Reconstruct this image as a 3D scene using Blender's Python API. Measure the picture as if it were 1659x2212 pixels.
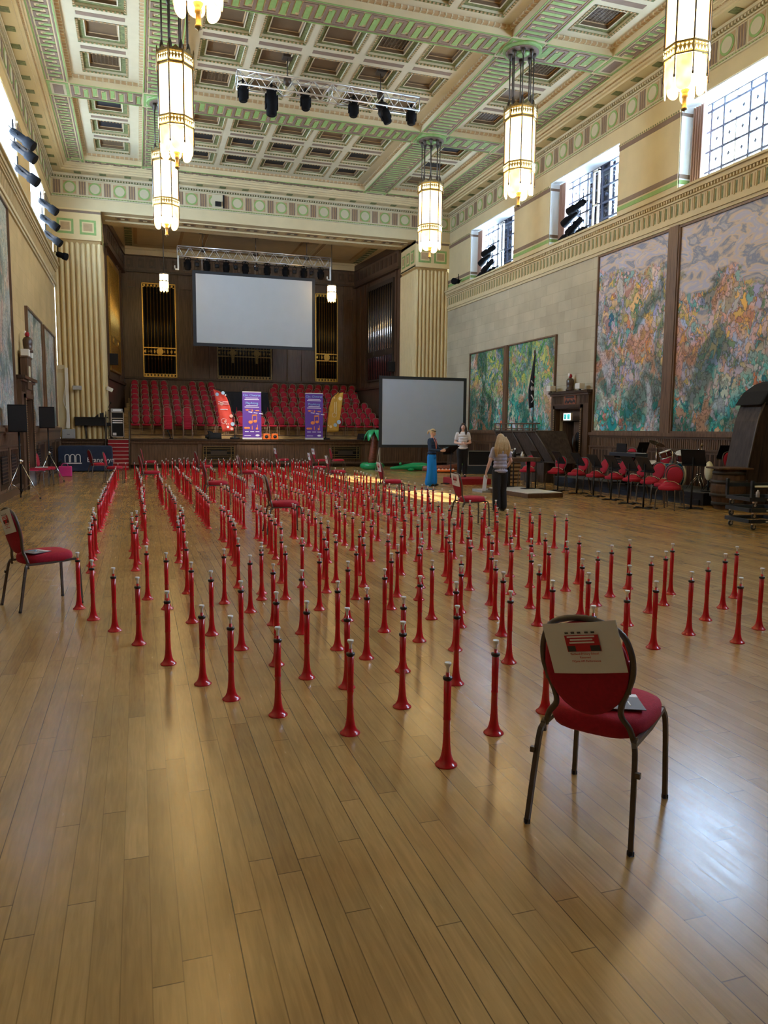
import bpy, math, random
from mathutils import Vector, Matrix
R=math.radians; PI=math.pi
rnd=random.Random(7)
sc=bpy.context.scene
for o in list(bpy.data.objects): bpy.data.objects.remove(o)
C=sc.collection
# ---------------- camera ----------------
cd=bpy.data.cameras.new('camera'); cam=bpy.data.objects.new('camera',cd); C.objects.link(cam); sc.camera=cam
PSI,TH,ROLL=.315579,.109209,.0086442
fw=Vector((math.sin(PSI)*math.cos(TH),math.cos(PSI)*math.cos(TH),-math.sin(TH)))
r0=Vector((math.cos(PSI),-math.sin(PSI),0)); u0=r0.cross(fw)
rr=r0*math.cos(ROLL)+u0*math.sin(ROLL); uu=-r0*math.sin(ROLL)+u0*math.cos(ROLL)
m=Matrix((rr,uu,-fw)).transposed().to_4x4(); m.translation=Vector((0,0,1.6)); cam.matrix_world=m
cd.sensor_fit='VERTICAL'; cd.sensor_height=36; cd.lens=1626.36/2212*36; cd.clip_start=.05; cd.clip_end=300
# ---------------- sky, sun, exposure ----------------
sc.view_settings.view_transform='Standard'; sc.view_settings.look='None'; sc.view_settings.gamma=1
sc.view_settings.use_curve_mapping=False; sc.view_settings.exposure=2.0
w=bpy.data.worlds.new('sky'); sc.world=w; w.use_nodes=True
bg=w.node_tree.nodes['Background']; bg.inputs[0].default_value=(.50,.72,1.0,1); bg.inputs[1].default_value=17.0
def area_portal(loc,rot,sx,sy):
    l=bpy.data.lights.new('daylight_portal','AREA'); l.shape='RECTANGLE'; l.size=sx; l.size_y=sy; l.cycles.is_portal=True
    o=bpy.data.objects.new('daylight_portal',l); C.objects.link(o); o.location=loc; o.rotation_euler=rot
WYS=[2.15,8.45,14.75,21.1,27.4]
for y in WYS:
    area_portal((13.9,y,8.7),(0,R(90),0),2.1,3.8)
for y in (21.1,27.4): area_portal((-3.55,y,8.7),(0,R(-90),0),2.1,3.8)
sl=bpy.data.lights.new('sun','SUN'); sl.energy=11; sl.angle=R(.6); sl.color=(1,.96,.9)
so=bpy.data.objects.new('sun',sl); C.objects.link(so)
so.rotation_euler=Vector((10,-4,-8.7)).to_track_quat('-Z','Y').to_euler()
so.location=(-20,30,20)
sp_=bpy.data.lights.new('stage_spot','SPOT'); sp_.energy=1500; sp_.spot_size=R(15); sp_.spot_blend=.6; sp_.color=(1,.9,.78); sp_.shadow_soft_size=.08
spo=bpy.data.objects.new('stage_spot',sp_); C.objects.link(spo); spo.location=(5.2,21.1,10.0); spo.rotation_euler=(Vector((4.6,32.2,1.9))-spo.location).to_track_quat('-Z','Y').to_euler()
# ---------------- materials ----------------
def nt(name):
    m=bpy.data.materials.new(name); m.use_nodes=True; t=m.node_tree; b=t.nodes['Principled BSDF']; return m,t,b
def N(t,typ,**k):
    n=t.nodes.new(typ)
    for a,v in k.items(): setattr(n,a,v)
    return n
def c4(c): return (c[0],c[1],c[2],1)
def mat(name,col,rough=.5,metal=0,emit=None,es=0,var=0,vs=8,bump=0,bs=60,coat=0,stretch=None,spec=.5):
    m,t,b=nt(name)
    b.inputs['Base Color'].default_value=c4(col); b.inputs['Roughness'].default_value=rough; b.inputs['Metallic'].default_value=metal
    b.inputs['Specular IOR Level'].default_value=spec
    if coat: b.inputs['Coat Weight'].default_value=coat; b.inputs['Coat Roughness'].default_value=.1
    if emit: b.inputs['Emission Color'].default_value=c4(emit); b.inputs['Emission Strength'].default_value=es
    tc=N(t,'ShaderNodeTexCoord'); mp=N(t,'ShaderNodeMapping'); t.links.new(tc.outputs['Object'],mp.inputs[0])
    if stretch: mp.inputs['Scale'].default_value=stretch
    if var:
        nz=N(t,'ShaderNodeTexNoise'); nz.inputs['Scale'].default_value=vs; nz.inputs['Detail'].default_value=5
        t.links.new(mp.outputs[0],nz.inputs['Vector'])
        rp=N(t,'ShaderNodeValToRGB'); e=rp.color_ramp.elements
        e[0].position=.3; e[1].position=.7
        e[0].color=c4([max(0,x*(1-var)) for x in col]); e[1].color=c4([min(1,x*(1+var)) for x in col])
        t.links.new(nz.outputs['Fac'],rp.inputs[0]); t.links.new(rp.outputs[0],b.inputs['Base Color'])
    if bump:
        n2=N(t,'ShaderNodeTexNoise'); n2.inputs['Scale'].default_value=bs; n2.inputs['Detail'].default_value=3
        t.links.new(mp.outputs[0],n2.inputs['Vector'])
        bp=N(t,'ShaderNodeBump'); bp.inputs['Strength'].default_value=bump; bp.inputs['Distance'].default_value=.02
        t.links.new(n2.outputs['Fac'],bp.inputs['Height']); t.links.new(bp.outputs[0],b.inputs['Normal'])
    return m
def floor_mat():
    m,t,b=nt('plank_floor'); L=t.links.new
    def M(op,a,b2=None,c=None):
        n=N(t,'ShaderNodeMath',operation=op)
        for i,v in enumerate((a,b2,c)):
            if v is None: continue
            if isinstance(v,(int,float)): n.inputs[i].default_value=v
            else: L(v,n.inputs[i])
        return n.outputs[0]
    tc=N(t,'ShaderNodeTexCoord'); sp=N(t,'ShaderNodeSeparateXYZ'); L(tc.outputs['Object'],sp.inputs[0])
    xs=M('DIVIDE',sp.outputs[0],.088); row=M('FLOOR',xs)
    wn=N(t,'ShaderNodeTexWhiteNoise',noise_dimensions='1D'); L(row,wn.inputs['W'])
    yo=M('MULTIPLY_ADD',wn.outputs['Value'],37.0,M('DIVIDE',sp.outputs[1],1.45)); pid=M('FLOOR',yo)
    cb=N(t,'ShaderNodeCombineXYZ'); L(row,cb.inputs[0]); L(pid,cb.inputs[1])
    w2=N(t,'ShaderNodeTexWhiteNoise',noise_dimensions='2D'); L(cb.outputs[0],w2.inputs['Vector'])
    rp=N(t,'ShaderNodeValToRGB'); e=rp.color_ramp.elements
    e[0].position=0; e[0].color=(.36,.205,.066,1); e[1].position=1; e[1].color=(.50,.305,.110,1)
    x=e.new(.15); x.color=(.41,.240,.078,1); x=e.new(.85); x.color=(.47,.280,.096,1)
    L(w2.outputs['Value'],rp.inputs[0])
    # grain: stretched noise, offset per plank
    mp=N(t,'ShaderNodeMapping'); mp.inputs['Scale'].default_value=(38,3.0,1)
    ad=N(t,'ShaderNodeVectorMath',operation='ADD'); L(tc.outputs['Object'],ad.inputs[0])
    sc3=N(t,'ShaderNodeVectorMath',operation='SCALE'); L(w2.outputs['Color'],sc3.inputs[0]); sc3.inputs['Scale'].default_value=9
    L(sc3.outputs[0],ad.inputs[1]); L(ad.outputs[0],mp.inputs[0])
    g=N(t,'ShaderNodeTexNoise'); g.inputs['Scale'].default_value=1.6; g.inputs['Detail'].default_value=6; g.inputs['Distortion'].default_value=.6
    L(mp.outputs[0],g.inputs['Vector'])
    mr=N(t,'ShaderNodeMapRange'); mr.inputs[1].default_value=.3; mr.inputs[2].default_value=.75; mr.inputs[3].default_value=.82; mr.inputs[4].default_value=1.12
    L(g.outputs['Fac'],mr.inputs[0])
    big=N(t,'ShaderNodeTexNoise'); big.inputs['Scale'].default_value=1.3; big.inputs['Detail'].default_value=4; L(tc.outputs['Object'],big.inputs['Vector'])
    mb=N(t,'ShaderNodeMapRange'); mb.inputs[1].default_value=.3; mb.inputs[2].default_value=.7; mb.inputs[3].default_value=.84; mb.inputs[4].default_value=1.1
    L(big.outputs['Fac'],mb.inputs[0])
    fx=M('FRACT',xs); ex=M('MINIMUM',fx,M('SUBTRACT',1,fx)); fy=M('FRACT',yo); ey=M('MINIMUM',fy,M('SUBTRACT',1,fy))
    gx=N(t,'ShaderNodeMapRange'); gx.inputs[1].default_value=.010; gx.inputs[2].default_value=.030; gx.inputs[4].default_value=1; L(ex,gx.inputs[0]); wg=N(t,'ShaderNodeTexWhiteNoise',noise_dimensions='1D'); L(M('ADD',M('ROUND',xs),.37),wg.inputs['W']); L(M('MULTIPLY_ADD',wg.outputs['Value'],.75,.02),gx.inputs[3])
    gy=N(t,'ShaderNodeMapRange'); gy.inputs[1].default_value=.0006; gy.inputs[2].default_value=.0022; gy.inputs[3].default_value=.35; gy.inputs[4].default_value=1; L(ey,gy.inputs[0])
    gap=M('MULTIPLY',gx.outputs[0],gy.outputs[0])
    tot=M('MULTIPLY',M('MULTIPLY',mr.outputs[0],mb.outputs[0]),gap)
    vm=N(t,'ShaderNodeVectorMath',operation='SCALE'); L(rp.outputs[0],vm.inputs[0]); L(tot,vm.inputs['Scale'])
    L(vm.outputs[0],b.inputs['Base Color'])
    rg=N(t,'ShaderNodeMapRange'); rg.inputs[3].default_value=.14; rg.inputs[4].default_value=.32; L(g.outputs['Fac'],rg.inputs[0]); L(rg.outputs[0],b.inputs['Roughness'])
    bp=N(t,'ShaderNodeBump'); bp.inputs['Strength'].default_value=.03; bp.inputs['Distance'].default_value=.0015
    L(M('ADD',gap,M('MULTIPLY',g.outputs['Fac'],.5)),bp.inputs['Height']); L(bp.outputs[0],b.inputs['Normal'])
    b.inputs['Specular IOR Level'].default_value=.5
    return m
def wood(name,col,rough=.38,scale=(9,9,.6),var=.38,spec=.5): return mat(name,col,rough,var=var,vs=3.5,stretch=scale,spec=spec)
def stone_mat(name,c1,c2,mortar,bw,bh,axis='YZ',off=.5):
    m,t,b=nt(name); L=t.links.new
    tc=N(t,'ShaderNodeTexCoord'); sp=N(t,'ShaderNodeSeparateXYZ'); L(tc.outputs['Object'],sp.inputs[0]); cb=N(t,'ShaderNodeCombineXYZ')
    L(sp.outputs['XYZ'.index(axis[0])],cb.inputs[0]); L(sp.outputs['XYZ'.index(axis[1])],cb.inputs[1])
    br=N(t,'ShaderNodeTexBrick'); L(cb.outputs[0],br.inputs['Vector']); br.inputs['Scale'].default_value=1
    br.inputs['Brick Width'].default_value=bw; br.inputs['Row Height'].default_value=bh; br.inputs['Mortar Size'].default_value=.006
    br.inputs['Color1'].default_value=c4(c1); br.inputs['Color2'].default_value=c4(c2); br.inputs['Mortar'].default_value=c4(mortar)
    nz=N(t,'ShaderNodeTexNoise'); nz.inputs['Scale'].default_value=1.1; nz.inputs['Detail'].default_value=6; L(tc.outputs['Object'],nz.inputs['Vector'])
    mr=N(t,'ShaderNodeMapRange'); mr.inputs[1].default_value=.3; mr.inputs[2].default_value=.7; mr.inputs[3].default_value=.84; mr.inputs[4].default_value=1.08; L(nz.outputs['Fac'],mr.inputs[0])
    vm=N(t,'ShaderNodeVectorMath',operation='SCALE'); L(br.outputs['Color'],vm.inputs[0]); L(mr.outputs[0],vm.inputs['Scale']); L(vm.outputs[0],b.inputs['Base Color'])
    b.inputs['Roughness'].default_value=.75
    return m
def mural_mat(name,seed,zb,zt,scale,stops_low,stops_high,fade,sat=1.3):
    """painted foliage: warped voronoi leaves with dark outlines; colours shift from the lower stops to the upper stops of the painting"""
    m,t,b=nt(name); L=t.links.new
    tc=N(t,'ShaderNodeNewGeometry'); mp=N(t,'ShaderNodeMapping'); mp.inputs['Location'].default_value=(seed,seed*3.7,seed*1.9); mp.inputs['Scale'].default_value=(1,1,.72); L(tc.outputs['Position'],mp.inputs[0])
    nz=N(t,'ShaderNodeTexNoise'); nz.inputs['Scale'].default_value=2.2; nz.inputs['Detail'].default_value=4; L(mp.outputs[0],nz.inputs['Vector'])
    nf=N(t,'ShaderNodeTexNoise'); nf.inputs['Scale'].default_value=9; nf.inputs['Detail'].default_value=3; L(mp.outputs[0],nf.inputs['Vector'])
    fv=N(t,'ShaderNodeVectorMath',operation='MULTIPLY_ADD'); L(nf.outputs['Color'],fv.inputs[0]); fv.inputs[1].default_value=(.26,.26,.26); L(mp.outputs[0],fv.inputs[2])
    wv=N(t,'ShaderNodeVectorMath',operation='MULTIPLY_ADD'); L(nz.outputs['Color'],wv.inputs[0]); wv.inputs[1].default_value=(.9,.9,.9); L(fv.outputs[0],wv.inputs[2])
    def vor(s,feat='F1',sm=None):
        v=N(t,'ShaderNodeTexVoronoi',feature=feat); v.inputs['Scale'].default_value=s; L(wv.outputs[0],v.inputs['Vector']); return v
    va=vor(scale); vb=vor(scale*2.3); ed=vor(scale*2.3,'DISTANCE_TO_EDGE'); ed2=vor(scale,'DISTANCE_TO_EDGE')
    sa=N(t,'ShaderNodeSeparateColor'); L(va.outputs['Color'],sa.inputs[0]); sb=N(t,'ShaderNodeSeparateColor'); L(vb.outputs['Color'],sb.inputs[0])
    mx=N(t,'ShaderNodeMath',operation='MULTIPLY_ADD'); L(sb.outputs[0],mx.inputs[0]); mx.inputs[1].default_value=.62; 
    m2=N(t,'ShaderNodeMath',operation='MULTIPLY'); L(sa.outputs[0],m2.inputs[0]); m2.inputs[1].default_value=.38; L(m2.outputs[0],mx.inputs[2])
    def ramp(stops):
        r=N(t,'ShaderNodeValToRGB'); e=r.color_ramp.elements
        for i,c in enumerate(stops):
            p=.08+.84*i/(len(stops)-1)
            if i==0: x=e[0]; x.position=p
            elif i==1: x=e[1]; x.position=p
            else: x=e.new(p)
            x.color=c4(c)
        L(mx.outputs[0],r.inputs[0]); return r
    ra=ramp(stops_low); rb=ramp(stops_high)
    sp=N(t,'ShaderNodeSeparateXYZ'); L(tc.outputs['Position'],sp.inputs[0])
    n3=N(t,'ShaderNodeTexNoise'); n3.inputs['Scale'].default_value=.9; n3.inputs['Detail'].default_value=3; L(mp.outputs[0],n3.inputs['Vector'])
    ma=N(t,'ShaderNodeMath',operation='MULTIPLY_ADD'); L(n3.outputs['Fac'],ma.inputs[0]); ma.inputs[1].default_value=3.4; L(sp.outputs[2],ma.inputs[2])
    mr=N(t,'ShaderNodeMapRange'); mr.inputs[1].default_value=fade[0]+1.7; mr.inputs[2].default_value=fade[1]+1.7; L(ma.outputs[0],mr.inputs[0])
    mix=N(t,'ShaderNodeMix',data_type='RGBA'); L(mr.outputs[0],mix.inputs['Factor']); L(ra.outputs[0],mix.inputs[6]); L(rb.outputs[0],mix.inputs[7])
    e1=N(t,'ShaderNodeMapRange'); e1.inputs[1].default_value=.0; e1.inputs[2].default_value=.11; e1.inputs[3].default_value=.40; e1.inputs[4].default_value=1.15; L(ed.outputs['Distance'],e1.inputs[0])
    e2=N(t,'ShaderNodeMapRange'); e2.inputs[1].default_value=.0; e2.inputs[2].default_value=.04; e2.inputs[3].default_value=.65; e2.inputs[4].default_value=1; L(ed2.outputs['Distance'],e2.inputs[0])
    mm=N(t,'ShaderNodeMath',operation='MULTIPLY'); L(e1.outputs[0],mm.inputs[0]); L(e2.outputs[0],mm.inputs[1])
    src=mix.outputs[2]
    for off,sc_,lo,hi,col,amt in ((3.1,.85,.50,.60,(.015,.07,.055),.72),(9.7,1.05,.56,.62,(.52,.27,.17),.6),(17.3,.7,.57,.62,(.62,.60,.66),.45)):
        q=N(t,'ShaderNodeTexNoise'); q.inputs['Scale'].default_value=sc_; q.inputs['Detail'].default_value=4; q.inputs['Distortion'].default_value=.8
        qm=N(t,'ShaderNodeMapping'); qm.inputs['Location'].default_value=(off,off,off); L(mp.outputs[0],qm.inputs[0]); L(qm.outputs[0],q.inputs['Vector'])
        qr=N(t,'ShaderNodeMapRange'); qr.inputs[1].default_value=lo; qr.inputs[2].default_value=hi; qr.inputs[3].default_value=0; qr.inputs[4].default_value=amt; L(q.outputs['Fac'],qr.inputs[0])
        mq=N(t,'ShaderNodeMix',data_type='RGBA'); L(qr.outputs[0],mq.inputs['Factor']); L(src,mq.inputs[6]); mq.inputs[7].default_value=c4(col); src=mq.outputs[2]
    vm=N(t,'ShaderNodeVectorMath',operation='SCALE'); L(src,vm.inputs[0]); L(mm.outputs[0],vm.inputs['Scale']); hs=N(t,'ShaderNodeHueSaturation'); hs.inputs['Saturation'].default_value=sat; hs.inputs['Value'].default_value=1.12; L(vm.outputs[0],hs.inputs['Color']); L(hs.outputs[0],b.inputs['Base Color'])
    b.inputs['Roughness'].default_value=.55
    return m
def glass_mat():
    m=bpy.data.materials.new('window_glass'); m.use_nodes=True; t=m.node_tree; t.nodes.clear()
    o=N(t,'ShaderNodeOutputMaterial'); tr=N(t,'ShaderNodeBsdfTransparent'); g=N(t,'ShaderNodeBsdfGlossy'); g.inputs['Roughness'].default_value=.05
    mx=N(t,'ShaderNodeMixShader'); mx.inputs[0].default_value=.06; t.links.new(tr.outputs[0],mx.inputs[1]); t.links.new(g.outputs[0],mx.inputs[2]); t.links.new(mx.outputs[0],o.inputs[0]); return m
def lamp_glass(name,st):
    m,t,b=nt(name); L=t.links.new
    b.inputs['Base Color'].default_value=(.85,.72,.42,1); b.inputs['Roughness'].default_value=.4
    tc=N(t,'ShaderNodeTexCoord'); nz=N(t,'ShaderNodeTexNoise'); nz.inputs['Scale'].default_value=3.2; L(tc.outputs['Object'],nz.inputs['Vector'])
    rp=N(t,'ShaderNodeValToRGB'); e=rp.color_ramp.elements; e[0].position=.35; e[0].color=(1,.50,.10,1); e[1].position=.62; e[1].color=(1,.76,.36,1); L(nz.outputs['Fac'],rp.inputs[0])
    L(rp.outputs[0],b.inputs['Emission Color']); b.inputs['Emission Strength'].default_value=st
    return m
X_=dict
MAT=X_(
 floor=floor_mat(),
 cream=mat('cream_plaster',(.56,.46,.27),.7,var=.05,vs=2), cream_lt=mat('pale_cream_plaster',(.52,.46,.31),.65,var=.04,vs=3),
 yellowwall=mat('warm_lit_buff_plaster',(.56,.40,.18),.75,var=.07,vs=1.2),  # left wall buff, its warmth deepened to stand in for chandelier light
 reed=mat('reeded_plaster',(.66,.52,.27),.6,var=.04,vs=3), reedgap=mat('gilt_groove',(.36,.23,.08),.6),
 green=mat('leaf_green_paint',(.23,.36,.11),.6,var=.12,vs=9), dkgreen=mat('olive_green_paint',(.14,.16,.06),.6,var=.4,vs=14),
 brown=mat('brown_paint',(.20,.135,.095),.6,var=.08,vs=5), tan=mat('tan_paint',(.42,.28,.14),.6,var=.1,vs=9),
 copper=mat('bronze_coffer_paint',(.15,.10,.055),.42,var=.12,vs=3), grille=mat('dark_grille',(.015,.015,.018),.6),
 stoneR=stone_mat('stone_blocks',(.50,.44,.31),(.43,.37,.255),(.36,.31,.21),.78,.34), stoneL=stone_mat('stone_blocks_warm_lit_buff',(.55,.40,.19),(.51,.37,.17),(.46,.33,.15),.78,.34),  # left copy of the blocks has chandelier warmth mixed into its buff
 wood=wood('dark_oak',(.105,.058,.034)), woodm=wood('oak_panel',(.15,.085,.05)), woodd=wood('black_oak',(.055,.030,.018),.3), woodl=wood('pale_oak_step',(.42,.27,.11),.4,(.8,6,6)),
 organwood=wood('organ_case_oak',(.095,.055,.035),.3,(7,7,.5)),
 gold=mat('gilt_metal',(.62,.40,.10),.35,.8,var=.2,vs=20), black=mat('black_plastic',(.010,.010,.012),.55,spec=.3), navy=mat('navy_cloth',(.018,.032,.075),.85,var=.1,vs=12),
 blackcloth=mat('black_cloth',(.010,.011,.016),.9,bump=.2,bs=6), pipe=mat('organ_pipe_black',(.012,.012,.014),.3,.3), chrome=mat('chrome',(.7,.7,.72),.18,1), steel=mat('aluminium_truss',(.72,.72,.72),.3,.85),
 dkmetal=mat('dark_bronze_metal',(.085,.068,.055),.42,.55), chairlite=mat('bronze_chair_tube_lit',(.30,.19,.13),.5,.2), chairmetal=mat('bronze_chair_tube_shaded',(.12,.098,.082),.4,.5,var=.1,vs=30), bronze=mat('aged_bronze',(.24,.17,.07),.42,.7,var=.3,vs=25),  # one bronze: backlit shade painted into the detailed chairs, light into stage copies
 red=mat('red_plastic',(.62,.006,.014),.22,coat=.5), redlip=mat('red_plastic_rim',(.56,.008,.016),.22,coat=.5), white=mat('white_plastic',(.88,.90,.93),.3), collar=mat('black_collar',(.02,.008,.01),.35),
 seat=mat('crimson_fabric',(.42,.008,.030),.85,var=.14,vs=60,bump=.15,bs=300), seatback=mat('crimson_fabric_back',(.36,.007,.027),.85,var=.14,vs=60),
 paper=mat('white_paper',(.84,.86,.90),.7), redink=mat('red_print',(.55,.02,.04),.6), darkink=mat('dark_print',(.05,.05,.06),.6), greyleaf=mat('grey_print',(.14,.14,.16),.5),
 screen=mat('grey_projection_screen',(.50,.52,.53),.75,var=.02,vs=2), screen2=mat('blue_grey_projection_screen',(.38,.47,.62),.75,var=.02,vs=2), frameblk=mat('screen_border_black',(.015,.02,.028),.6),
 purple=mat('purple_banner',(.13,.045,.34),.5), cyan=mat('cyan_print',(.25,.55,.85),.5), orange=mat('orange_print',(.85,.26,.07),.5), whiteprint=mat('white_print',(.85,.85,.9),.5), pinkprint=mat('pink_print',(.75,.12,.35),.5),
 redflag=mat('coral_flag_fabric',(.75,.07,.045),.6,var=.08,vs=6), yelflag=mat('mustard_flag_fabric',(.66,.37,.05),.6,var=.08,vs=6), paleblue=mat('pale_blue_print',(.45,.65,.8),.6), lightprint=mat('light_coral_print',(.88,.45,.38),.6), lightyel=mat('light_yellow_print',(.85,.68,.35),.6),
 speakerorange=mat('orange_speaker',(.85,.16,.02),.4), inflgreen=mat('green_vinyl',(.0,.36,.11),.25,coat=.4), leafgreen=mat('green_vinyl_leaf',(.02,.42,.16),.3,coat=.4), ringgreen=mat('lime_vinyl',(.22,.55,.12),.3,coat=.4), trunk=mat('brown_vinyl_trunk',(.22,.06,.03),.35,var=.5,vs=9,stretch=(1,1,3)),
 carpet=mat('red_carpet',(.30,.010,.016),.9,var=.1,vs=30), nosing=mat('white_nosing',(.75,.66,.58),.5), greygoods=mat('grey_plastic',(.36,.37,.38),.5), blackmatte=mat('matt_black_metal',(.004,.004,.005),.8,spec=.12), latticegrey=mat('grey_lattice',(.16,.17,.2),.6), lampS=lamp_glass('stage_lantern_glass',7.0), white2=mat('white_painted_metal',(.72,.70,.64),.4),
 skin=mat('skin',(.62,.36,.26),.5,var=.05,vs=12), skinl=mat('pale_skin',(.70,.45,.36),.5), blonde=mat('blonde_hair',(.52,.38,.20),.55,var=.3,vs=30,stretch=(6,6,1)), darkhair=mat('dark_brown_hair',(.022,.012,.010),.4,var=.3,vs=30,stretch=(6,6,1)),
 bluetr=mat('bright_blue_trousers',(.0,.22,.68),.75,var=.12,vs=3,stretch=(5,5,.5)), navytop=mat('navy_jumper',(.012,.035,.085),.8), greytee=mat('lilac_grey_tshirt',(.42,.43,.58),.8,var=.05,vs=5), whitetee=mat('white_tshirt',(.72,.73,.78),.8), blacktr=mat('black_trousers',(.010,.012,.018),.8), shoe=mat('black_shoe',(.012,.012,.012),.4),
 lanyard=mat('striped_lanyard',(.75,.25,.2),.6), drumblue=mat('blue_drum_shell',(.0,.10,.22),.2,coat=.6), drumred=mat('maroon_drum_shell',(.09,.005,.008),.15,coat=.8), brass=mat('brass_cymbal',(.55,.42,.2),.25,.9), drumskin=mat('drum_head',(.6,.6,.62),.5), hoop=mat('pale_hoop',(.65,.6,.4),.4),
 hull=wood('weathered_dark_plank',(.055,.040,.034),.6,(5,5,.8),.35,.3), hull2=wood('weathered_brown_plank',(.105,.062,.038),.6,(5,5,.8),.35,.3), barrelband=mat('iron_band',(.05,.045,.045),.5,.4),
 platform=mat('platform_side_navy',(.012,.016,.028),.7), platformtop=mat('platform_carpet_grey',(.055,.062,.07),.85), dolly=mat('blue_grey_steel',(.045,.062,.085),.4,.5), rubber=mat('caster_rubber',(.03,.04,.05),.6),
 pink=mat('pink_bag_vinyl',(.75,.05,.28),.35), curtain=mat('dusty_mauve_curtain',(.36,.22,.17),.85,var=.15,vs=3,stretch=(8,8,.4)), revealw=mat('white_reveal_paint',(.70,.74,.74),.7),
 leadbar=mat('dark_glazing_bar',(.07,.08,.13),.5), wbar=mat('white_window_mullion',(.75,.75,.78),.5), glass=glass_mat(), blind=mat('dark_blue_blackout',(.012,.018,.05),.7),
 lampA=lamp_glass('chandelier_glass',2.8), lampB=lamp_glass('lower_chandelier_glass',4.2), lampC=lamp_glass('scalloped_glass',.75), lampcut=mat('pierced_band_glow',(.9,.7,.3),.5,emit=(1,.78,.3),es=3.5),
 signglow=mat('exit_sign_face',(.6,.9,.8),.4,emit=(.75,1,.95),es=1.1), signgreen=mat('exit_sign_green',(.0,.22,.2),.4,emit=(0,.35,.33),es=.5), amber=mat('amber_led',(1,.6,.1),.4,emit=(1,.6,.15),es=3),
 plaque=mat('copper_relief_plaque',(.32,.11,.06),.45,.5,var=.4,vs=14), bottle=mat('white_sanitiser_bottle',(.7,.7,.7),.3), bottled=mat('dark_bottle',(.02,.02,.02),.25),
 corridor=mat('corridor_wall',(.16,.11,.09),.6), ovalglass=mat('frosted_oval_glass',(.35,.42,.38),.3), flagskull=mat('faded_white_print',(.5,.5,.58),.7),
)
LOW=[(.02,.10,.12),(.05,.28,.28),(.17,.48,.44),(.03,.16,.10),(.36,.55,.42),(.55,.30,.20),(.10,.38,.42),(.52,.50,.60),(.62,.20,.12),(.08,.30,.20),(.60,.58,.50)]
MIDW=[(.05,.13,.20),(.52,.26,.18),(.16,.34,.34),(.55,.42,.40),(.30,.32,.50),(.70,.48,.22),(.10,.20,.14),(.58,.36,.30),(.38,.44,.56)]
SKY=[(.34,.36,.50),(.48,.44,.44),(.20,.24,.36),(.60,.47,.36),(.40,.42,.58),(.64,.52,.42),(.28,.34,.50)]
LEAF=[(.03,.12,.06),(.12,.28,.14),(.42,.42,.14),(.06,.22,.20),(.34,.30,.40),(.20,.36,.16),(.50,.46,.20),(.10,.30,.28),(.60,.38,.22)]
LEFTC=[(.20,.24,.18),(.34,.36,.28),(.26,.34,.32),(.40,.36,.22),(.48,.42,.34),(.22,.28,.24)]
LEFTD=[(.16,.22,.22),(.40,.26,.18),(.24,.28,.36),(.44,.40,.32),(.18,.30,.28),(.50,.44,.38)]
MAT['mural_c']=mural_mat('painted_foliage_mural_c',8.7,1.6,4.7,3.0,LOW,LEAF,(1.9,3.6)); MAT['mural_d']=mural_mat('painted_foliage_mural_d',11.2,1.6,4.7,3.0,LOW,LEAF,(1.8,3.4))
MAT['mural_l']=mural_mat('painted_mural_left',15.2,1.6,6.7,3.4,LEFTD,LEFTC,(3,5),.9); MAT['mural_ls']=mural_mat('painted_foliage_mural_left',18.4,1.6,4.8,3.4,LEFTD,LEFTC,(2,4),.9)
# the two big murals: foliage and figures below, cloud colours above, in one painting
def big_mural(name,seed,a,b,f0,f1):
    m=mural_mat(name,seed,1.6,6.7,2.4,a,b,(2.2,3.4)); t=m.node_tree; L=t.links.new; p=t.nodes['Principled BSDF']
    low=p.inputs['Base Color'].links[0].from_socket
    tc=[n for n in t.nodes if n.bl_idname=='ShaderNodeNewGeometry'][0]
    nz=N(t,'ShaderNodeTexNoise'); nz.inputs['Scale'].default_value=1.1; nz.inputs['Detail'].default_value=5; nz.inputs['Distortion'].default_value=1.2
    mp=N(t,'ShaderNodeMapping'); mp.inputs['Location'].default_value=(seed,seed,seed); mp.inputs['Rotation'].default_value=(.3,0,0); mp.inputs['Scale'].default_value=(1,1,2.3); L(tc.outputs['Position'],mp.inputs[0]); L(mp.outputs[0],nz.inputs['Vector'])
    r=N(t,'ShaderNodeValToRGB'); e=r.color_ramp.elements
    cs=SKY; 
    for i,c in enumerate(cs):
        x=e[i] if i<2 else e.new(.3+.06*i)
        x.position=.26+.075*i; x.color=c4(c)
    L(nz.outputs['Fac'],r.inputs[0])
    sp=N(t,'ShaderNodeSeparateXYZ'); L(tc.outputs['Position'],sp.inputs[0])
    n3=N(t,'ShaderNodeTexNoise'); n3.inputs['Scale'].default_value=.75; n3.inputs['Detail'].default_value=7; L(mp.outputs[0],n3.inputs['Vector'])
    ma=N(t,'ShaderNodeMath',operation='MULTIPLY_ADD'); L(n3.outputs['Fac'],ma.inputs[0]); ma.inputs[1].default_value=5.0; L(sp.outputs[2],ma.inputs[2])
    mr=N(t,'ShaderNodeMapRange'); mr.inputs[1].default_value=f0+2.5; mr.inputs[2].default_value=f1+2.5; L(ma.outputs[0],mr.inputs[0])
    mix=N(t,'ShaderNodeMix',data_type='RGBA'); L(mr.outputs[0],mix.inputs['Factor']); L(low,mix.inputs[6]); L(r.outputs[0],mix.inputs[7]); L(mix.outputs[2],p.inputs['Base Color'])
    return m
MAT['mural_a']=big_mural('painted_mural_a',1.3,LOW,MIDW,5.0,5.3); MAT['mural_b']=big_mural('painted_mural_b',5.1,LOW,MIDW,5.9,6.2)
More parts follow.
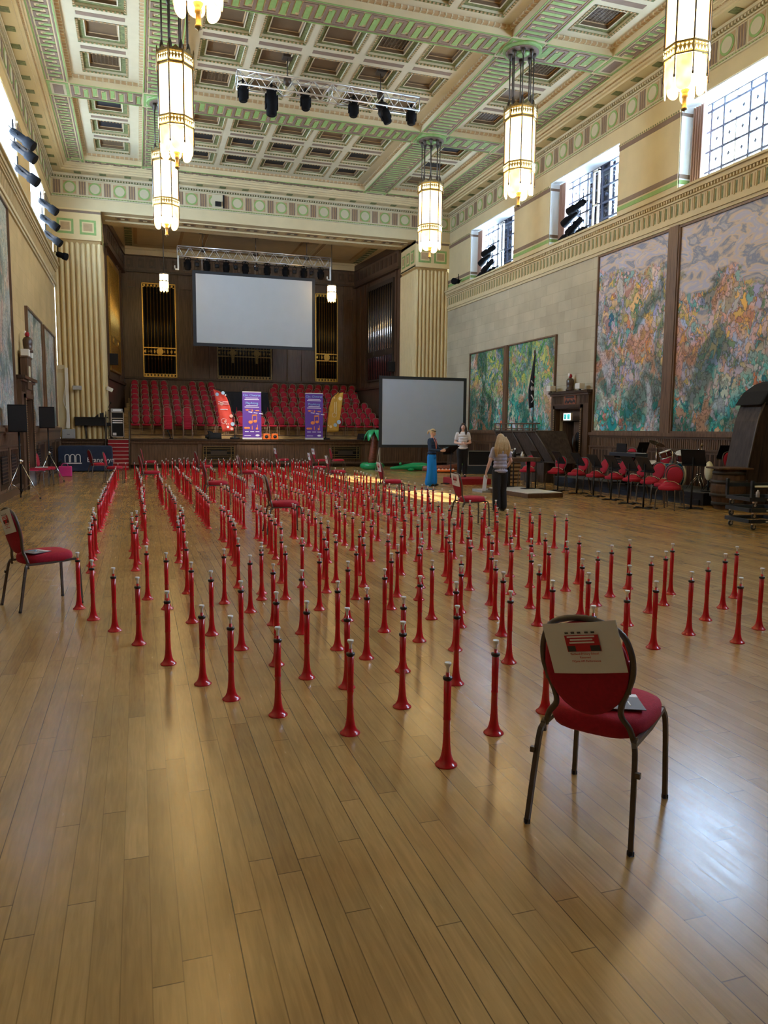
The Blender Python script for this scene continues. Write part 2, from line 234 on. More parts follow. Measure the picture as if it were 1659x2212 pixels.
# ---------------- mesh helpers ----------------
class MB:
    def __init__(s): s.v=[];s.f=[];s.mi=[];s.sm=[]
    def add(s,vs,fs,mi=0,smooth=False,M=None):
        b=len(s.v)
        if M is not None: vs=[tuple(M@Vector(v)) for v in vs]
        s.v+= [tuple(v) for v in vs]
        for f in fs: s.f.append(tuple(i+b for i in f)); s.mi.append(mi); s.sm.append(smooth)
        return s
    def box(s,x0,y0,z0,x1,y1,z1,mi=0,M=None):
        vs=[(x,y,z) for z in (z0,z1) for y in (y0,y1) for x in (x0,x1)]
        return s.add(vs,[(0,2,3,1),(4,5,7,6),(0,1,5,4),(2,6,7,3),(0,4,6,2),(1,3,7,5)],mi,False,M)
    def cbox(s,c,d,mi=0,M=None): return s.box(c[0]-d[0]/2,c[1]-d[1]/2,c[2]-d[2]/2,c[0]+d[0]/2,c[1]+d[1]/2,c[2]+d[2]/2,mi,M)
    def lathe(s,prof,n=16,c=(0,0,0),mi=0,M=None,smooth=True,cap=True,ph=0,sx=1,sy=1):
        vs=[];fs=[]
        for r,z in prof:
            for k in range(n):
                a=2*PI*k/n+ph; vs.append((c[0]+r*sx*math.cos(a),c[1]+r*sy*math.sin(a),c[2]+z))
        for i in range(len(prof)-1):
            for k in range(n):
                k2=(k+1)%n; fs.append((i*n+k,i*n+k2,(i+1)*n+k2,(i+1)*n+k))
        s.add(vs,fs,mi,smooth,M)
        if cap:
            b=len(s.v)-len(vs); s.f.append(tuple(b+k for k in reversed(range(n)))); s.mi.append(mi); s.sm.append(False)
            q=b+(len(prof)-1)*n; s.f.append(tuple(q+k for k in range(n))); s.mi.append(mi); s.sm.append(False)
        return s
    def cyl(s,c,r,h,n=16,mi=0,M=None): return s.lathe([(r,0),(r,h)],n,c,mi,M)
    def tube(s,path,r,n=8,mi=0,closed=False,smooth=True,M=None,sy=1,up=(0,0,1),ph=0):
        P=[Vector(p) for p in path]; L=len(P); rs=r if isinstance(r,(list,tuple)) else [r]*L
        vs=[];fs=[]; prev=None
        for i,p in enumerate(P):
            if closed: d=P[(i+1)%L]-P[i-1]
            else: d=P[min(i+1,L-1)]-P[max(i-1,0)]
            d.normalize()
            if prev is None:
                a=Vector(up) if abs(d.dot(Vector(up)))<.95 else Vector((0,1,0)); x=a.cross(d).normalized()
            else: x=(prev-d*prev.dot(d)).normalized()
            prev=x; y=d.cross(x)
            for k in range(n):
                t=2*PI*k/n+ph; vs.append(p+x*math.cos(t)*rs[i]+y*math.sin(t)*rs[i]*sy)
        for i in range(L if closed else L-1):
            j=(i+1)%L
            for k in range(n):
                k2=(k+1)%n; fs.append((i*n+k,i*n+k2,j*n+k2,j*n+k))
        if not closed: fs+= [tuple(reversed(range(n))),tuple((L-1)*n+k for k in range(n))]
        return s.add(vs,fs,mi,smooth,M)
    def prism(s,poly,h0,h1,mi=0,axis='z',M=None,smooth=False):
        n=len(poly)
        def P(a,b,h): return {'z':(a,b,h),'y':(a,h,b),'x':(h,a,b)}[axis]
        vs=[P(a,b,h0) for a,b in poly]+[P(a,b,h1) for a,b in poly]
        fs=[tuple(reversed(range(n))),tuple(range(n,2*n))]+[(i,(i+1)%n,n+(i+1)%n,n+i) for i in range(n)]
        return s.add(vs,fs,mi,smooth,M)
    def ball(s,c,r,mi=0,n=12,m=8,M=None):
        if not isinstance(r,(tuple,list)): r=(r,r,r)
        vs=[];fs=[]
        for i in range(m+1):
            a=PI*i/m
            for k in range(n):
                t=2*PI*k/n; vs.append((c[0]+r[0]*math.sin(a)*math.cos(t),c[1]+r[1]*math.sin(a)*math.sin(t),c[2]-r[2]*math.cos(a)))
        for i in range(m):
            for k in range(n): fs.append((i*n+k,i*n+(k+1)%n,(i+1)*n+(k+1)%n,(i+1)*n+k))
        return s.add(vs,fs,mi,True,M)
    def build(s,name,mats,parent=None,loc=None,rot=None,bevel=0):
        me=bpy.data.meshes.new(name); me.from_pydata(s.v,[],s.f); 
        ml=mats if isinstance(mats,(list,tuple)) else [mats]
        for x in ml: me.materials.append(MAT[x] if isinstance(x,str) else x)
        me.polygons.foreach_set('material_index',s.mi); me.polygons.foreach_set('use_smooth',s.sm); me.update()
        o=bpy.data.objects.new(name,me); C.objects.link(o)
        if parent is not None: o.parent=parent
        if loc: o.location=loc
        if rot: o.rotation_euler=rot
        if bevel:
            b=o.modifiers.new('bevel','BEVEL'); b.width=bevel; b.segments=2; b.limit_method='ANGLE'
        return o
def thing(name,label,cat,loc=(0,0,0),rz=0,group=None):
    o=bpy.data.objects.new(name,None); C.objects.link(o); o.location=loc; o.rotation_euler=(0,0,rz); o.empty_display_size=.1
    o['label']=label; o['category']=cat
    if group: o['group']=group
    return o
def tag(o,label,cat,group=None):
    o['label']=label; o['category']=cat
    if group: o['group']=group
    return o
def struct(o): o['kind']='structure'; return o
def dup(root,loc,rz,label,group=None,scale=None):
    r=root.copy(); C.objects.link(r); r.location=loc; r.rotation_euler=(0,0,rz); r['label']=label
    if group: r['group']=group
    if scale: r.scale=(scale,)*3
    for ch in root.children:
        c=ch.copy(); C.objects.link(c); c.parent=r
        for g in ch.children:
            d=g.copy(); C.objects.link(d); d.parent=c
    return r
def text(body,size,matname,parent,loc,rot,name='lettering',ext=.002,align='CENTER'):
    cu=bpy.data.curves.new(name,'FONT'); cu.body=body; cu.size=size; cu.extrude=ext; cu.align_x=align; cu.align_y='CENTER'
    cu.materials.append(MAT[matname]); cu.resolution_u=3
    t=bpy.data.objects.new(name,cu); C.objects.link(t); dg=bpy.context.evaluated_depsgraph_get()
    me=bpy.data.meshes.new_from_object(t.evaluated_get(dg)); bpy.data.objects.remove(t); me.name=name
    if not me.materials: me.materials.append(MAT[matname])
    o=bpy.data.objects.new(name,me); C.objects.link(o); o.parent=parent; o.location=loc; o.rotation_euler=rot; return o
def disc(mb,c,r,axis,d,mi,n=24):
    """thin disc facing an axis"""
    poly=[(r*math.cos(2*PI*k/n),r*math.sin(2*PI*k/n)) for k in range(n)]
    if axis=='x': mb.prism([(c[1]+a,c[2]+b) for a,b in poly],c[0]-d/2,c[0]+d/2,mi,'x')
    elif axis=='y': mb.prism([(c[0]+a,c[2]+b) for a,b in poly],c[1]-d/2,c[1]+d/2,mi,'y')
    else: mb.prism([(c[0]+a,c[1]+b) for a,b in poly],c[2]-d/2,c[2]+d/2,mi,'z')
def catmull(pts,k=6,closed=False):
    P=[Vector(p) for p in pts]; n=len(P); out=[]
    rng=range(n if closed else n-1)
    for i in rng:
        p0=P[(i-1)%n] if closed or i>0 else P[0]; p1=P[i]; p2=P[(i+1)%n]; p3=P[(i+2)%n] if closed or i<n-2 else P[-1]
        for j in range(k):
            t=j/k; out.append(.5*((2*p1)+(-p0+p2)*t+(2*p0-5*p1+4*p2-p3)*t*t+(-p0+3*p1-3*p2+p3)*t**3))
    if not closed: out.append(P[-1])
    return out
# =============== ROOM ===============
XL,XR,YF,YB,XC=-2.85,13.2,31.5,-1.2,5.2
ZC=11.25; BAYS=[21.45-6.3*k for k in (-1,0,1,2,3)]; TB=[24.6-6.3*k for k in range(4)]
fl=MB(); fl.add([(XL,YB,0),(XR,YB,0),(XR,39.2,0),(XL,39.2,0)],[(0,1,2,3)]); struct(fl.build('floor','floor'))
def WX(side,d): return XR-d if side>0 else XL+d
def wbox(mb,side,d0,d1,y0,y1,z0,z1,mi=0):
    a,b=WX(side,d0),WX(side,d1); mb.box(min(a,b),y0,z0,max(a,b),y1,z1,mi)
WINY=WYS; HW=1.9; Z0W,Z1W=7.5,9.75
def openings(side): return [(y-HW,y+HW) for y in WINY]
for side,nm in ((1,'right'),(-1,'left')):
    st='stoneR' if side>0 else 'stoneL'; up='cream' if side>0 else 'yellowwall'
    mb=MB()
    # lower wall with the doorway hole, upper wall with window openings
    dy0,dy1=(20.44,21.9) if side>0 else (21.1,22.4)
    wbox(mb,side,0,-.5,YB,dy0,0,6.95,0); wbox(mb,side,0,-.5,dy1,YF+.2,0,6.95,0); wbox(mb,side,0,-.5,dy0,dy1,2.3,6.95,0)
    wbox(mb,side,0,-.75,YB,YF+.2,6.95,Z0W,1); wbox(mb,side,0,-.75,YB,YF+.2,Z1W,ZC+.3,1)
    ys=[YB]+[v for o in sorted(openings(side)) for v in o]+[YF+.2]
    for i in range(0,len(ys),2): wbox(mb,side,0,-.75,ys[i],ys[i+1],Z0W,Z1W,1)
    struct(mb.build('wall_'+nm,[st,up]))
    # reveal linings
    mb=MB()
    for a,b in openings(side):
        wbox(mb,side,-.02,-.74,a,a+.03,Z0W,Z1W); wbox(mb,side,-.02,-.74,b-.03,b,Z0W,Z1W); wbox(mb,side,-.02,-.74,a,b,Z1W-.03,Z1W)
        for yy in (a,b):
            s2=.035 if yy==a else -.035
            wbox(mb,side,-.02,-.74,min(yy,yy+s2),max(yy,yy+s2),9.5,9.58,1); wbox(mb,side,-.02,-.74,min(yy,yy+s2),max(yy,yy+s2),8.0,8.1,1)
            wbox(mb,side,-.02,-.74,min(yy,yy+s2),max(yy,yy+s2),7.86,7.96,2)
    struct(mb.build('trim_1' if side>0 else 'trim_2',['revealw','brown','green']))
    # painted stripes on the piers
    mb=MB()
    for i in range(0,len(ys),2):
        a,b=ys[i],ys[i+1]
        wbox(mb,side,0,.012,a,b,9.48,9.60,1); wbox(mb,side,0,.03,a,b,9.60,9.66,0); wbox(mb,side,0,.012,a,b,8.0,8.12,1); wbox(mb,side,0,.012,a,b,7.84,7.95,2)
        n=int((b-a)/.09)
        for k in range(n): wbox(mb,side,.03,.036,a+.03+k*.09,a+.07+k*.09,9.61,9.65,3)
    struct(mb.build('trim_3' if side>0 else 'trim_4',['cream','brown','green','dkgreen']))
    # entablature (ledge) above the murals, with dentils and slots
    mb=MB()
    wbox(mb,side,0,.05,YB,YF,6.80,6.88); wbox(mb,side,0,.09,YB,YF,6.88,6.98); wbox(mb,side,0,.05,YB,YF,6.98,7.38)
    wbox(mb,side,0,.10,YB,YF,7.38,7.42); wbox(mb,side,0,.16,YB,YF,7.50,7.60); wbox(mb,side,0,.22,YB,YF,7.60,7.66); wbox(mb,side,0,.08,YB,YF,7.42,7.5)
    y=YB+.1
    while y<YF-.1:
        wbox(mb,side,.05,.056,y,y+.05,7.05,7.33,1); wbox(mb,side,.05,.075,y+.07,y+.10,7.03,7.35,0); wbox(mb,side,.05,.058,y+.13,y+.16,7.05,7.33,2)
        y+=.22
    y=YB+.05
    while y<YF-.05: wbox(mb,side,.08,.13,y,y+.05,7.43,7.5,0); wbox(mb,side,.08,.085,y+.05,y+.1,7.43,7.49,2); y+=.1
    struct(mb.build('trim_5' if side>0 else 'trim_6',['cream','dkgreen' if side>0 else 'tan','tan']))
# back wall behind the camera
mb=MB(); mb.box(XL-.7,YB-.3,0,XR+.7,YB,ZC+.3); struct(mb.build('wall_back','woodm'))
# frieze with discs and striped panels: right, left, stage side
def frieze(kind):
    mb=MB(); P=.885
    if kind=='far': L0,L1=XL,XR; n=18
    else: L0,L1=YB,YF; n=37
    def B(u0,u1,z0,z1,d0,d1,mi):
        if kind=='far': mb.box(u0,YF-d1,z0,u1,YF-d0,z1,mi)
        else: wbox(mb,1 if kind=='right' else -1,d0,d1,u0,u1,z0,z1,mi)
    def D(u,z,r,d,mi):
        if kind=='far': disc(mb,(u,YF-d,z),r,'y',.01,mi)
        else: disc(mb,(WX(1 if kind=='right' else -1,d),u,z),r,'x',.01,mi)
    B(L0,L1,10.14,10.17,0,.05,0); B(L0,L1,10.17,10.21,0,.03,1); B(L0,L1,10.78,10.82,0,.04,0); B(L0,L1,10.89,10.95,0,.12,0); B(L0,L1,10.82,10.89,0,.02,4)
    u=L0+.02
    while u<L1-.05: B(u,u+.045,10.83,10.885,.02,.09,0); u+=.1
    u=L0
    while u<L1-.05: B(u,u+.05,10.175,10.205,.03,.034,4); u+=.1
    for k in range(n):
        c=(L1-.44-P*k-.0) if kind!='far' else L0+.23+P*k+.44
        if kind!='far' and c<L0+.3: break
        B(c-.27,c+.27,10.24,10.76,0,.012,0); B(c-.235,c+.235,10.275,10.725,.012,.018,3); D(c,10.5,.225,.024,1); D(c,10.5,.17,.03,0)
        g=c-P/2
        B(g-.14,g+.14,10.24,10.76,0,.01,0)
        for q in (-.09,-.0,.09): B(g+q-.028,g+q+.028,10.26,10.74,.01,.02,2)
        B(g-.12,g+.12,10.26,10.74,.01,.012,3)
    return struct(mb.build({'far':'trim_7','right':'trim_8','left':'trim_9'}[kind],['cream_lt','green','brown','tan','dkgreen']))
for k in ('far','right','left'): frieze(k)
# ceiling cornice with square patches
mb=MB()
def ring(z0,z1,d0,d1,mi):
    mb.box(XL+d0,YB,z0,XL+d1,YF,z1,mi); mb.box(XR-d1,YB,z0,XR-d0,YF,z1,mi); mb.box(XL+d1,YF-d1,z0,XR-d1,YF-d0,z1,mi)
ring(11.0,11.6,0,.42,0); ring(11.06,11.6,.42,.50,0); ring(11.12,11.6,.50,.58,0); ring(11.19,11.6,.58,.64,0)
ring(10.95,11.0,0,.06,0)
k=0
while YF-.88-k*.885>YB:
    y=YF-.88-k*.885; k+=1
    for s in (1,-1): wbox(mb,s,.09,.33,y-.12,y+.12,10.99,11.0,1)
for k in range(17): x=XC+(k-8)*.885; mb.box(x-.12,YF-.33,10.99,x+.12,YF-.09,11.0,1)
for s in (1,-1):
    y=YB
    while y<YF-.6: wbox(mb,s,.52,.55,y,y+.04,11.105,11.12,2); y+=.08
struct(mb.build('trim_10',['cream','dkgreen','tan']))
# ceiling: slab, beam grid, recessed panels with coffers
mb=MB(); mb.box(XL-.7,YB-.3,11.72,XR+.7,YF+.3,11.85); struct(mb.build('ceiling','copper'))
IN=.63; IB=(.86,.95)            # edge bands and inner bands
XE0,XE1=XL+.64,XL+1.25; XI0,XI1=.40,1.36; XJ0,XJ1=2*XC-1.36,2*XC-.40; XF0,XF1=XR-1.25,XR-.64
bm=MB()
yb=[YF-.95-.0]  # far edge band from 30.55 to 31
YE0,YE1=30.58,31.0
for a,b in ((XL,XE1),(XI0,XI1),(XJ0,XJ1),(XF0,XR)): bm.box(a,YB,ZC,b,YE1+.3,11.72,0)
rows=[(YE0,YF)]+[(t-.47,t+.47) for t in TB]+[(YB,-.2)]
for a,b in rows:
    for x0,x1 in ((XE1,XI0),(XI1,XJ0),(XJ1,XF0)): bm.box(x0,a,ZC,x1,b,11.72,0)
struct(bm.build('trim_11','cream'))
pan=MB(); mold=MB(); cof=MB()
PZ=11.47
def panel(x0,x1,y0,y1,cols,grl):
    nx=len(cols); cy=(y0+y1)/2; rws=[cy-1.72,cy,cy+1.72]; h=.60
    # plate strips around coffers
    xs=[x0]+[v for c in cols for v in (c-h,c+h)]+[x1]; ys=[y0]+[v for r in rws for v in (r-h,r+h)]+[y1]
    for i in range(0,len(xs),2): pan.box(xs[i],y0,PZ,xs[i+1],y1,PZ+.03)
    for j in range(0,len(ys),2):
        for i in range(1,len(xs)-1,2): pan.box(xs[i],ys[j],PZ,xs[i+1],ys[j+1],PZ+.03)
    # egg-and-dart moulding round the panel
    for a,b,c,d in ((x0,y0,x1,y0+.1),(x0,y1-.1,x1,y1),(x0,y0+.1,x0+.1,y1-.1),(x1-.1,y0+.1,x1,y1-.1)): mold.box(a,b,PZ-.06,c,d,PZ,0)
    n=int((x1-x0)/.16)
    for k in range(n):
        u=x0+.1+k*.16
        for yy,s in ((y0+.1,1),(y1-.1,-1)): mold.box(u,min(yy,yy+.012*s),PZ-.055,u+.035,max(yy,yy+.012*s),PZ-.005,1); mold.box(u,min(yy-.1*s,yy),PZ-.068,u+.035,max(yy-.1*s,yy),PZ-.06,1)
    n=int((y1-y0)/.16)
    for k in range(n):
        u=y0+.1+k*.16
        for xx,s in ((x0+.1,1),(x1-.1,-1)): mold.box(min(xx,xx+.012*s),u,PZ-.055,max(xx,xx+.012*s),u+.035,PZ-.005,1); mold.box(min(xx-.1*s,xx),u,PZ-.068,max(xx-.1*s,xx),u+.035,PZ-.06,1)
    for c in cols:
        for j in (0,1): pan.box(c-.56,(rws[j]+rws[j+1])/2-.085,PZ-.006,c+.56,(rws[j]+rws[j+1])/2+.085,PZ,1)
        for r in (rws[0]-.86,rws[2]+.86):
            pass
        for r in rws:
            def rect(h0,h1,z0,z1,mi): # sloping frame
                v=[(c-h0,r-h0,z0),(c+h0,r-h0,z0),(c+h0,r+h0,z0),(c-h0,r+h0,z0),(c-h1,r-h1,z1),(c+h1,r-h1,z1),(c+h1,r+h1,z1),(c-h1,r+h1,z1)]
                cof.add(v,[(0,1,5,4),(1,2,6,5),(2,3,7,6),(3,0,4,7)],mi)
            rect(.60,.55,PZ-.012,PZ+.02,1); rect(.55,.55,PZ+.02,PZ+.08,0); rect(.55,.42,PZ+.08,PZ+.085,1); rect(.42,.39,PZ+.07,PZ+.075,0); rect(.42,.42,PZ+.07,PZ+.085,0); rect(.39,.39,PZ+.075,PZ+.16,2); rect(.39,.36,PZ+.16,PZ+.17,4)
            isg=grl(c,r)
            cof.box(c-.37,r-.37,PZ+.18,c+.37,r+.37,PZ+.19,3 if isg else 2)
            if isg and y0<25:
                for q in range(-3,4): cof.box(c+q*.1-.014,r-.37,PZ+.165,c+q*.1+.014,r+.37,PZ+.18,2)
                for q in range(-6,7): cof.box(c-.37,r+q*.055-.008,PZ+.165,c+.37,r+q*.055+.008,PZ+.18,2)
            for q in range(11):   # running ornament on the coffer border
                o=-.5+q*.1
                for a,b in ((o,-.575),(o,.575),(-.575,o),(.575,o)): cof.cbox((c+a,r+b,PZ+.0),(.05,.05,.02),4)
for bi,by in enumerate(BAYS):
    y0,y1=(by-2.68,by+2.68)
    if bi==0: y0,y1=25.07,30.58
    g=(lambda c,r,bi=bi: (bi==0 and r>26.5 and (int(c*3)+int(r*2))%4!=0) or (bi>0 and int(c*7+r*5)%6==0))
    panel(XI1,XJ0,y0,y1,[XC+k*1.41 for k in (-2,-1,0,1,2)],g)
    g2=(lambda c,r: int(r*10)%3!=1)
    panel(XE1,XI0,y0,y1,[(XE1+XI0)/2],g2); panel(XJ1,XF0,y0,y1,[(XJ1+XF0)/2],g2)
struct(pan.build('trim_12',['cream_lt','brown'])); struct(mold.build('trim_13',['tan','cream_lt'])); struct(cof.build('trim_14',['cream_lt','dkgreen','copper','grille','tan']))
# fret (key pattern) bands under the beams
fr=MB()
def fret(u0,u1,w0,w1,along):
    def B(a,b,c,d,mi,t=.012):
        if along=='x': fr.box(a,c,ZC-t,b,d,ZC,mi)
        else: fr.box(c,a,ZC-t,d,b,ZC,mi)
    w=w1-w0; B(u0,u1,w0,w0+.03,1,.02); B(u0,u1,w1-.03,w1,1,.02); B(u0,u1,w0+.05,w0+.09,0); B(u0,u1,w1-.09,w1-.05,0)
    a,b=w0+.13,w1-.13; n=max(2,round((u1-u0)/(.55 if along=='x' else .42))); p=(u1-u0)/n; t=.075 if along=='x' else .06
    for k in range(n):
        u=u0+k*p; h=p/2
        B(u,u+t,a,b,0,.02); B(u+t,u+h,b-t,b,0,.02); B(u+h,u+h+t,a,b,0,.02); B(u+h+t,u+p,a,a+t,0,.02)
        B(u+t+.03,u+h-.03,a+.0,b-t-.12,1); B(u+t+.03,u+h-.09,b-t-.12,b-t-.05,1)
        B(u+h+t+.03,u+p-.03,a+t+.12,b,1); B(u+h+t+.09,u+p-.03,a+t+.05,a+t+.12,1)
        B(u+t+.03,u+h-.03,a-.04,a-.02,1,.005)
tr=[t for t in TB]
for (a,b) in [(XE0,XE1),(XF0,XF1),(XI0,XI1),(XJ0,XJ1)]:
    cuts=[YE0]+[v for t in TB for v in (t+.5,t-.5)]+[-.6]
    for i in range(0,len(cuts),2): fret(cuts[i+1]+.05,cuts[i]-.05,a,b,'y')
for a,b in [(t-.47,t+.47) for t in TB]+[(YE0,YE1)]:
    for x0,x1 in ((XE1,XI0),(XI1,XJ0),(XJ1,XF0)): fret(x0+.03,x1-.03,a,b,'x')
    for x0,x1 in ((XE0,XE1),(XF0,XF1),(XI0,XI1),(XJ0,XJ1)):
        fr.box(x0+.02,a+.02,ZC-.014,x1-.02,b-.02,ZC,1); fr.box(x0+.1,a+.1,ZC-.02,x1-.1,b-.1,ZC,2); fr.box(x0+.17,a+.17,ZC-.026,x1-.17,b-.17,ZC,0)
struct(fr.build('trim_15',['brown','green','cream_lt']))
# pilasters beside the stage opening and beam over it
def pilaster(x0,x1,nm,inner):
    mb=MB(); y0,y1=YF,33.5
    mb.box(x0+.04,y0+.08,0,x1-.04,y1-.05,8.7,1); mb.box(x0,y0,8.64,x1,y1,9.72,0); mb.box(x0,y0-.02,8.62,x1,y1,8.70,0)
    n=9; p=(x1-x0)/n
    for k in range(n):
        c=x0+p*(k+.5); pts=[(c+.078*math.cos(a),y0+.09-.095*math.sin(a)) for a in [PI*i/8 for i in range(9)]]
        mb.prism(pts,1.0,8.45,0,'z',smooth=False)
        mb.ball((c,y0+.09,8.45),(.078,.095,.09),0,10,6)
    for k in range(11):
        y=y0+.14+k*.18; xi=x1-.05 if inner>0 else x0+.05; s=inner
        mb.prism([(xi+s*.07*math.sin(a),y+.075*math.cos(a)) for a in [PI*i/8 for i in range(9)]],1.0,8.5,0,'z')
    mb.box(x0,y0-.01,9.60,x1,y1,9.68,2); mb.box(x0-.0,y0-.05,9.68,x1,y1,9.74,0)
    w=(x1-x0)
    for k in (.27,.73):
        c=x0+w*k; mb.box(c-.29,y0-.012,8.82,c+.29,y0,9.36,3); mb.box(c-.21,y0-.018,8.90,c+.21,y0,9.28,0); mb.box(c-.16,y0-.024,8.95,c+.16,y0,9.23,4)
    xi=x1 if inner>0 else x0
    for k in range(3):
        y=y0+.38+k*.58; a,b=(xi,xi+.012*inner) if inner>0 else (xi-.012,xi)
        mb.box(a,y-.2,8.82,b,y+.2,9.36,3); 
        a,b=(xi,xi+.018) if inner>0 else (xi-.018,xi); mb.box(a,y-.13,8.90,b,y+.13,9.28,0)
        a,b=(xi,xi+.024) if inner>0 else (xi-.024,xi); mb.box(a,y-.09,8.95,b,y+.09,9.23,4)
    return struct(mb.build(nm,['reed','reedgap','brown','green','tan']))
pilaster(XL,-1.12,'trim_16',1); pilaster(11.62,XR,'trim_17',-1)
mb=MB(); mb.box(XL-.7,YF,9.72,XR+.7,YF+.6,11.7,0); mb.box(XL-.7,YF+.6,9.72,XR+.7,33.5,9.95,0)
for k in range(15):      # small coffers in the soffit
    x=-.62+k*.84
    mb.box(x,YF+.55,9.70,x+.55,YF+.95,9.72,1); mb.box(x+.06,YF+.62,9.69,x+.49,YF+.88,9.70,2); mb.box(x+.2,YF+.7,9.675,x+.35,YF+.8,9.69,0)
mb.box(-1.0,YF+.42,9.68,11.4,YF+.47,9.72,0); mb.box(-1.0,YF+1.15,9.66,11.4,YF+1.25,9.72,0)
x=-1
while x<11.4: mb.box(x,YF+1.25,9.66,x+.07,YF+1.3,9.72,1); x+=.14
struct(mb.build('wall_front',['cream','tan','copper']))
# stage shell: canted side walls, back wall, ceiling
BY=39.0; BL,BR=-.54,11.10; ZS=10.05
def quadwall(p,q,z0,z1,th):
    d=Vector((q[0]-p[0],q[1]-p[1],0)); n=Vector((d.y,-d.x,0)).normalized()*th
    return [(p[0],p[1]),(q[0],q[1]),(q[0]+n.x,q[1]+n.y),(p[0]+n.x,p[1]+n.y)]
mb=MB(); mb.prism(quadwall((-1.14,33.4),(BL,BY),0,ZS,-.2),1.14,ZS); struct(mb.build('wall_stage_left','organwood'))
mb=MB(); mb.prism(quadwall((11.64,33.4),(BR,BY),0,ZS,.2),1.14,ZS); struct(mb.build('wall_stage_right','organwood'))
mb=MB(); mb.box(BL-.3,BY,1.14,BR+.3,BY+.3,ZS+.4); struct(mb.build('wall_stage_back','organwood'))
mb=MB(); mb.box(-1.4,33.4,ZS+.05,11.9,BY+.3,ZS+.2,0)
mb.box(-1.4,33.4,ZS-.06,-.35,BY,ZS+.05,0); mb.box(10.9,33.4,ZS-.06,11.9,BY,ZS+.05,0); mb.box(-1.4,BY-.35,ZS-.06,11.9,BY,ZS+.05,0); mb.box(-1.4,33.4,ZS-.06,11.9,33.9,ZS+.05,0)
mb.box(BL-.1,BY-.3,ZS-.3,BR+.1,BY,ZS-.06,0)
for a,b in ((-.1,2.3),(2.9,7.6),(8.2,10.6)):
    mb.box(a,34.4,ZS+.02,b,38.0,ZS+.05,0); mb.box(a+.15,34.55,ZS+.0,b-.15,37.85,ZS+.02,1); mb.box(a+.3,34.7,ZS-.02,b-.3,37.7,ZS+.0,0)
for x0 in (-.32,10.62):
    for k in range(9): mb.box(x0,34.3+k*.42,ZS-.07,x0+.3,34.3+k*.42+.28,ZS-.06,2)
struct(mb.build('ceiling_stage',['cream','tan','dkgreen']))
# panelling on the organ wall: pilaster strips, cornice, carved panels
mb=MB()
mb.box(BL,BY-.12,9.05,BR,BY,9.75,0); mb.box(BL,BY-.2,8.98,BR,BY,9.08,1); mb.box(BL,BY-.22,9.72,BR,BY,ZS-.05,1); mb.box(BL,BY-.1,3.95,BR,BY,4.05,1)
for x in (-.4,.15,2.15,2.75,3.6,6.75,7.5,8.25,10.5,11.0): mb.box(x-.09,BY-.07,4.05,x+.09,BY,8.98,0)
for x in (0.0,2.5,8.0,10.65): mb.box(x-.28,BY-.05,8.3,x+.28,BY,8.6,2)
for k in range(22): mb.box(-.3+k*.52,BY-.15,9.2,-.3+k*.52+.3,BY-.12,9.6,1); mb.box(-.25+k*.52,BY-.17,9.32,-.15+k*.52,BY-.15,9.5,2)
struct(mb.build('trim_18',['organwood','woodd','wood']))
for s,(p,q) in ((-1,((-1.14,33.4),(BL,BY))),(1,((11.64,33.4),(BR,BY)))):
    d=Vector((q[0]-p[0],q[1]-p[1],0)); L=d.length; d.normalize(); n=Vector((-d.y,d.x,0))*(1 if s>0 else -1)
    M=Matrix(((d.x,n.x,0,p[0]),(d.y,n.y,0,p[1]),(0,0,1,0),(0,0,0,1)))
    mb=MB(); mb.box(0,0,8.95,L,.16,9.75,0,M); mb.box(0,0,9.72,L,.22,ZS-.05,1,M); mb.box(0,0,8.9,L,.2,9.0,1,M); mb.box(0,0,3.6,L,.08,3.72,1,M)
    for u in (.1,.5,3.9,4.4,5.0): mb.box(u-.08,0,3.7,u+.08,.06,8.95,0,M)
    for k in range(10): mb.box(.2+k*.52,.16,9.2,.5+k*.52,.18,9.6,1,M)
    struct(mb.build('trim_19' if s>0 else 'trim_20',['organwood','woodd']))
    g=thing('organ_grille','organ pipe grille on the '+('right' if s>0 else 'left')+' canted side wall of the stage','organ grille',(0,0,0),0,'organ pipe grilles')
    g.matrix_world=M@Matrix.Translation((2.3,0,0))
    a=MB(); W=1.55
    a.box(-W,.0,4.05,W,.03,8.6); a.build('backing','black',g)
    a=MB()
    for x in (-W,W): a.box(x-.04,.0,4.0,x+.04,.1,8.65)
    a.box(-W,.0,3.98,W,.1,4.06); a.box(-W,.0,8.45,W,.1,8.65); a.box(-W,.02,5.15,W,.1,5.45); 
    for x in (-.7,.7): a.lathe([(.16,0),(.16,.04)],8,(0,0,0),0,Matrix.Translation((x,.1,5.3))@Matrix.Rotation(R(-90),4,'X'))
    a.build('frame','dkmetal' if s>0 else 'gold',g)
    for k in range(14):
        x=-W+.15+k*(2*W-.3)/13; a=MB(); a.cyl((x,.07,4.06),.028,4.4,8); a.build('pipe','chrome' if s>0 else 'gold',g)
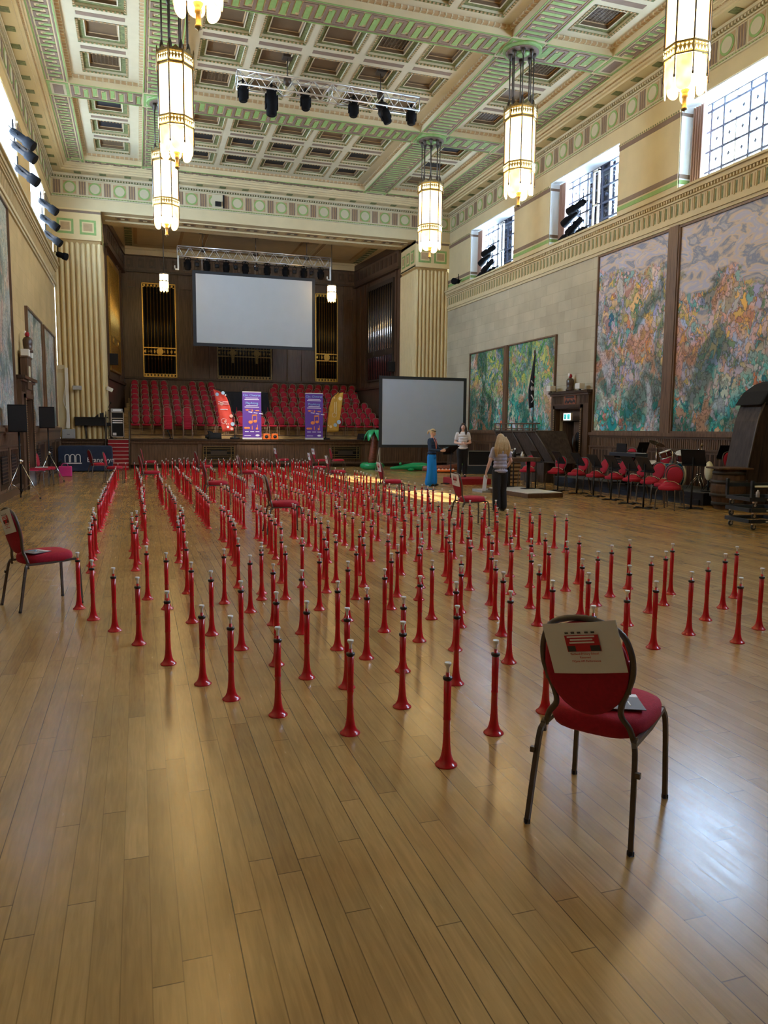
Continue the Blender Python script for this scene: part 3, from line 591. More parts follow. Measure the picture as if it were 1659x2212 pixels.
def organ(x0,x1,z0,z1,zb,label,mat_,n):
    g=thing('organ_grille',label,'organ grille',((x0+x1)/2,BY,z0),0,'organ pipe grilles'); W=(x1-x0)/2; H=z1-z0; zb-=z0
    a=MB(); a.box(-W,-.03,0,W,0,H); a.build('backing','black',g)
    a=MB(); a.box(-W,-.1,0,-W+.05,-.03,H); a.box(W-.05,-.1,0,W,-.03,H); a.box(-W,-.1,H-.05,W,-.03,H); a.box(-W,-.1,0,W,-.03,.04)
    a.box(-W+.05,-.08,.14,W-.05,-.05,.17)
    for k in range(int(2*W/.16)):
        x=-W+.13+k*.16; a.lathe([(.055,0),(.055,.02)],10,(0,0,0),0,Matrix.Translation((x,-.05,.09))@Matrix.Rotation(R(90),4,'X')); 
        if H>3.5: a.lathe([(.05,0),(.05,.02)],10,(0,0,0),0,Matrix.Translation((x,-.05,H-.11))@Matrix.Rotation(R(90),4,'X'))
    if H>3.5: a.box(-W+.05,-.08,H-.2,W-.05,-.05,H-.17)
    a.box(-W,-.12,zb-.2,W,-.05,zb-.15); a.box(-W,-.12,zb+.15,W,-.05,zb+.2)
    for k in range(int(2*W/.2)):
        x=-W+.14+k*.2; a.prism([(x-.07,zb),(x,zb+.1),(x+.07,zb),(x,zb-.1)],-.1,-.05,0,'y')
    a.box(-W+.04,-.07,zb-.05,W-.04,-.05,zb+.05)
    cs=(0,) if W<1 else (-.6,.6)
    for c in cs: a.lathe([(.17,0),(.17,.05)],8,(0,0,0),0,Matrix.Translation((c,-.1,zb))@Matrix.Rotation(R(90),4,'X'),ph=PI/8)
    if W>1:
        for c in cs: a.box(c-.06,-.14,zb-.5,c+.06,-.08,zb)
    a.build('frame',mat_,g)
    for k in range(n):
        x=-W+.1+(k+.5)*(2*W-.2)/n
        a=MB(); a.cyl((x,-.05,.17),.058,H-.35,10,0); a.build('pipe','pipe',g)
        if k<n-1:
            xx=x+(2*W-.2)/n/2; a=MB(); a.cyl((xx,-.09,.17),.014,H-.35,6); 
            for zz in (zb-.35,zb+.3,H*.9): a.ball((xx,-.09,zz),(.026,.026,.04),0,8,5)
            a.build('gilt_rod',mat_,g)
organ(.35,1.93,4.05,8.52,5.28,'tall gilt organ pipe grille left of the hanging screen, behind the left stage lamp','gold',9)
organ(8.88,10.08,4.05,8.55,5.3,'tall gilt organ pipe grille right of the hanging screen, behind the right stage lamp','gold',8)
organ(3.88,6.6,4.05,7.2,5.35,'wide pale organ pipe grille in the middle, mostly behind the hanging screen','bronze',17)
# stage platform, riser front, tiers
mb=MB(); SF=31.1
mb.box(XL,SF,1.06,XR,BY,1.14,0); mb.box(XL,SF-.04,1.08,XR,SF,1.15,1); mb.box(XL,SF+.1,.16,XR,SF+.2,1.06,2); mb.box(XL,SF+.28,0,XR,SF+.32,.18,1)
mb.box(XL,SF+.02,.98,XR,SF+.12,1.08,2); mb.box(XL,SF+.04,.14,XR,SF+.14,.2,2)
for x in (-.2,2.35,3.9,6.3,7.75,9.35,11.8): mb.box(x-.06,SF+.06,.16,x+.06,SF+.12,1.0,2)
for x in [i*.11-2.8 for i in range(146)]: mb.box(x,SF+.09,.22,x+.008,SF+.1,.96,1)
struct(mb.build('wall_stage_riser',['wood','woodd','woodm']))
def vent(x0,x1,label):
    g=thing('vent_grille',label,'vent',((x0+x1)/2,SF+.06,.33),0,'stage front vents'); W=(x1-x0)/2; a=MB()
    a.box(-W,-.0,0,W,.02,.53); a.build('backing','black',g)
    a=MB()
    for z in (0,.09,.17,.33,.42,.5): a.box(-W,-.04,z,W,0,z+.03)
    for x in (-W,-W+.12,W-.15,W-.03): a.box(x,-.045,0,x+.03,0,.53)
    a.box(-.32,-.05,.16,.32,0,.36,1); a.build('bars',['bronze','dkmetal'],g)
vent(2.48,3.74,'wooden slatted vent in the stage front under the coral flag'); vent(7.78,9.05,'wooden slatted vent in the stage front under the yellow flag')
TY=lambda j:33.9+.65*j*0.98
TZ=[1.30,1.55,1.80,2.06,2.31,2.57,2.80,3.05]
for j in range(8):
    mb=MB(); y0=TY(j)-.30; x1=[11.0,10.95,10.9,10.85,10.75,10.7,10.7,10.9][j]
    mb.box(-.28 if j<7 else -.28,y0,1.14 if j==0 else TZ[j-1],x1,BY-.02,TZ[j],0)
    mb.box(-.28,y0-.015,TZ[j]-.03,x1,y0,TZ[j]+.005,1)
    struct(mb.build('trim_%d'%(21+j),['woodl' if j%1==0 else 'wood','wood']))
mb=MB()
for j in range(8): mb.box(-1.0+.09*j,TY(j)-.3,1.14,-.3,BY-.05,TZ[j]-.08,0)
struct(mb.build('trim_29','woodl'))
# windows: glazing bars + glass
def window(side,y,idx,blindpanel):
    x=WX(side,-.62); g=bpy.data.objects.new('window_%d'%idx,None); C.objects.link(g); g.location=(x,y,Z0W); struct(g)
    H=Z1W-Z0W; a=MB(); a.box(-.01,-HW,0,.01,HW,H); a.build('pane','glass',g)
    a=MB(); n=9
    for k in range(n+1):
        yy=-HW+k*2*HW/n; th=.03 if k in (3,6) else .028; a.box(-.03,yy-th,0,.03,yy+th,H,1 if k in (3,6) else 0)
    zs=[.12,.6,1.08,1.56,2.04]
    for z in zs: a.box(-.03,-HW,z-.028,.03,HW,z+.028,0)
    for k in range(n+1):
        for z in zs: a.cbox((0,-HW+k*2*HW/n,z),(.07,.075,.06),0)
    for k in range(n):
        c=-HW+(k+.5)*2*HW/n
        for z in (.84,1.32,1.8): a.prism([(c-.045,z),(c,z+.06),(c+.045,z),(c,z-.06)],-.03,.03,0,'x')
        for q in (-.17,0,.17): a.tube([(0,c+q,.14),(0,c,.5)],.007,4,0)
    for yy in (-HW,HW): a.box(-.05,yy-.05,0,.05,yy+.05,H,1)
    a.box(-.05,-HW,-.02,.05,HW,.04,1); a.box(-.05,-HW,H-.05,.05,HW,H,0)
    a.build('glazing_bars',['leadbar','wbar'],g)
    if blindpanel:
        a=MB(); a.box(.09,-.62,0,.11,.66,H)
        a.build('blackout_panel','blind',g)
        a=MB()
        for z in zs: a.box(.06,-.62,z-.012,.08,.66,z+.012)
        for yy in (-.62,-.2,.22,.66): a.box(.06,yy-.012,0,.08,yy+.012,H)
        for z0_,z1_ in zip(zs,zs[1:]):
            for y0_,y1_ in ((-.62,-.2),(-.2,.22),(.22,.66)):
                a.tube([(.07,y0_,z0_),(.07,y1_,z1_)],.008,4); a.tube([(.07,y0_,z1_),(.07,y1_,z0_)],.008,4)
        o=a.build('panel_lattice','wbar',g)
for i,y in enumerate(WINY): window(1,y,i+1,False)
window(-1,21.1,6,False); window(-1,27.4,7,False)
for i,y in enumerate(WINY[:3]):
    mb=MB(); mb.box(WX(-1,-.70),y-HW,Z0W,WX(-1,-.64),y+HW,Z1W); o=mb.build('window_%d'%(8+i),'curtain'); struct(o)  # unseen closed curtains, added to stop sun through the near left openings
for y,nm in ((21.1,'middle'),(27.4,'far')):
    mb=MB(); x=XR+.72; mb.box(x,y-.75,Z0W,x+.02,y+.62,Z1W,0)
    for z in (8.0,8.48,8.96,9.44): mb.box(x-.03,y-.75,z-.012,x,y+.62,z+.012,1)
    for k in range(5): mb.box(x-.03,y-.75+k*.34,Z0W,x,y-.73+k*.34,Z1W,1)
    for k in range(4):
        for z in (8.0,8.48,8.96):
            a0=y-.74+k*.34; mb.tube([(x-.02,a0,z),(x-.02,a0+.34,z+.48)],.008,4,1); mb.tube([(x-.02,a0,z+.48),(x-.02,a0+.34,z)],.008,4,1)
    tag(mb.build('blackout_board',['blind','latticegrey']),'dark latticed blackout board in the %s right-hand window'%nm,'blackout board','window blackout boards')
# curtains at the far side of each right-hand window
def curtain(y,label):
    mb=MB(); n=46; vs=[]; fs=[]
    for k in range(n+1):
        t=k/n; yy=y+1.86-.42*t; xx=XR+.36+.06*math.sin(t*2*PI*5)+.02*math.sin(t*31)
        vs+= [(xx,yy,Z0W+.02),(xx+.02,yy,Z1W-.06),(xx+.025,yy,Z0W+.02),(xx+.045,yy,Z1W-.06)]
    for k in range(n):
        a=4*k; b=a+4; fs+= [(a,b,b+1,a+1),(a+3,b+3,b+2,a+2)]
    mb.add(vs,fs,0,True); tag(mb.build('curtain','curtain'),label,'curtain','curtains of the high windows')
for y,nm in ((14.75,'nearest'),(21.1,'middle'),(27.4,'farthest')): curtain(y,'mauve curtain drawn back at the far side of the %s right window'%nm)
# wainscot
def wains(side,y0,y1):
    mb=MB()
    wbox(mb,side,0,.06,y0,y1,0,1.55,0); wbox(mb,side,.06,.12,y0,y1,0,.16,1); wbox(mb,side,.06,.10,y0,y1,1.12,1.17,1); wbox(mb,side,.06,.13,y0,y1,1.48,1.57,0); wbox(mb,side,.06,.09,y0,y1,1.42,1.48,1)
    y=y0+.02
    while y<y1-.05: wbox(mb,side,.06,.075,y,y+.05,1.18,1.42,0); y+=.075
    y=y0
    while y<y1-.3:
        e=min(y+1.55,y1); wbox(mb,side,.06,.085,y,y+.09,.16,1.12,0); wbox(mb,side,.06,.085,e-.09,e,.16,1.12,0)
        yy=y+.15
        while yy<e-.15: wbox(mb,side,.06,.068,yy,yy+.1,.22,1.06,2); yy+=.16
        y=e
    return mb
i=0
for side,segs in ((1,[(YB,20.03),(22.2,31.1)]),(-1,[(YB,20.6),(22.9,31.1)])):
    for a,b in segs: struct(wains(side,a,b).build('baseboard_'+('right','right_far','left','left_far')[i],['woodm','wood','woodd'])); i+=1
# wall vents low in the wainscot
for side,y,lab in ((1,18.6,'dark slatted vent in the wainscot behind the electric keyboard'),(-1,18.1,'dark slatted vent low on the left wainscot, nearest the camera'),(-1,19.4,'dark slatted vent on the left wainscot beside the front loudspeaker'),(-1,24.2,'dark slatted vent on the left wainscot behind the pink bag'),(-1,27.5,'narrow dark vent on the left wainscot near the stage')):
    g=thing('wall_vent',lab,'vent',(WX(side,.085),y,.35),0,'wall vents'); a=MB(); a.box(-.008,-.35,0,.008,.35,.6); a.build('backing','black',g)
    a=MB()
    for k in range(8): a.box(-.014,-.37,.02+k*.075,.014,.37,.045+k*.075)
    a.build('slats','woodd',g)
# right doorway with its case
def doorcase(side,y0,y1,o0,o1):
    mb=MB()
    wbox(mb,side,0,.16,y0,o0,0,2.80,0); wbox(mb,side,0,.16,o1,y1,0,2.80,0); wbox(mb,side,0,.16,o0,o1,2.3,2.80,0)
    wbox(mb,side,0,.26,y0-.05,y1+.05,2.78,2.86,1); wbox(mb,side,0,.21,y0-.02,y1+.02,2.72,2.78,0)
    wbox(mb,side,.16,.20,o0-.12,o0-.02,0,2.42,1); wbox(mb,side,.16,.20,o1+.02,o1+.12,0,2.42,1); wbox(mb,side,.16,.20,o0-.12,o1+.12,2.32,2.42,1)
    y=y0+.03
    while y<y1-.04: wbox(mb,side,.16,.168,y,y+.03,2.46,2.72,1) if not(o0+.1<y<o1-.4) else None; y+=.07
    z=.1
    while z<2.3: 
        for yy in (o0-.06,o1+.06): wbox(mb,side,.20,.212,yy-.02,yy+.02,z,z+.03,2)
        z+=.06
    return mb
struct(doorcase(1,20.03,22.2,20.44,21.9).build('door_1',['wood','woodd','tan']))
mb=MB(); mb.box(XR-.0,20.44,0,XR+.5,20.47,2.3,0); mb.box(XR+.5,19.9,0,XR+2.2,19.95,2.4,0); mb.box(XR+.5,22.6,0,XR+2.2,22.65,2.4,0); mb.box(XR+2.2,19.9,0,XR+2.25,22.65,2.4,0); mb.box(XR+.5,19.9,2.4,XR+2.25,22.65,2.45,0); mb.box(XR+.0,19.9,-.02,XR+2.25,22.65,0,0)
mb.box(XR+.5,19.9,0,XR+.55,20.44,2.4,0); mb.box(XR+.5,21.9,0,XR+.55,22.65,2.4,0)
struct(mb.build('wall_corridor','corridor'))
# transom + leaves
mb=MB(); mb.box(XR+.05,20.44,1.92,XR+.12,21.9,2.3,0); struct(mb.build('trim_30','wood'))
def leaf(y,rz,w,label,glassmat,hinge):
    g=thing('door',label,'door',(XR+.1,y,0),rz,'swing door leaves'); a=MB()
    a.box(-.02,0,.02,.02,w,1.9); a.build('panel','wood',g)
    a=MB(); M=Matrix.Translation((-.03,w*.62,1.25))
    a.lathe([(1,0),(1,.06)],20,(0,0,0),0,M@Matrix.Rotation(R(90),4,'Y')@Matrix.Diagonal((.30,.12,1,1))); a.build('oval_window',glassmat,g)
    a=MB(); a.tube(catmull([(-.05,w*.62+.13*math.cos(t),1.25+.31*math.sin(t)) for t in [2*PI*k/12 for k in range(12)]],3,True),.014,6,0,True); a.build('window_ring','black',g)
leaf(20.46,0,.72,'closed right leaf of the wooden swing door with dark oval window','black',0)
leaf(21.88,R(-105),.72,'open left leaf of the wooden swing door with pale oval window','ovalglass',0)
struct(doorcase(-1,20.6,22.9,21.1,22.4).build('door_2',['wood','woodd','tan']))
mb=MB(); wbox(mb,-1,-.1,-.02,21.1,22.4,0,2.3,0); struct(mb.build('door_3','woodd'))
# murals, each a painted panel with oak frame
def mural(side,y0,y1,z0,z1,m,label,fr_=.05,grp='wall paintings'):
    g=thing('mural',label,'mural',(WX(side,0),(y0+y1)/2,z0),0,grp); s=-1 if side>0 else 1
    a=MB(); W=(y1-y0)/2; H=z1-z0; x0,x1=sorted((0,.03*s)); a.box(x0,-W,0,x1,W,H); a.build('canvas',m,g)
    a=MB(); x0,x1=sorted((0,.08*s))
    for p in ((-W-fr_,0-fr_,-W,H+fr_),(W,-fr_,W+fr_,H+fr_),(-W,-fr_,W,0),(-W,H,W,H+fr_)): a.box(x0,p[0],p[1],x1,p[2],p[3])
    a.build('frame','woodm',g)
mural(1,11.6,16.35,1.62,6.72,'mural_a','large painted mural of crowded blossoms under clouds, nearest on the right wall')
mural(1,16.8,19.9,1.62,6.72,'mural_b','tall painted mural beside the wooden doorway on the right wall')
mural(1,6.3,11.3,1.62,6.72,'mural_a','large painted mural at the right wall, mostly past the picture edge')
mural(1,22.25,25.55,1.62,4.70,'mural_c','small leafy mural on the right wall behind the black pirate flag')
mural(1,25.90,28.95,1.62,4.70,'mural_d','small leafy mural on the right wall nearest the stage')
mural(-1,14.0,20.3,1.62,6.7,'mural_l','large muted mural on the left wall at the picture edge')
mural(-1,23.05,26.4,1.62,4.82,'mural_ls','small muted green mural on the left wall nearer the camera')
mural(-1,27.0,30.2,1.62,4.82,'mural_ls','small muted green mural on the left wall next to the stage column')
mb=MB(); wbox(mb,1,0,.1,16.40,16.75,1.57,6.8,0); wbox(mb,1,0,.1,25.60,25.85,1.57,4.75,0); wbox(mb,1,0,.05,11.35,11.6,1.57,6.8,0); struct(mb.build('trim_31','woodm'))
# =============== CHANDELIERS ===============
def octo(r,z,ph=PI/8): return [(r*math.cos(ph+PI/4*k),r*math.sin(ph+PI/4*k),z) for k in range(8)]
def chandelier(loc,label,proto=[None]):
    """loc z = ceiling; lantern hangs 1.5 m below"""
    if proto[0] is not None: return dup(proto[0],loc,0,label,'hanging lantern chandeliers')
    g=thing('chandelier',label,'chandelier',loc,0,'hanging lantern chandeliers'); proto[0]=g
    a=MB(); a.lathe([(.50,-.07),(.50,0)],28,mi=0); a.lathe([(.42,-.09),(.42,-.07)],28,mi=1); a.lathe([(.12,-.14),(.2,-.09)],20,mi=0); a.build('ceiling_rose',['green','brown'],g)
    for k in range(8):
        t=PI/4*k+PI/8; x,y=.30*math.cos(t),.30*math.sin(t); a=MB()
        a.cyl((x,y,-1.45),.016,1.36,8,0); a.lathe([(.018,0),(.055,.1),(.06,.16)],8,(x,y,-.27),0); a.lathe([(.05,0),(.045,.2),(.02,.3)],8,(x*1.03,y*1.03,-1.52),0)
        a.build('suspension_rod','dkmetal',g)
    a=MB(); z=-1.75
    a.lathe([(.40,z),(.42,z+.02),(.42,z+.05),(.40,z+.07),(.40,z+.24),(.43,z+.26),(.43,z+.30)],8,mi=0,smooth=False,cap=False,ph=PI/8)
    a.lathe([(.39,z+.02),(.39,z+.27)],8,mi=0,smooth=False,cap=True,ph=PI/8)
    for k in range(8):
        t=PI/4*k; c=math.cos(PI/8); M=Matrix.Rotation(t+PI/4,4,'Z')
        for q in (-.1,-.035,.035,.1): a.prism([(q-.03,z+.08),(q+.03,z+.08),(q,z+.17)],.40*c+.001,.40*c+.008,1,'x',M); a.prism([(q-.022,z+.22),(q+.022,z+.22),(q,z+.19)],.40*c+.001,.40*c+.008,1,'x',M)
        a.prism([(-.08,z+.3),(.08,z+.3),(0,z+.37)],.42*c-.01,.42*c+.01,0,'x',M)
        t+=PI/8; a.lathe([(.016,z-.02),(.016,z+.34),(.004,z+.40)],6,(.425*math.cos(t),.425*math.sin(t),0),0)
    a.build('crown_band',['bronze','lampcut'],g)
    z0,z1=-2.80,-1.75
    for k in range(8):
        t=PI/8+PI/4*k; t2=t+PI/4; r=.375; a=MB()
        p=[(r*math.cos(t),r*math.sin(t),z0),(r*math.cos(t2),r*math.sin(t2),z0),(r*math.cos(t2),r*math.sin(t2),z1),(r*math.cos(t),r*math.sin(t),z1)]
        q=[(x*.985,y*.985,w) for x,y,w in p]
        a.add(p+q,[(0,1,2,3),(7,6,5,4),(0,4,5,1),(1,5,6,2),(2,6,7,3),(3,7,4,0)]); a.build('glass_pane','lampA',g)
    a=MB()
    for x,y,_ in octo(.395,0): a.cyl((x,y,z0),.017,z1-z0,6,0)
    for x,y,_ in octo(.40,0): a.cyl((x,y,-3.35),.012,.4,6,0); a.ball((x,y,-3.36),(.02,.02,.035),0,8,5)
    a.build('upright_bars','dkmetal',g)
    a=MB(); z=-3.02
    a.lathe([(.40,z),(.41,z+.02),(.40,z+.04),(.40,z+.18),(.42,z+.2),(.42,z+.22)],8,mi=0,smooth=False,cap=False,ph=PI/8)
    for k in range(8):
        c=math.cos(PI/8); M=Matrix.Rotation(PI/4*k+PI/4,4,'Z')
        for q in (-.105,-.035,.035,.105): a.prism([(q-.028,z+.04),(q-.014,z+.04),(q,z+.09),(q+.014,z+.04),(q+.028,z+.04),(q,z+.12)],.41*c,.41*c+.006,1,'x',M); a.prism([(q-.025,z+.17),(q+.025,z+.17),(q,z+.145)],.41*c,.41*c+.006,1,'x',M)
    a.build('middle_band',['bronze','lampcut'],g)
    for k in range(8):
        M=Matrix.Rotation(PI/4*k+PI/4,4,'Z'); c=math.cos(PI/8)
        lo=-3.42 if k%2 else -3.50
        poly=[(-.13,-3.02),(.13,-3.02),(.13,lo)]+[(.13*math.cos(t),lo-.12*math.sin(t)) for t in [PI*i/8 for i in range(1,8)]]+[(-.13,lo)]
        a=MB(); a.prism(poly,.38*c-.006,.38*c,0,'x',M); a.build('scalloped_glass','lampC',g)
    a=MB(); a.lathe([(.10,-3.50),(.27,-3.36),(.29,-3.04)],16,mi=0,cap=True); a.build('inner_bowl','lampB',g)
    a=MB(); a.lathe([(.0,-3.90),(.012,-3.86),(.055,-3.84),(.055,-3.81),(.04,-3.79),(.04,-3.64),(.055,-3.62),(.05,-3.58),(.045,-3.56),(.09,-3.48),(.08,-3.46)],16,mi=0); a.build('finial','bronze',g)
    return g
for x,y,lab in ((9.58,12.0,'large lantern chandelier cut by the top edge at the far right'),(9.58,18.3,'lantern chandelier hanging in the middle of the right-hand row'),(9.58,24.6,'lantern chandelier of the right-hand row nearest the stage'),
    (1.0,12.0,'chandelier at the top left of which only the scalloped bottom shows'),(1.0,18.3,'big lantern chandelier of the left row, in front of the farther one'),(1.0,24.6,'lantern chandelier of the left row nearest the stage'),(1.0,5.7,'lantern chandelier of the left row beyond the top edge of the picture'),(9.58,5.7,'lantern chandelier of the right row beyond the top edge of the picture')):
    chandelier((x,y,ZC),lab)
def stage_lamp(x,y,label):
    g=thing('stage_lantern',label,'ceiling lamp',(x,y,ZS),0,'small stage lanterns'); zt,zb=8.12,7.3; a=MB()
    a.cyl((0,0,zt-ZS),.018,ZS-zt+.06,8); a.lathe([(.03,-.12),(.1,-.04),(.1,.06)],12); a.build('rod','dkmetal',g)
    a=MB(); a.lathe([(.19,zt-ZS-.32),(.19,zt-ZS-.05)],8,smooth=False,ph=PI/8); a.lathe([(.2,zt-ZS-.5-.12),(.2,zt-ZS-.34)],8,smooth=False,ph=PI/8); a.build('glass','lampS',g)
    a=MB(); a.lathe([(.2,zt-ZS-.06),(.225,zt-ZS-.03),(.205,zt-ZS+.02)],8,smooth=False,ph=PI/8); a.lathe([(.215,zt-ZS-.36),(.215,zt-ZS-.32)],8,smooth=False,ph=PI/8)
    for x2,y2,_ in octo(.2,0): a.cyl((x2,y2,zb-ZS+.15),.012,.65,6)
    a.build('metal_frame','dkmetal',g)
    for k in range(8):
        M=Matrix.Rotation(PI/4*k+PI/4,4,'Z'); lo=zt-ZS-.62
        a=MB(); a.prism([(-.06,lo),(.06,lo),(.06,lo-.08),(0,lo-.15),(-.06,lo-.08)],.17,.175,0,'x',M); a.build('scalloped_glass','lampC',g)
stage_lamp(1.23,34.2,'small lantern hanging over the stage in front of the left organ pipes'); stage_lamp(8.57,34.2,'small lantern hanging over the stage right of the big screen')
# =============== LIGHTING TRUSSES ===============
def truss(x0,x1,y,z,h,name,label,drops):
    g=thing(name,label,'lighting truss',((x0+x1)/2,y,z),0,'lighting trusses'); L=x1-x0; a=MB(); w=.18
    corners=[(-w,0),(w,0),(-w,-h),(w,-h)]
    for cy,cz in corners: a.tube([(-L/2,cy,cz),(L/2,cy,cz)],.024,8)
    n=int(L/.5)
    for i in range(n):
        xa=-L/2+i*L/n; xb=xa+L/n; xm=(xa+xb)/2
        for (c1,c2) in ((0,2),(1,3),(0,1),(2,3)):
            p,q=corners[c1],corners[c2]; a.tube([(xa,p[0],p[1]),(xm,q[0],q[1])],.011,5); a.tube([(xm,q[0],q[1]),(xb,p[0],p[1])],.011,5)
    for xa in (-L/2,0,L/2):
        a.tube([(xa,-w,0),(xa,w,0),(xa,w,-h),(xa,-w,-h)],.014,5,closed=True)
    a.build('frame','steel',g)
    for dx,top in drops:
        b=MB(); b.cyl((dx,0,0),.014,top-z,6); b.lathe([(.05,.0),(.11,.05),(.11,.16),(.04,.25)],10,(dx,0,-.15)); b.box(dx-.13,-.13,top-z-.06,dx+.13,.13,top-z); b.build('hoist','dkmetal',g)
    return g
truss(2.75,7.87,21.35,11.0,.36,'lighting_truss','silver box truss hanging under the coffered hall ceiling',[(-1.2,11.6),(1.45,11.6)])
truss(1.82,8.58,34.6,9.35,.42,'lighting_truss','silver box truss over the stage above the big screen',[(-2.3,ZS),(0,ZS),(2.3,ZS)])
def moving_head(x,y,z,L,kind,label,grp,r=.13,tilt=0):
    g=thing('stage_light',label,'stage light',(x,y,z),0,grp)
    a=MB(); a.tube(catmull([(-r*.9,0,-.16),(-r*1.0,0,-.06),(-.04,0,-.02),(.04,0,-.02),(r*1.0,0,-.06),(r*.9,0,-.16)],3),.014,6); a.box(-.03,-.03,-.06,.03,.03,.03); a.build('clamp_yoke','blackmatte',g)
    M=Matrix.Translation((0,0,-.13))@Matrix.Rotation(tilt,4,'Y')
    a=MB(); a.lathe([(r*.7,-L),(r*.95,-L+.03),(r*1.0,-L*.6),(r*1.12,-L*.58),(r*1.12,-L*.3),(r*.95,-L*.25),(r*.9,-.02),(r*.5,.02)],14,M=M)
    a.box(-r*1.15,-r*.4,-L*.75,-r*.95,r*.4,-L*.2,0,M); a.box(r*.95,-r*.4,-L*.75,r*1.15,r*.4,-L*.2,0,M); a.build('lamp_body','blackmatte',g)
    return g
for i,(x,zt,zb) in enumerate([(2.91,10.76,10.28),(3.67,10.64,10.02),(4.61,10.78,10.29),(5.97,10.83,10.29),(6.8,10.71,10.06),(7.69,10.84,10.3)]):
    od=['first','second','third','fourth','fifth','sixth'][i]
    g=moving_head(x,21.35,10.82,(10.70-zb) if i!=4 else .5,0,'black stage light, %s from the left on the hall truss'%od,'stage lights on the hall truss',.125 if i!=1 else .15,0 if i!=4 else R(-24))
    if i==4:
        a=MB(); a.ball((0,0,-.12),(.19,.16,.1)); a.ball((0,0,-.3),(.11,.11,.16)); a.build('swivel_base','black',g)
for i,x in enumerate([2.25,3.06,3.89,4.73,5.7,6.53,7.37,8.15]):
    moving_head(x,34.6,8.95,.42,0,'black stage light, number %s from the left on the stage truss'%(['one','two','three','four','five','six','seven','eight'][i]),'stage lights on the stage truss',.13)
for i,x in enumerate([2.65,3.5,4.31,5.21,6.11,6.94,7.72]):
    g=thing('stage_light','small open black wash light, %s of seven between the bigger lights on the stage truss'%(['first','second','third','fourth','fifth','sixth','seventh'][i]),'stage light',(x,34.6,8.93),0,'wash lights on the stage truss')
    a=MB(); a.tube([(.1*math.cos(t),0,-.18+.1*math.sin(t)) for t in [2*PI*k/12 for k in range(12)]],.015,6,0,True); a.box(-.02,-.02,-.08,.02,.02,0); a.build('ring_yoke','black',g)
    a=MB(); a.lathe([(.08,-.06),(.1,0),(.1,.1)],12,(0,0,-.3)); a.build('lamp_body','black',g)
for x,l in ((1.84,'left'),(8.55,'right')):
    o=MB(); o.box(-.03,-.03,-.55,.03,.03,0); o.box(-.16,-.03,-.6,.03,.03,-.54); o.box(-.16,-.03,-.6,-.12,.03,-.42); tag(o.build('truss_bracket','white2',loc=(x,34.4,8.93)),'white bracket under the %s end of the stage truss'%l,'bracket')
# black lights clamped in the windows
def par_can(loc,d,L,label,grp,n=2):
    """spotlight body along direction d"""
    g=thing('spotlight',label,'spotlight',loc,0,grp); d=Vector(d).normalized(); M=d.to_track_quat('Z','Y').to_matrix().to_4x4()
    a=MB(); a.lathe([(.07,-L*.1),(.10,0),(.10,L*.55),(.13,L*.6),(.13,L)],12,M=M); a.box(-.13,-.02,L*.1,.13,.02,L*.3,0,M); a.build('lamp_body','blackmatte',g)
    a=MB(); a.tube([M@Vector((-.15,0,L*.3)),M@Vector((-.15,0,-.05))+Vector((0,0,.05)),M@Vector((.15,0,-.05))+Vector((0,0,.05)),M@Vector((.15,0,L*.3))],.012,6); a.tube([(0,0,.0),(0,0,.3)],.018,6); a.build('yoke','blackmatte',g)
    return g
cnt=0
for wy,nm in ((21.1,'middle'),(27.4,'farthest')):
    x=XR+.3
    st=thing('lighting_stand','white upright lighting bar standing in the %s right window'%nm,'stand',(x,wy-.35,Z0W),0,'white bars in the windows')
    a=MB(); a.box(-.03,-.16,.1,.03,-.10,2.0); a.box(-.03,.10,.1,.03,.16,2.0); a.box(-.03,-.16,1.95,.03,.16,2.02); a.box(-.03,-.16,.95,.03,.16,1.0); a.box(-.03,-.16,.1,.03,.16,.16); a.build('bar_frame','white2',st)
    a=MB(); a.cyl((0,0,0),.02,.2,6); a.cyl((0,0,0),.18,.02,12); a.build('foot','dkmetal',st)
    for k,(dy,z,d) in enumerate([(.75,8.55,(-.2,1,-.45)),(.9,8.05,(-.2,.9,-.5)),(.35,8.75,(-.3,1,-.3)),(.5,8.25,(-.2,1,-.6)),(.3,7.9,(-.2,1,-.35))]):
        par_can((x,wy+dy,z),d,.62,'black spotlight in the %s right window, %s'%(nm,['upper pair, far one','lower pair, far one','highest one','middle one','lowest one by the bar'][k]),'spotlights in the right windows')
for k,(y,z,lab) in enumerate([(27.7,8.9,'upper black spotlight in the far left window'),(27.9,8.45,'lower black spotlight in the far left window'),(28.8,8.15,'spotlight low in the far left window'),(21.9,9.0,'upper black spotlight at the left edge, in the nearer window'),(22.1,8.75,'middle black spotlight at the left edge, in the nearer window'),(22.5,8.3,'lowest black spotlight at the left edge, in the nearer window')]):
    par_can((XL+.05 if k!=9 else XL,y,z),(.75,-.15,-.55),.6,lab,'spotlights in the left windows')
par_can((XL+.25,30.6,7.85),(.9,-.3,-.3),.35,'small blue-grey spotlight on the left ledge beside the column','spotlights in the left windows')
par_can((XR-.25,29.9,7.8),(-.8,-.4,-.1),.32,'small black spotlight on the right ledge beside the column','spotlights in the right windows')
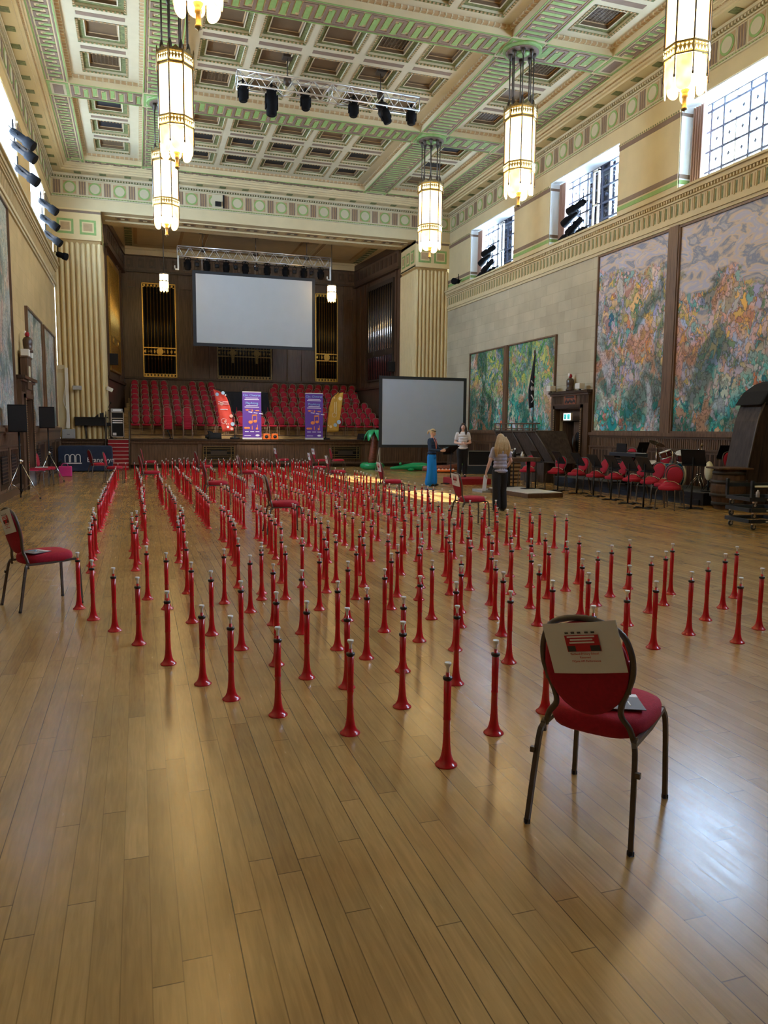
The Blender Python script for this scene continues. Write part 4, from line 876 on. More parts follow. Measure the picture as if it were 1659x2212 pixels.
# =============== SCREENS ===============
g=thing('hanging_screen','big pale grey projection screen with dark border hanging over the stage','projection screen',(5.15,34.55,5.2))
a=MB(); a.box(-2.72,-.02,-.02,2.72,.02,3.2); a.build('border','frameblk',g)
a=MB(); a.box(-2.58,-.03,.12,2.58,-.021,3.07); a.build('screen_surface','screen',g)
for x in (-2.3,0,2.3): a=MB(); a.cyl((x,0,3.2),.012,.75,6); a.build('hanging_wire','steel',g)
SX,SY=10.42,27.2
g=thing('standing_screen','blue-grey projection screen on a black frame standing right of the stage','projection screen',(SX,SY,0),R(0))
W=1.78; a=MB(); a.box(-W,-.04,.92,W,.0,1.03); a.box(-W,-.04,3.49,W,.0,3.6); a.box(-W,-.04,1.03,-W+.12,0,3.49); a.box(W-.12,-.04,1.03,W,0,3.49); a.box(-W+.1,-.01,1.0,W-.1,0,3.5); a.build('border','frameblk',g)
a=MB(); a.box(-W+.12,-.03,1.03,W-.12,-.012,3.49); a.build('screen_surface','screen2',g)
for x in (-W+.05,W-.05):
    a=MB(); a.box(x-.025,.0,0,x+.025,.05,3.4); a.box(x-.025,-.5,0,x+.025,.5,.04); a.tube([(x,.03,1.0),(x,.5,.04)],.015,6); a.build('leg','steel',g)
# =============== STAGE ITEMS ===============
ST=1.15
def rollup(x,label):
    g=thing('roller_banner',label,'banner',(x,31.5,ST),0,'purple roller banners'); a=MB(); W=.385
    a.box(-W,-.005,.04,W,.005,1.93); sh=a.build('printed_sheet','purple',g)
    a=MB(); a.box(-W-.01,-.07,0,W+.01,.07,.07); a.box(-W,-.015,1.92,W,.015,1.95); a.cyl((0,.03,.06),.012,1.86,6); a.build('cassette_and_pole','white2',g); g=sh
    text('Cân. Chwarae',.125,'cyan',g,(0,-.009,1.80),(R(90),0,0)); text('PlayAlong',.13,'cyan',g,(0,-.009,1.48),(R(90),0,0))
    a=MB()
    for z,w in ((1.69,.26),(1.63,.3),(1.38,.24),(1.32,.3)): a.box(-w,-.009,z-.012,w,-.006,z+.012)
    for k in range(3):
        for z in (1.08,.30): a.box(-.3+.22*k,-.009,z,-.14+.22*k,-.006,z+.03,0,Matrix.Rotation(R(8),4,'Y') if z==1.08 else None)
    a.ball((.22,-.007,.16),(.09,.003,.04),0,12,6); a.box(-.32,-.009,.14,-.05,-.006,.165); a.build('white_print','whiteprint',g)
    a=MB() # little instruments
    a.ball((-.2,-.008,1.2),(.07,.004,.035),0); a.box(-.16,-.01,1.2,-.05,-.006,1.215)
    a.ball((.22,-.008,1.18),(.09,.004,.025),0); a.prism([(-.02,1.12),(.05,1.16),(.0,1.26)],-.01,-.006,0,'y')
    for dx in (-.22,-.14,-.28): a.ball((dx,-.008,.46),(.055,.004,.045),0,10,6)
    a.box(-.01,-.01,.4,.02,-.006,.56); a.ball((.2,-.008,.44),(.05,.004,.05),0); a.box(.215,-.01,.46,.235,-.006,.6)
    a.build('instrument_print','orange',g)
    a=MB(); a.ball((-.06,-.008,.70),(.09,.004,.07),0,14,8); a.ball((.13,-.008,.74),(.08,.004,.06),0,14,8); a.box(.0,-.01,.70,.025,-.006,1.0); a.box(.185,-.01,.74,.21,-.006,1.02); a.prism([(.0,.95),(.21,.97),(.21,1.03),(.0,1.01)],-.01,-.006,0,'y'); a.build('note_print','orange',g)
rollup(4.51,'purple roller banner on the stage edge beside the coral flag'); rollup(7.13,'purple roller banner on the stage edge beside the yellow flag')
def flag(x,poly,polepts,matname,label,dots,lines,base):
    g=thing('feather_flag',label,'flag',(x,31.75,ST),0,'feather flags'); n=8
    a=MB(); vs=[];fs=[]
    rows=20; (L,Rr)=poly
    for i in range(rows+1):
        t=i/rows; 
        def ip(P):
            for (z0,x0),(z1,x1) in zip(P,P[1:]):
                if z0<=t<=z1: return x0+(x1-x0)*(t-z0)/(z1-z0)
            return P[-1][1]
        for k in range(n+1):
            s=k/n; z=.34+1.68*t; xx=ip(L)*(1-s)+ip(Rr)*s; vs.append((xx,.03*math.sin(s*7+t*5),z+(-.04*(1-s)if i==0 else 0)))
    for i in range(rows):
        for k in range(n): q=i*(n+1)+k; fs.append((q,q+1,q+n+2,q+n+1))
    a.add(vs,fs,0,True); o=a.build('fabric',matname,g); so_=o.modifiers.new('thick','SOLIDIFY'); so_.thickness=.004
    a=MB(); a.tube(catmull(polepts,5),.014,6); a.build('pole','black',g)
    a=MB(); a.cyl((base,.0,0),.20,.07,20); a.cyl((base,0,.05),.04,.08,10); a.build('base','black',g)
    for nm,mt,ds in dots:
        a=MB()
        for (dx,dz,r) in ds: disc(a,(dx,-.04,dz),r,'y',.004,0,16)
        a.build(nm,mt,g)
    a=MB()
    for (x0,z0,x1,z1) in lines: a.box(x0,-.042,z0,x1,-.038,z1)
    a.build('lettering_lines','whiteprint' if matname=='redflag' else 'lightyel',g)
flag(3.45,([(0,-.12),(1,-.47)],[(0,.35),(.55,.22),(.8,.08),(.93,-.12),(1,-.42)]),[(.38,.0,.1),(.35,0,.5),(.27,0,1.2),(.12,0,1.75),(-.12,0,1.99),(-.45,0,2.04)],'redflag','coral feather flag with round spots on the left of the banners',
  [('spots','lightprint',[(-.14,1.45,.08),(.24,.95,.07),(.0,.72,.05),(.26,.42,.06),(.05,.62,.03)]),('blue_spots','paleblue',[(-.32,1.82,.07),(-.08,1.88,.07),(.29,.62,.08)]),('white_spots','whiteprint',[(.10,.5,.05),(.02,1.8,.03),(.12,.62,.02)]+[(-.06+.1*math.cos(t),.74+.1*math.sin(t),.014) for t in [2*PI*k/12 for k in range(12)]])],[(-.28,1.5,.12,1.53),(-.28,1.42,.15,1.445),(-.2,1.2,.1,1.23)],.38)
flag(8.05,([(0,-.30),(.6,-.22),(.85,-.08),(1,.20)],[(0,.22),(1,.42)]),[(-.36,0,.1),(-.33,0,.5),(-.26,0,1.2),(-.14,0,1.7),(.1,0,1.95),(.4,0,2.04)],'yelflag','mustard feather flag with pale spots on the right of the banners',
  [('spots','lightyel',[(.28,1.75,.08),(-.14,.55,.06),(-.24,.6,.03),(.02,1.78,.03)]),('pale_spots','paleblue',[(.06,.62,.08),(.22,.75,.09)]),('white_spots','whiteprint',[(.02+.09*math.cos(t),1.05+.09*math.sin(t),.012) for t in [2*PI*k/12 for k in range(12)]])],[(.02,1.15,.05,1.6),(.09,1.1,.12,1.62)],-.36)
def wedge_amp(x,label,grp):
    g=thing('orange_speaker',label,'speaker',(x,31.42,ST),0,grp); a=MB(); a.prism([(-.15,0),(.15,0),(.12,.24),(-.12,.24)],-.1,.12,0,'y'); a.build('cabinet','speakerorange',g,bevel=.015)
    a=MB(); a.lathe([(.075,0),(.05,.012),(.0,.02)],20,M=Matrix.Translation((0,-.1,.11))@Matrix.Rotation(R(90),4,'X')); a.build('cone','black',g)
    a=MB(); a.tube(catmull([(-.09,0,.24),(-.07,0,.30),(.07,0,.30),(.09,0,.24)],4),.014,6); a.build('handle','black',g)
wedge_amp(5.08,'orange portable speaker on the stage edge, left of the two','orange speakers'); wedge_amp(5.43,'orange portable speaker on the stage edge, right of the two','orange speakers')
def monitor(x,y,lab,rz=0):
    g=thing('stage_monitor',lab,'stage monitor',(x,y,ST),rz,'floor monitors'); a=MB(); a.prism([(-.28,0),(.28,0),(.12,.26),(-.2,.26)],-.25,.25,0,'x'); a.build('cabinet','black',g,bevel=.01)
    a=MB(); a.box(-.2,-.30,.06,.2,-.27,.2); a.build('grille_mesh','grille',g)
monitor(3.0,31.6,'low black wedge monitor on the stage left of the coral flag'); monitor(9.4,31.7,'low black wedge monitor on the stage right of the yellow flag')
tag((lambda a:(a.lathe([(.0,0),(.12,.01),(.14,.1),(.05,.2),(.13,.3),(.08,.34),(0,.34)],10),a.build('spot_lamp','black',loc=(2.72,31.6,ST),rot=(0,R(20),0)))[1])(MB()),'small black spot lamp standing on the stage edge left of the coral flag','spot lamp')
tag((lambda a:(a.tube(catmull([(.08,0,.0),(.02,0,.22),(-.03,0,.3)],4),.02,6),a.ball((-.03,0,.32),.035),a.cyl((.1,0,0),.08,.03,12),a.build('floor_microphone','black',loc=(1.18,31.5,ST)))[3])(MB()),'small black floor microphone in front of the stacked chairs on the stage','microphone')
# covered console in the middle of the seating
g=thing('covered_console','large mixing console hidden under a black cloth among the stage seats','covered console',(4.85,35.9,TZ[2]))
a=MB(); vs=[];fs=[];n=22
for j,(hw,z,dy) in enumerate([(1.12,0,-.62),(1.08,.5,-.56),(1.02,.95,-.5),(.98,1.42,-.42),(.98,1.48,-.2),(.98,1.48,.5)]):
    for k in range(n+1):
        t=k/n*2-1; w=.04*math.sin(k*2.1+j)*(1 if j<3 else .2); vs.append((hw*t,dy+w,z+ (0 if j else 0)))
for j in range(5):
    for k in range(n): q=j*(n+1)+k; fs.append((q,q+1,q+n+2,q+n+1))
a.add(vs,fs,0,True)
a.box(-1.0,-.38,.0,1.0,.5,1.46); a.build('cloth','blackcloth',g)
a=MB(); a.box(-.2,-.1,1.5,.2,.1,1.54); a.tube([(-.1,0,1.54),(-.1,0,1.66),(.12,0,1.7)],.015,6); a.build('desk_lamp','dkmetal',g)
# grand piano
g=thing('grand_piano','black grand piano with raised music desk on the left of the stage','piano',(-1.62,32.0-.1,ST)); 
a=MB(); a.prism([(-.65,-.55),(.42,-.55),(.52,-.2),(.5,.2),(.2,.35),(-.1,.7),(-.5,.75),(-.65,.4)],.50,.80,0,'z'); a.prism([(-.67,-.57),(.44,-.57),(.54,-.2),(.52,.2),(.2,.38),(-.1,.73),(-.5,.78),(-.67,.42)],.80,.83,0,'z'); a.build('case','black',g)
a=MB(); a.box(.42,-.5,.50,.62,.5,.62); a.build('keyboard_shelf','black',g)
for x,y in ((.42,-.42),(-.35,.45),(.42,.42),(-.3,-.42)): a=MB(); a.tube([(x,y,.55),(x+.04,y,.0)],[.045,.025],8); a.build('leg','dkmetal',g)
a=MB(); a.prism([(.05,.83),(.45,.83),(.42,1.02),(.2,.97)],-.4,.4,0,'y'); a.build('music_desk','black',g)
# mic stands
for x,lab in ((-1.42,'left'),(-1.08,'right')):
    g=thing('microphone_stand','thin black boom microphone stand behind the piano, %s of the two'%lab,'microphone stand',(x,32.4,ST),0,'boom microphone stands'); a=MB()
    for t in (0,2.1,4.2): a.tube([(0,0,.12),(.28*math.cos(t),.28*math.sin(t),0)],.01,5)
    a.cyl((0,0,.1),.011,1.0,6); a.build('stand','black',g); a=MB(); a.tube([(-.16,0,.92),(.07,0,1.4)],.011,6); a.ball((0,0,1.12),.03); a.build('boom','black',g); a=MB(); a.ball((.08,0,1.42),(.03,.03,.045)); a.build('microphone','black',g)
# rack case, amp, line array, poster
g=thing('rack_case','tall black flight-case rack of amplifiers beside the stage steps','equipment rack',(-.74,31.75,ST)); a=MB(); a.box(-.24,-.25,.06,.24,.25,1.05); a.build('case','black',g)
a=MB()
for x in (-.24,.21): a.box(x,-.27,.06,x+.03,-.25,1.05)
for z in (.06,.78,1.02): a.box(-.24,-.27,z,.24,-.25,z+.03)
a.box(-.23,-.2,1.05,.2,.2,1.17,1); a.build('edge_trim',['steel','greygoods'],g)
a=MB()
for z in (.68,.60): a.box(-.18,-.265,z,.19,-.25,z+.05)
a.box(-.18,-.265,.13,-.05,-.25,.23); a.box(-.16,-.21,1.08,.15,-.2,1.14); a.build('rack_panels','whiteprint',g)
for x in (-.2,.2): a=MB(); a.lathe([(.035,0),(.035,.03)],10,M=Matrix.Translation((x,-.2,.035))@Matrix.Rotation(R(90),4,'Y')); a.build('caster','rubber',g)
g=thing('guitar_amp','light grey box amplifier at the left end of the stage edge','amplifier',(-2.52,31.45,ST)); a=MB(); a.box(-.23,-.15,0,.23,.15,.36); a.build('cabinet','greygoods',g,bevel=.015); a=MB(); a.box(-.2,-.158,.03,.2,-.15,.3); a.build('grille_cloth','greygoods',g); a=MB(); a.box(-.05,-.164,.15,.05,-.158,.17); a.build('badge','darkink',g)
g=thing('column_speaker','tall slim pale column loudspeaker against the left stage column','column speaker',(-2.52,31.38,ST)); a=MB(); a.box(-.06,-.06,.38,.06,.02,2.68); a.build('cabinet','white2',g,bevel=.01)
a=MB(); a.tube(catmull([(-.05,-.06,2.0),(-.12,-.08,1.4),(-.02,-.08,1.0),(-.08,-.07,.4)],5),.012,6); a.build('cable','white2',g)
g=thing('notice_board','cream upright board with a three-arch emblem beside the left column','notice board',(-2.78+.08,31.40,ST)); a=MB(); a.box(-.14,0,.35,.12,.03,2.78); a.build('board','cream_lt',g)
def arches(mb,x,z,s,y,mi=0):
    for k in (-1,0,1):
        c=x+k*s*.36; o=[(c-.17*s,z),(c-.17*s,z+.42*s)]+[(c+.17*s*math.cos(PI-t),z+.42*s+.17*s*math.sin(t)) for t in [PI*i/8 for i in range(1,8)]]+[(c+.17*s,z+.42*s),(c+.17*s,z),(c+.115*s,z),(c+.115*s,z+.40*s)]+[(c+.115*s*math.cos(t),z+.40*s+.115*s*math.sin(t)) for t in [PI*i/8 for i in range(1,8)]]+[(c-.115*s,z+.40*s),(c-.115*s,z)]
        # left jamb, right jamb and arch as separate quads
        n=10
        outer=[(c-.17*s,z)]+[(c-.17*s*math.cos(PI*i/n),z+.42*s+.17*s*math.sin(PI*i/n)) for i in range(n+1)]+[(c+.17*s,z)]
        inner=[(c-.115*s,z)]+[(c-.115*s*math.cos(PI*i/n),z+.42*s+.115*s*math.sin(PI*i/n)) for i in range(n+1)]+[(c+.115*s,z)]
        for i in range(len(outer)-1): mb.prism([outer[i],outer[i+1],inner[i+1],inner[i]],y-.003,y,mi,'y')
    mb.box(x-.6*s,y-.003,z-.10*s,x+.6*s,y,z-.03*s,mi)
a=MB(); arches(a,-.01,2.52,.19,-.001); a.build('arch_emblem','tan',g)
g=thing('wall_speaker','small grey speaker box fixed across the left column flutes','wall speaker',(-2.15,31.30,3.0)); a=MB(); a.box(-.16,-.1,0,.16,.12,.16); a.build('cabinet','greygoods',g,bevel=.02)
g=thing('wall_speaker','small white speaker angled off the inner edge of the left column','wall speaker',(-1.02,31.6,3.0)); a=MB(); a.box(-.12,-.08,0,.12,.08,.15,0,Matrix.Rotation(R(25),4,'Y')); a.build('cabinet','white2',g,bevel=.02)
g=thing('wall_speaker','black box loudspeaker on the left stage wall by the organ grille','wall speaker',(-.9,34.0,4.2)); a=MB(); a.box(-.15,-.15,0,.2,.15,.45); a.build('cabinet','black',g)
g=thing('wall_speaker','black box loudspeaker on the right stage wall beside the column','wall speaker',(11.4,33.95,4.3)); a=MB(); a.box(-.18,-.15,0,.12,.15,.45); a.build('cabinet','black',g)
g=thing('frieze_speaker','black speaker recessed in the frieze over the stage opening','wall speaker',(3.27,YF-.05,10.25)); a=MB(); a.box(-.24,-.01,0,.24,.03,.5,1); a.box(-.13,-.12,.05,.1,.0,.22,0); a.box(.17,-.03,0,.24,.0,.5,0); a.build('cabinet',['black','cream_lt'],g)
# steps with red carpet
g=thing('stage_steps','red carpeted steps with white nosings at the left of the stage','steps',(-.72,29.75,0)); n=8
a=MB()
for k in range(n): a.box(-.37,k*.17,0,.37,1.36,(k+1)*.1425-.012)
a.build('carpeted_treads','carpet',g)
for k in range(n): a=MB(); a.box(-.38,k*.17-.012,(k+1)*.1425-.03,.38,k*.17+.03,(k+1)*.1425-.008); a.build('nosing','nosing',g)
for x,lab in ((-.42,0),(.42,0)):
    a=MB(); a.cyl((x,.1,0),.018,1.05,8); a.cyl((x,1.35,1.1),.018,1.1,8); a.tube([(x,.1,1.05),(x,1.35,2.15)],.02,8); a.build('handrail','dkmetal',g)
# navy covered table
g=thing('covered_table','table under a navy cloth printed with three arches, before the stage','table',(-1.80,29.3,0)); 
a=MB(); n=30; vs=[];fs=[]
W=.91; H=.93
poly=[(-W,.02),(W,.02),(W,H-.1),(W-.03,H-.03),(W-.1,H),(-W+.1,H),(-W+.03,H-.03),(-W,H-.1)]
a.prism(poly,-.32,.32,0,'y'); g=a.build('cloth','navy',g,bevel=.03)
a=MB(); arches(a,-.42,.34,.50,-.354); a.build('arch_emblem','whiteprint',g)
text('Brangwyn',.235,'whiteprint',g,(.05,-.355,.42),(R(90),0,0),align='LEFT')
# =============== BANQUET CHAIRS ===============
def loftrings(mb,rings,mi=0,smooth=True,M=None):
    n=len(rings[0]); vs=[p for r in rings for p in r]; fs=[]
    for i in range(len(rings)-1):
        for k in range(n): fs.append((i*n+k,i*n+(k+1)%n,(i+1)*n+(k+1)%n,(i+1)*n+k))
    fs+=[tuple(reversed(range(n))),tuple((len(rings)-1)*n+k for k in range(n))]; mb.add(vs,fs,mi,smooth,M)
def seat_mb(n=24):
    a=MB(); rings=[]
    for z,s in ((.405,.88),(.41,.96),(.43,1.0),(.455,1.0),(.475,.97),(.488,.86),(.493,.6)):
        ring=[]
        for k in range(n):
            t=2*PI*k/n; c,s_=math.cos(t),math.sin(t); e=.62
            x=.205*s*math.copysign(abs(c)**e,c); y=.215*s*math.copysign(abs(s_)**e,s_)
            x*= 1+.06*(y/.215); ring.append((x,y+.01,z-.012*(-y/.215 if y<0 else 0)))
        rings.append(ring)
    loftrings(a,rings); return a
def backM(): # back plane: from seat rear, tilted backwards
    return Matrix.Translation((0,-.205,.44))@Matrix.Rotation(R(11),4,'X')
def chair_parts(g,detail=True):
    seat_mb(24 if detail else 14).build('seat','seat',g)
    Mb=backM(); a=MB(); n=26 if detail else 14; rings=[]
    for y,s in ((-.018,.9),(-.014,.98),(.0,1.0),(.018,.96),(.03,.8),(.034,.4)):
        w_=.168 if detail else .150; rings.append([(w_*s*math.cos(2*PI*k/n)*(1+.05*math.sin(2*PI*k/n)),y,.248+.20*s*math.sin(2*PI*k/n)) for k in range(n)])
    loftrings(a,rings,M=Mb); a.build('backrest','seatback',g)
    pts=[(.180,.0,-.04),(.162,.0,.02),(.130,0,.07),(.138,0,.13),(.160,0,.19),(.178,0,.26),(.170,0,.35),(.125,0,.425),(0,0,.458)]
    pts=pts+[(-x,y,z) for x,y,z in reversed(pts[:-1])]
    a=MB(); a.tube([Mb@Vector(p) for p in catmull(pts,4 if detail else 2)],.0125 if detail else .017,6 if detail else 4,up=(0,1,0))
    if detail:
        for s in (1,-1): a.box(s*.15-.02,-.004,.17,s*.15+.02,.004,.185,0,Mb)
    legs=[]
    for s in (1,-1):
        f=[(s*.185,.225,.40),(s*.195,.24,.33),(s*.205,.25,.0)]; r=[(s*.185,-.215,.40),(s*.195,-.235,.34),(s*.21,-.295,.0)]
        if detail:
            for q,nm in ((f,'leg'),(r,'leg')):
                b=MB(); b.tube(catmull([(q[0][0],q[0][1]*.9,.418)]+q,4),.0135,4,smooth=False,ph=PI/4)
                lg=b.build('leg','chairmetal',g); b=MB(); b.cyl((q[-1][0],q[-1][1],0),.0145,.018,4); b.build('rubber_foot','black',lg)
            b=MB(); b.tube([(s*.185,.21,.414),(s*.19,0,.405),(s*.185,-.22,.404)],.0135,4,smooth=False,ph=PI/4); b.tube([(s*.185,-.205,.402),(s*.185,-.2,.37)],.01,5)
            b.cbox((s*.212,-.25,.30),(.02,.018,.022)); b.build('side_rail','chairmetal',g)
        else:
            a.tube([f[2],f[1],(s*.185,.21,.414),(s*.185,-.2,.40),r[1],r[2]],.014,4,smooth=False,ph=PI/4)
    a.build('back_frame' if detail else 'frame','chairmetal' if detail else 'chairlite',g)
CH=thing('banquet_chair','x','chair'); chair_parts(CH,True); CHL=thing('banquet_chair','x','chair'); chair_parts(CHL,False)
used=[False,False]
def chair(x,y,rz,label,group,z=0,lo=False,scale=1,z0=0):
    k=1 if lo else 0; P=CHL if lo else CH
    if not used[k]:
        used[k]=True; P.location=(x,y,z); P.rotation_euler=(0,0,rz); P['label']=label; P['group']=group; P.scale=(scale,)*3; return P
    return dup(P,(x,y,z),rz,label,group,scale)
def face(dx,dy): return math.atan2(-dx,dy)
GF='banquet chairs marking the corners of the horn blocks'
def notice(x,y,rz,label,tz=.0,full=True,sc_=1):
    """A4 sheet taped over the top of the chair back (on its rear side)"""
    g=thing('paper_notice',label,'notice',(x,y,0),rz,'notices taped on chair backs'); Mb=backM()@Matrix.Translation((.0,-.024,.345))@Matrix.Rotation(R(-12 if full else 3),4,'Y')
    a=MB(); W,H=.1485,.105; n=8; vs=[]
    for i in range(2):
        for k in range(n+1): vs.append((-W+2*W*k/n,-.0+.006*math.sin(PI*k/n)*(-1),(-H+2*H*i)))
    fs=[(k,k+1,n+2+k,n+1+k) for k in range(n)]
    a.add(vs+[(x_,y_+.0012,z_) for x_,y_,z_ in vs],fs+[tuple(reversed([q+2*(n+1) for q in f])) for f in fs],0,False,Mb); top=g; g=a.build('sheet','paper',g)
    a=MB(); a.box(-.065,-.0085,-.012,.07,-.0075,.055,0,Mb); a.build('red_heading','redink',g)
    a=MB(); a.box(-.062,-.0095,-.011,-.03,-.0085,.012,0,Mb); a.build('picture_strip','darkink',g); a=MB(); a.box(.03,-.0095,-.011,.068,-.0085,.012,0,Mb); 
    a.build('picture_strip','darkink',g); a=MB()
    for q in (-.06,-.035,-.01,.02,.045): a.box(q,-.0095,.062,q+.014,-.0085,.069,0,Mb)
    a.build('logo_row','darkink',g)
    a=MB()
    for z,w in ((.046,.055),(.034,.045),(.022,.05)): a.box(-w,-.0097,z,w,-.0087,z+.006,0,Mb)
    a.build('heading_lines','whiteprint',g)
    if full:
        for s,z in (('Parkland Primary School',-.022),('Reserved',-.037),('19 June AM Performance',-.052)):
            o=text(s,.0115,'redink',g,(0,0,0),(0,0,0),ext=.0003); o.matrix_local=Mb@Matrix.Translation((0,-.0092,z))@Matrix.Rotation(R(90),4,'X')
    else:
        a=MB()
        for z,w in ((-.024,.05),(-.039,.02),(-.054,.05)): a.box(-w,-.0095,z,w,-.0088,z+.005,0,Mb)
        a.build('text_lines','redink',g)
    return top
chairs_floor=[(1.84,2.62,face(.363,.285),'red oval-back banquet chair nearest the camera, seen from behind',1),
 (-.84,7.33,face(.425,.229),'red oval-back banquet chair alone at the left picture edge',1),
 (2.12,11.50,face(1,-.02),'red banquet chair between the first and second horn blocks, left of centre',1),
 (5.33,11.60,face(1,.02),'red banquet chair facing right, in front of the woman in the lilac-grey T-shirt',1),
 (5.36,15.9,face(1,-.03),'red banquet chair at the right of the horns, below the inflatable palm',1),
 (1.56,16.2,face(1,.05),'red banquet chair among horns at the gap behind the second block, left of centre',0),
 (.30,20.3,face(1,.1),'red banquet chair on the left among horns, nearer of the two by the steps',0),
 (.36,26.6,face(1,.0),'red banquet chair far on the left, right of the red-carpet steps',0),
 (1.90,23.2,face(1,.1),'red banquet chair far back among horns, below the left stage vent',0),
 (2.78,20.1,face(1,.0),'red banquet chair with paper on its back, far back among horns left of centre',1),
 (5.1,27.8,face(1,.1),'red banquet chair farthest back in the centre, against the stage front',1),
 (5.16,22.2,face(1,.0),'red banquet chair with white sheet, middle one of the far centre cluster',1),
 (6.40,27.2,face(1,.1),'red banquet chair beside the stage front, left of the right stage vent',1),
 (5.14,19.9,face(1,-.05),'red banquet chair with white sheet, nearest of the far centre cluster',1),
 (7.05,27.2,face(1,-.05),'red banquet chair directly under the right stage vent',0),
 (-1.18,25.1,face(1,.35),'red banquet chair in front of the navy cloth, left of the two',0),
 (-.66,22.9,face(1,-.1),'red banquet chair in front of the navy cloth, right of the two',0)]
for i,(x,y,rz,l,n) in enumerate(chairs_floor):
    chair(x,y,rz,l,GF)
    if n: notice(x,y,rz,'white printed sheet on the back of the '+['nearest chair','chair at the left edge','chair left of centre behind the first horns','chair in front of the woman in grey','chair below the palm','','','','','chair far back left of centre','chair farthest back in the centre','middle chair of the far centre cluster','chair left of the right stage vent','nearest chair of the far centre cluster'][i],full=(i<2))
for i,(x,y) in enumerate([(-2.62,22.3),(-2.55,22.55),(-2.48,22.8)]):
    chair(x+.02*i,y,face(1,-.25),'red banquet chair in the nested row by the left loudspeaker stand, '+['nearest','middle','farthest'][i],'chairs nested by the left wall')
a=MB(); a.box(-.15,-.1,0,.15,.1,.012); tag(a.build('paper_stack','paper',loc=(-2.5,22.3,.497)),'white papers lying on the chair seat by the left loudspeaker','papers')
for x,y,rz,l in ((1.86,2.60,face(.363,.285)+.5,'folded grey programme leaflet on the seat of the nearest chair'),(-.86,7.28,face(.425,.229)+.3,'folded grey programme leaflet on the seat at the left edge')):
    g=thing('leaflet',l,'leaflet',(x,y,.494),rz,'programme leaflets'); a=MB(); a.box(-.105,-.14,0,.105,.04,.003); a.build('cover','greyleaf',g)
    a=MB(); a.box(-.06,.0,.003,.105,.035,.004); a.box(.05,-.1,.003,.056,-.05,.004); a.build('pale_print','paper',g)
    a=MB(); a.tube([(-.03+.04*math.cos(t),-.06+.04*math.sin(t),.004) for t in [PI*k/8 for k in range(9)]],.004,4); a.build('blue_curve','cyan',g)
# musicians' chairs and stands
MC=[(10.45,12.95,(-.86,-.51)),(10.98,13.75,(-.93,-.36)),(11.22,14.55,(-.97,-.25)),(11.32,15.35,(-1,-.1)),(11.36,16.15,(-1,-.05)),(11.34,16.95,(-1,0)),(11.28,17.75,(-1,-.3)),(11.15,18.6,(-.85,-.5)),(10.75,19.5,(-.75,-.66))]
on=['first','second','third','fourth','fifth','sixth','seventh','eighth','ninth']
for i,(x,y,d) in enumerate(MC):
    chair(x,y,face(*d),'red banquet chair in the musicians\' row on the right, %s from the near end'%on[i],"musicians' chairs",lo=False)
    rz=face(*d)
    g=thing('folded_cloth','crumpled red costume on the %s musicians\' chair from the near end'%on[i],'costume',(x,y,.49),rz,'costumes on the musicians\' chairs')
    a=MB(); rr_=random.Random(i); n=14; vs=[(0,0,.07)]; fs=[]
    for ring,(r,z) in enumerate(((.07,.065),(.13,.04),(.17,.0))):
        for k in range(n): t=2*PI*k/n; q=1+.22*math.sin(k*2.3+i+ring)+.1*rr_.random(); vs.append((r*q*math.cos(t),r*q*math.sin(t)*.9,z*(1+.4*math.sin(k*1.9+i)) if z else .003))
    for k in range(n):
        k2=(k+1)%n; fs.append((0,1+k,1+k2)); 
        for r in range(2): fs.append((1+r*n+k,1+(r+1)*n+k,1+(r+1)*n+k2,1+r*n+k2))
    a.add(vs,fs,0,True); a.build('cloth','seat',g)
    a=MB(); pts=[(-.16,-.05,.03),(-.1,-.13,.05),(.05,-.15,.05),(.15,-.08,.04),(.1,.0,.09),(-.08,.0,.09)]
    a.tube(catmull(pts,4,True),.007,5,closed=True); a.build('pale_trim','hoop',g)
    a=MB(); a.ball((0,-.08,.045),(.13,.06,.035)); a.build('dark_lining','black',g)
def music_stand(x,y,rz,h,label,group='music stands',sheet=False,tilt=35,z=0):
    g=thing('music_stand',label,'music stand',(x,y,z),rz,group); a=MB()
    a.cyl((0,0,.02),.014,h-.05,8); a.cyl((0,0,.02),.02,h*.5,8); a.build('pole','black',g)
    a=MB(); a.box(-.25,-.03,0,.25,.03,.02); a.box(-.02,-.22,0,.02,.25,.02); a.box(-.17,.2,0,.17,.24,.02); a.build('base','black',g)
    M=Matrix.Translation((0,0,h-.08))@Matrix.Rotation(R(90+tilt*.9),4,'X') if tilt!=15 else Matrix.Translation((0,0,h-.03))@Matrix.Rotation(R(15),4,'X'); a=MB(); a.box(-.25,-.16,-.004,.25,.18,.004,0,M); a.box(-.25,-.17,-.0,.25,-.155,.05,0,M); dk=a.build('desk','black',g)
    a=MB(); a.ball((0,.03,h-.06),.02); a.build('tilt_knob','white2',g)
    if sheet: a=MB(); a.box(-.12,-.13,.005,.12,.15,.012,0,M); a.build('sheet_music','paper',dk)
    return g
SPOT=[(10.08,13.30,1.0),(10.36,14.22,.98),(10.53,15.10,.97),(10.65,16.0,.96),(10.72,16.85,.97),(10.70,17.75,.98),(10.42,18.45,.98),(10.0,19.2,1.0)]
for i,(x,y,h) in enumerate(SPOT):
    music_stand(x,y,face(.97,-.12),h,'black music stand facing the musicians\' chairs, %s from the near end'%on[i],'music stands before the musicians')
music_stand(9.6,18.2,face(-.6,.8),1.02,'black music stand with a white sheet beside the high desk',sheet=True,tilt=15)
music_stand(12.92,14.05,face(.3,1),.95,'black music stand behind the wooden barrel on the right',z=.28)
music_stand(11.0,12.95,face(.9,.5),1.15,'tall black music stand in front of the keyboard, near the drum kit',tilt=25)
music_stand(12.7,16.9,face(-.4,1),.95,'black music stand on the platform behind the keyboard',z=.28,tilt=20)
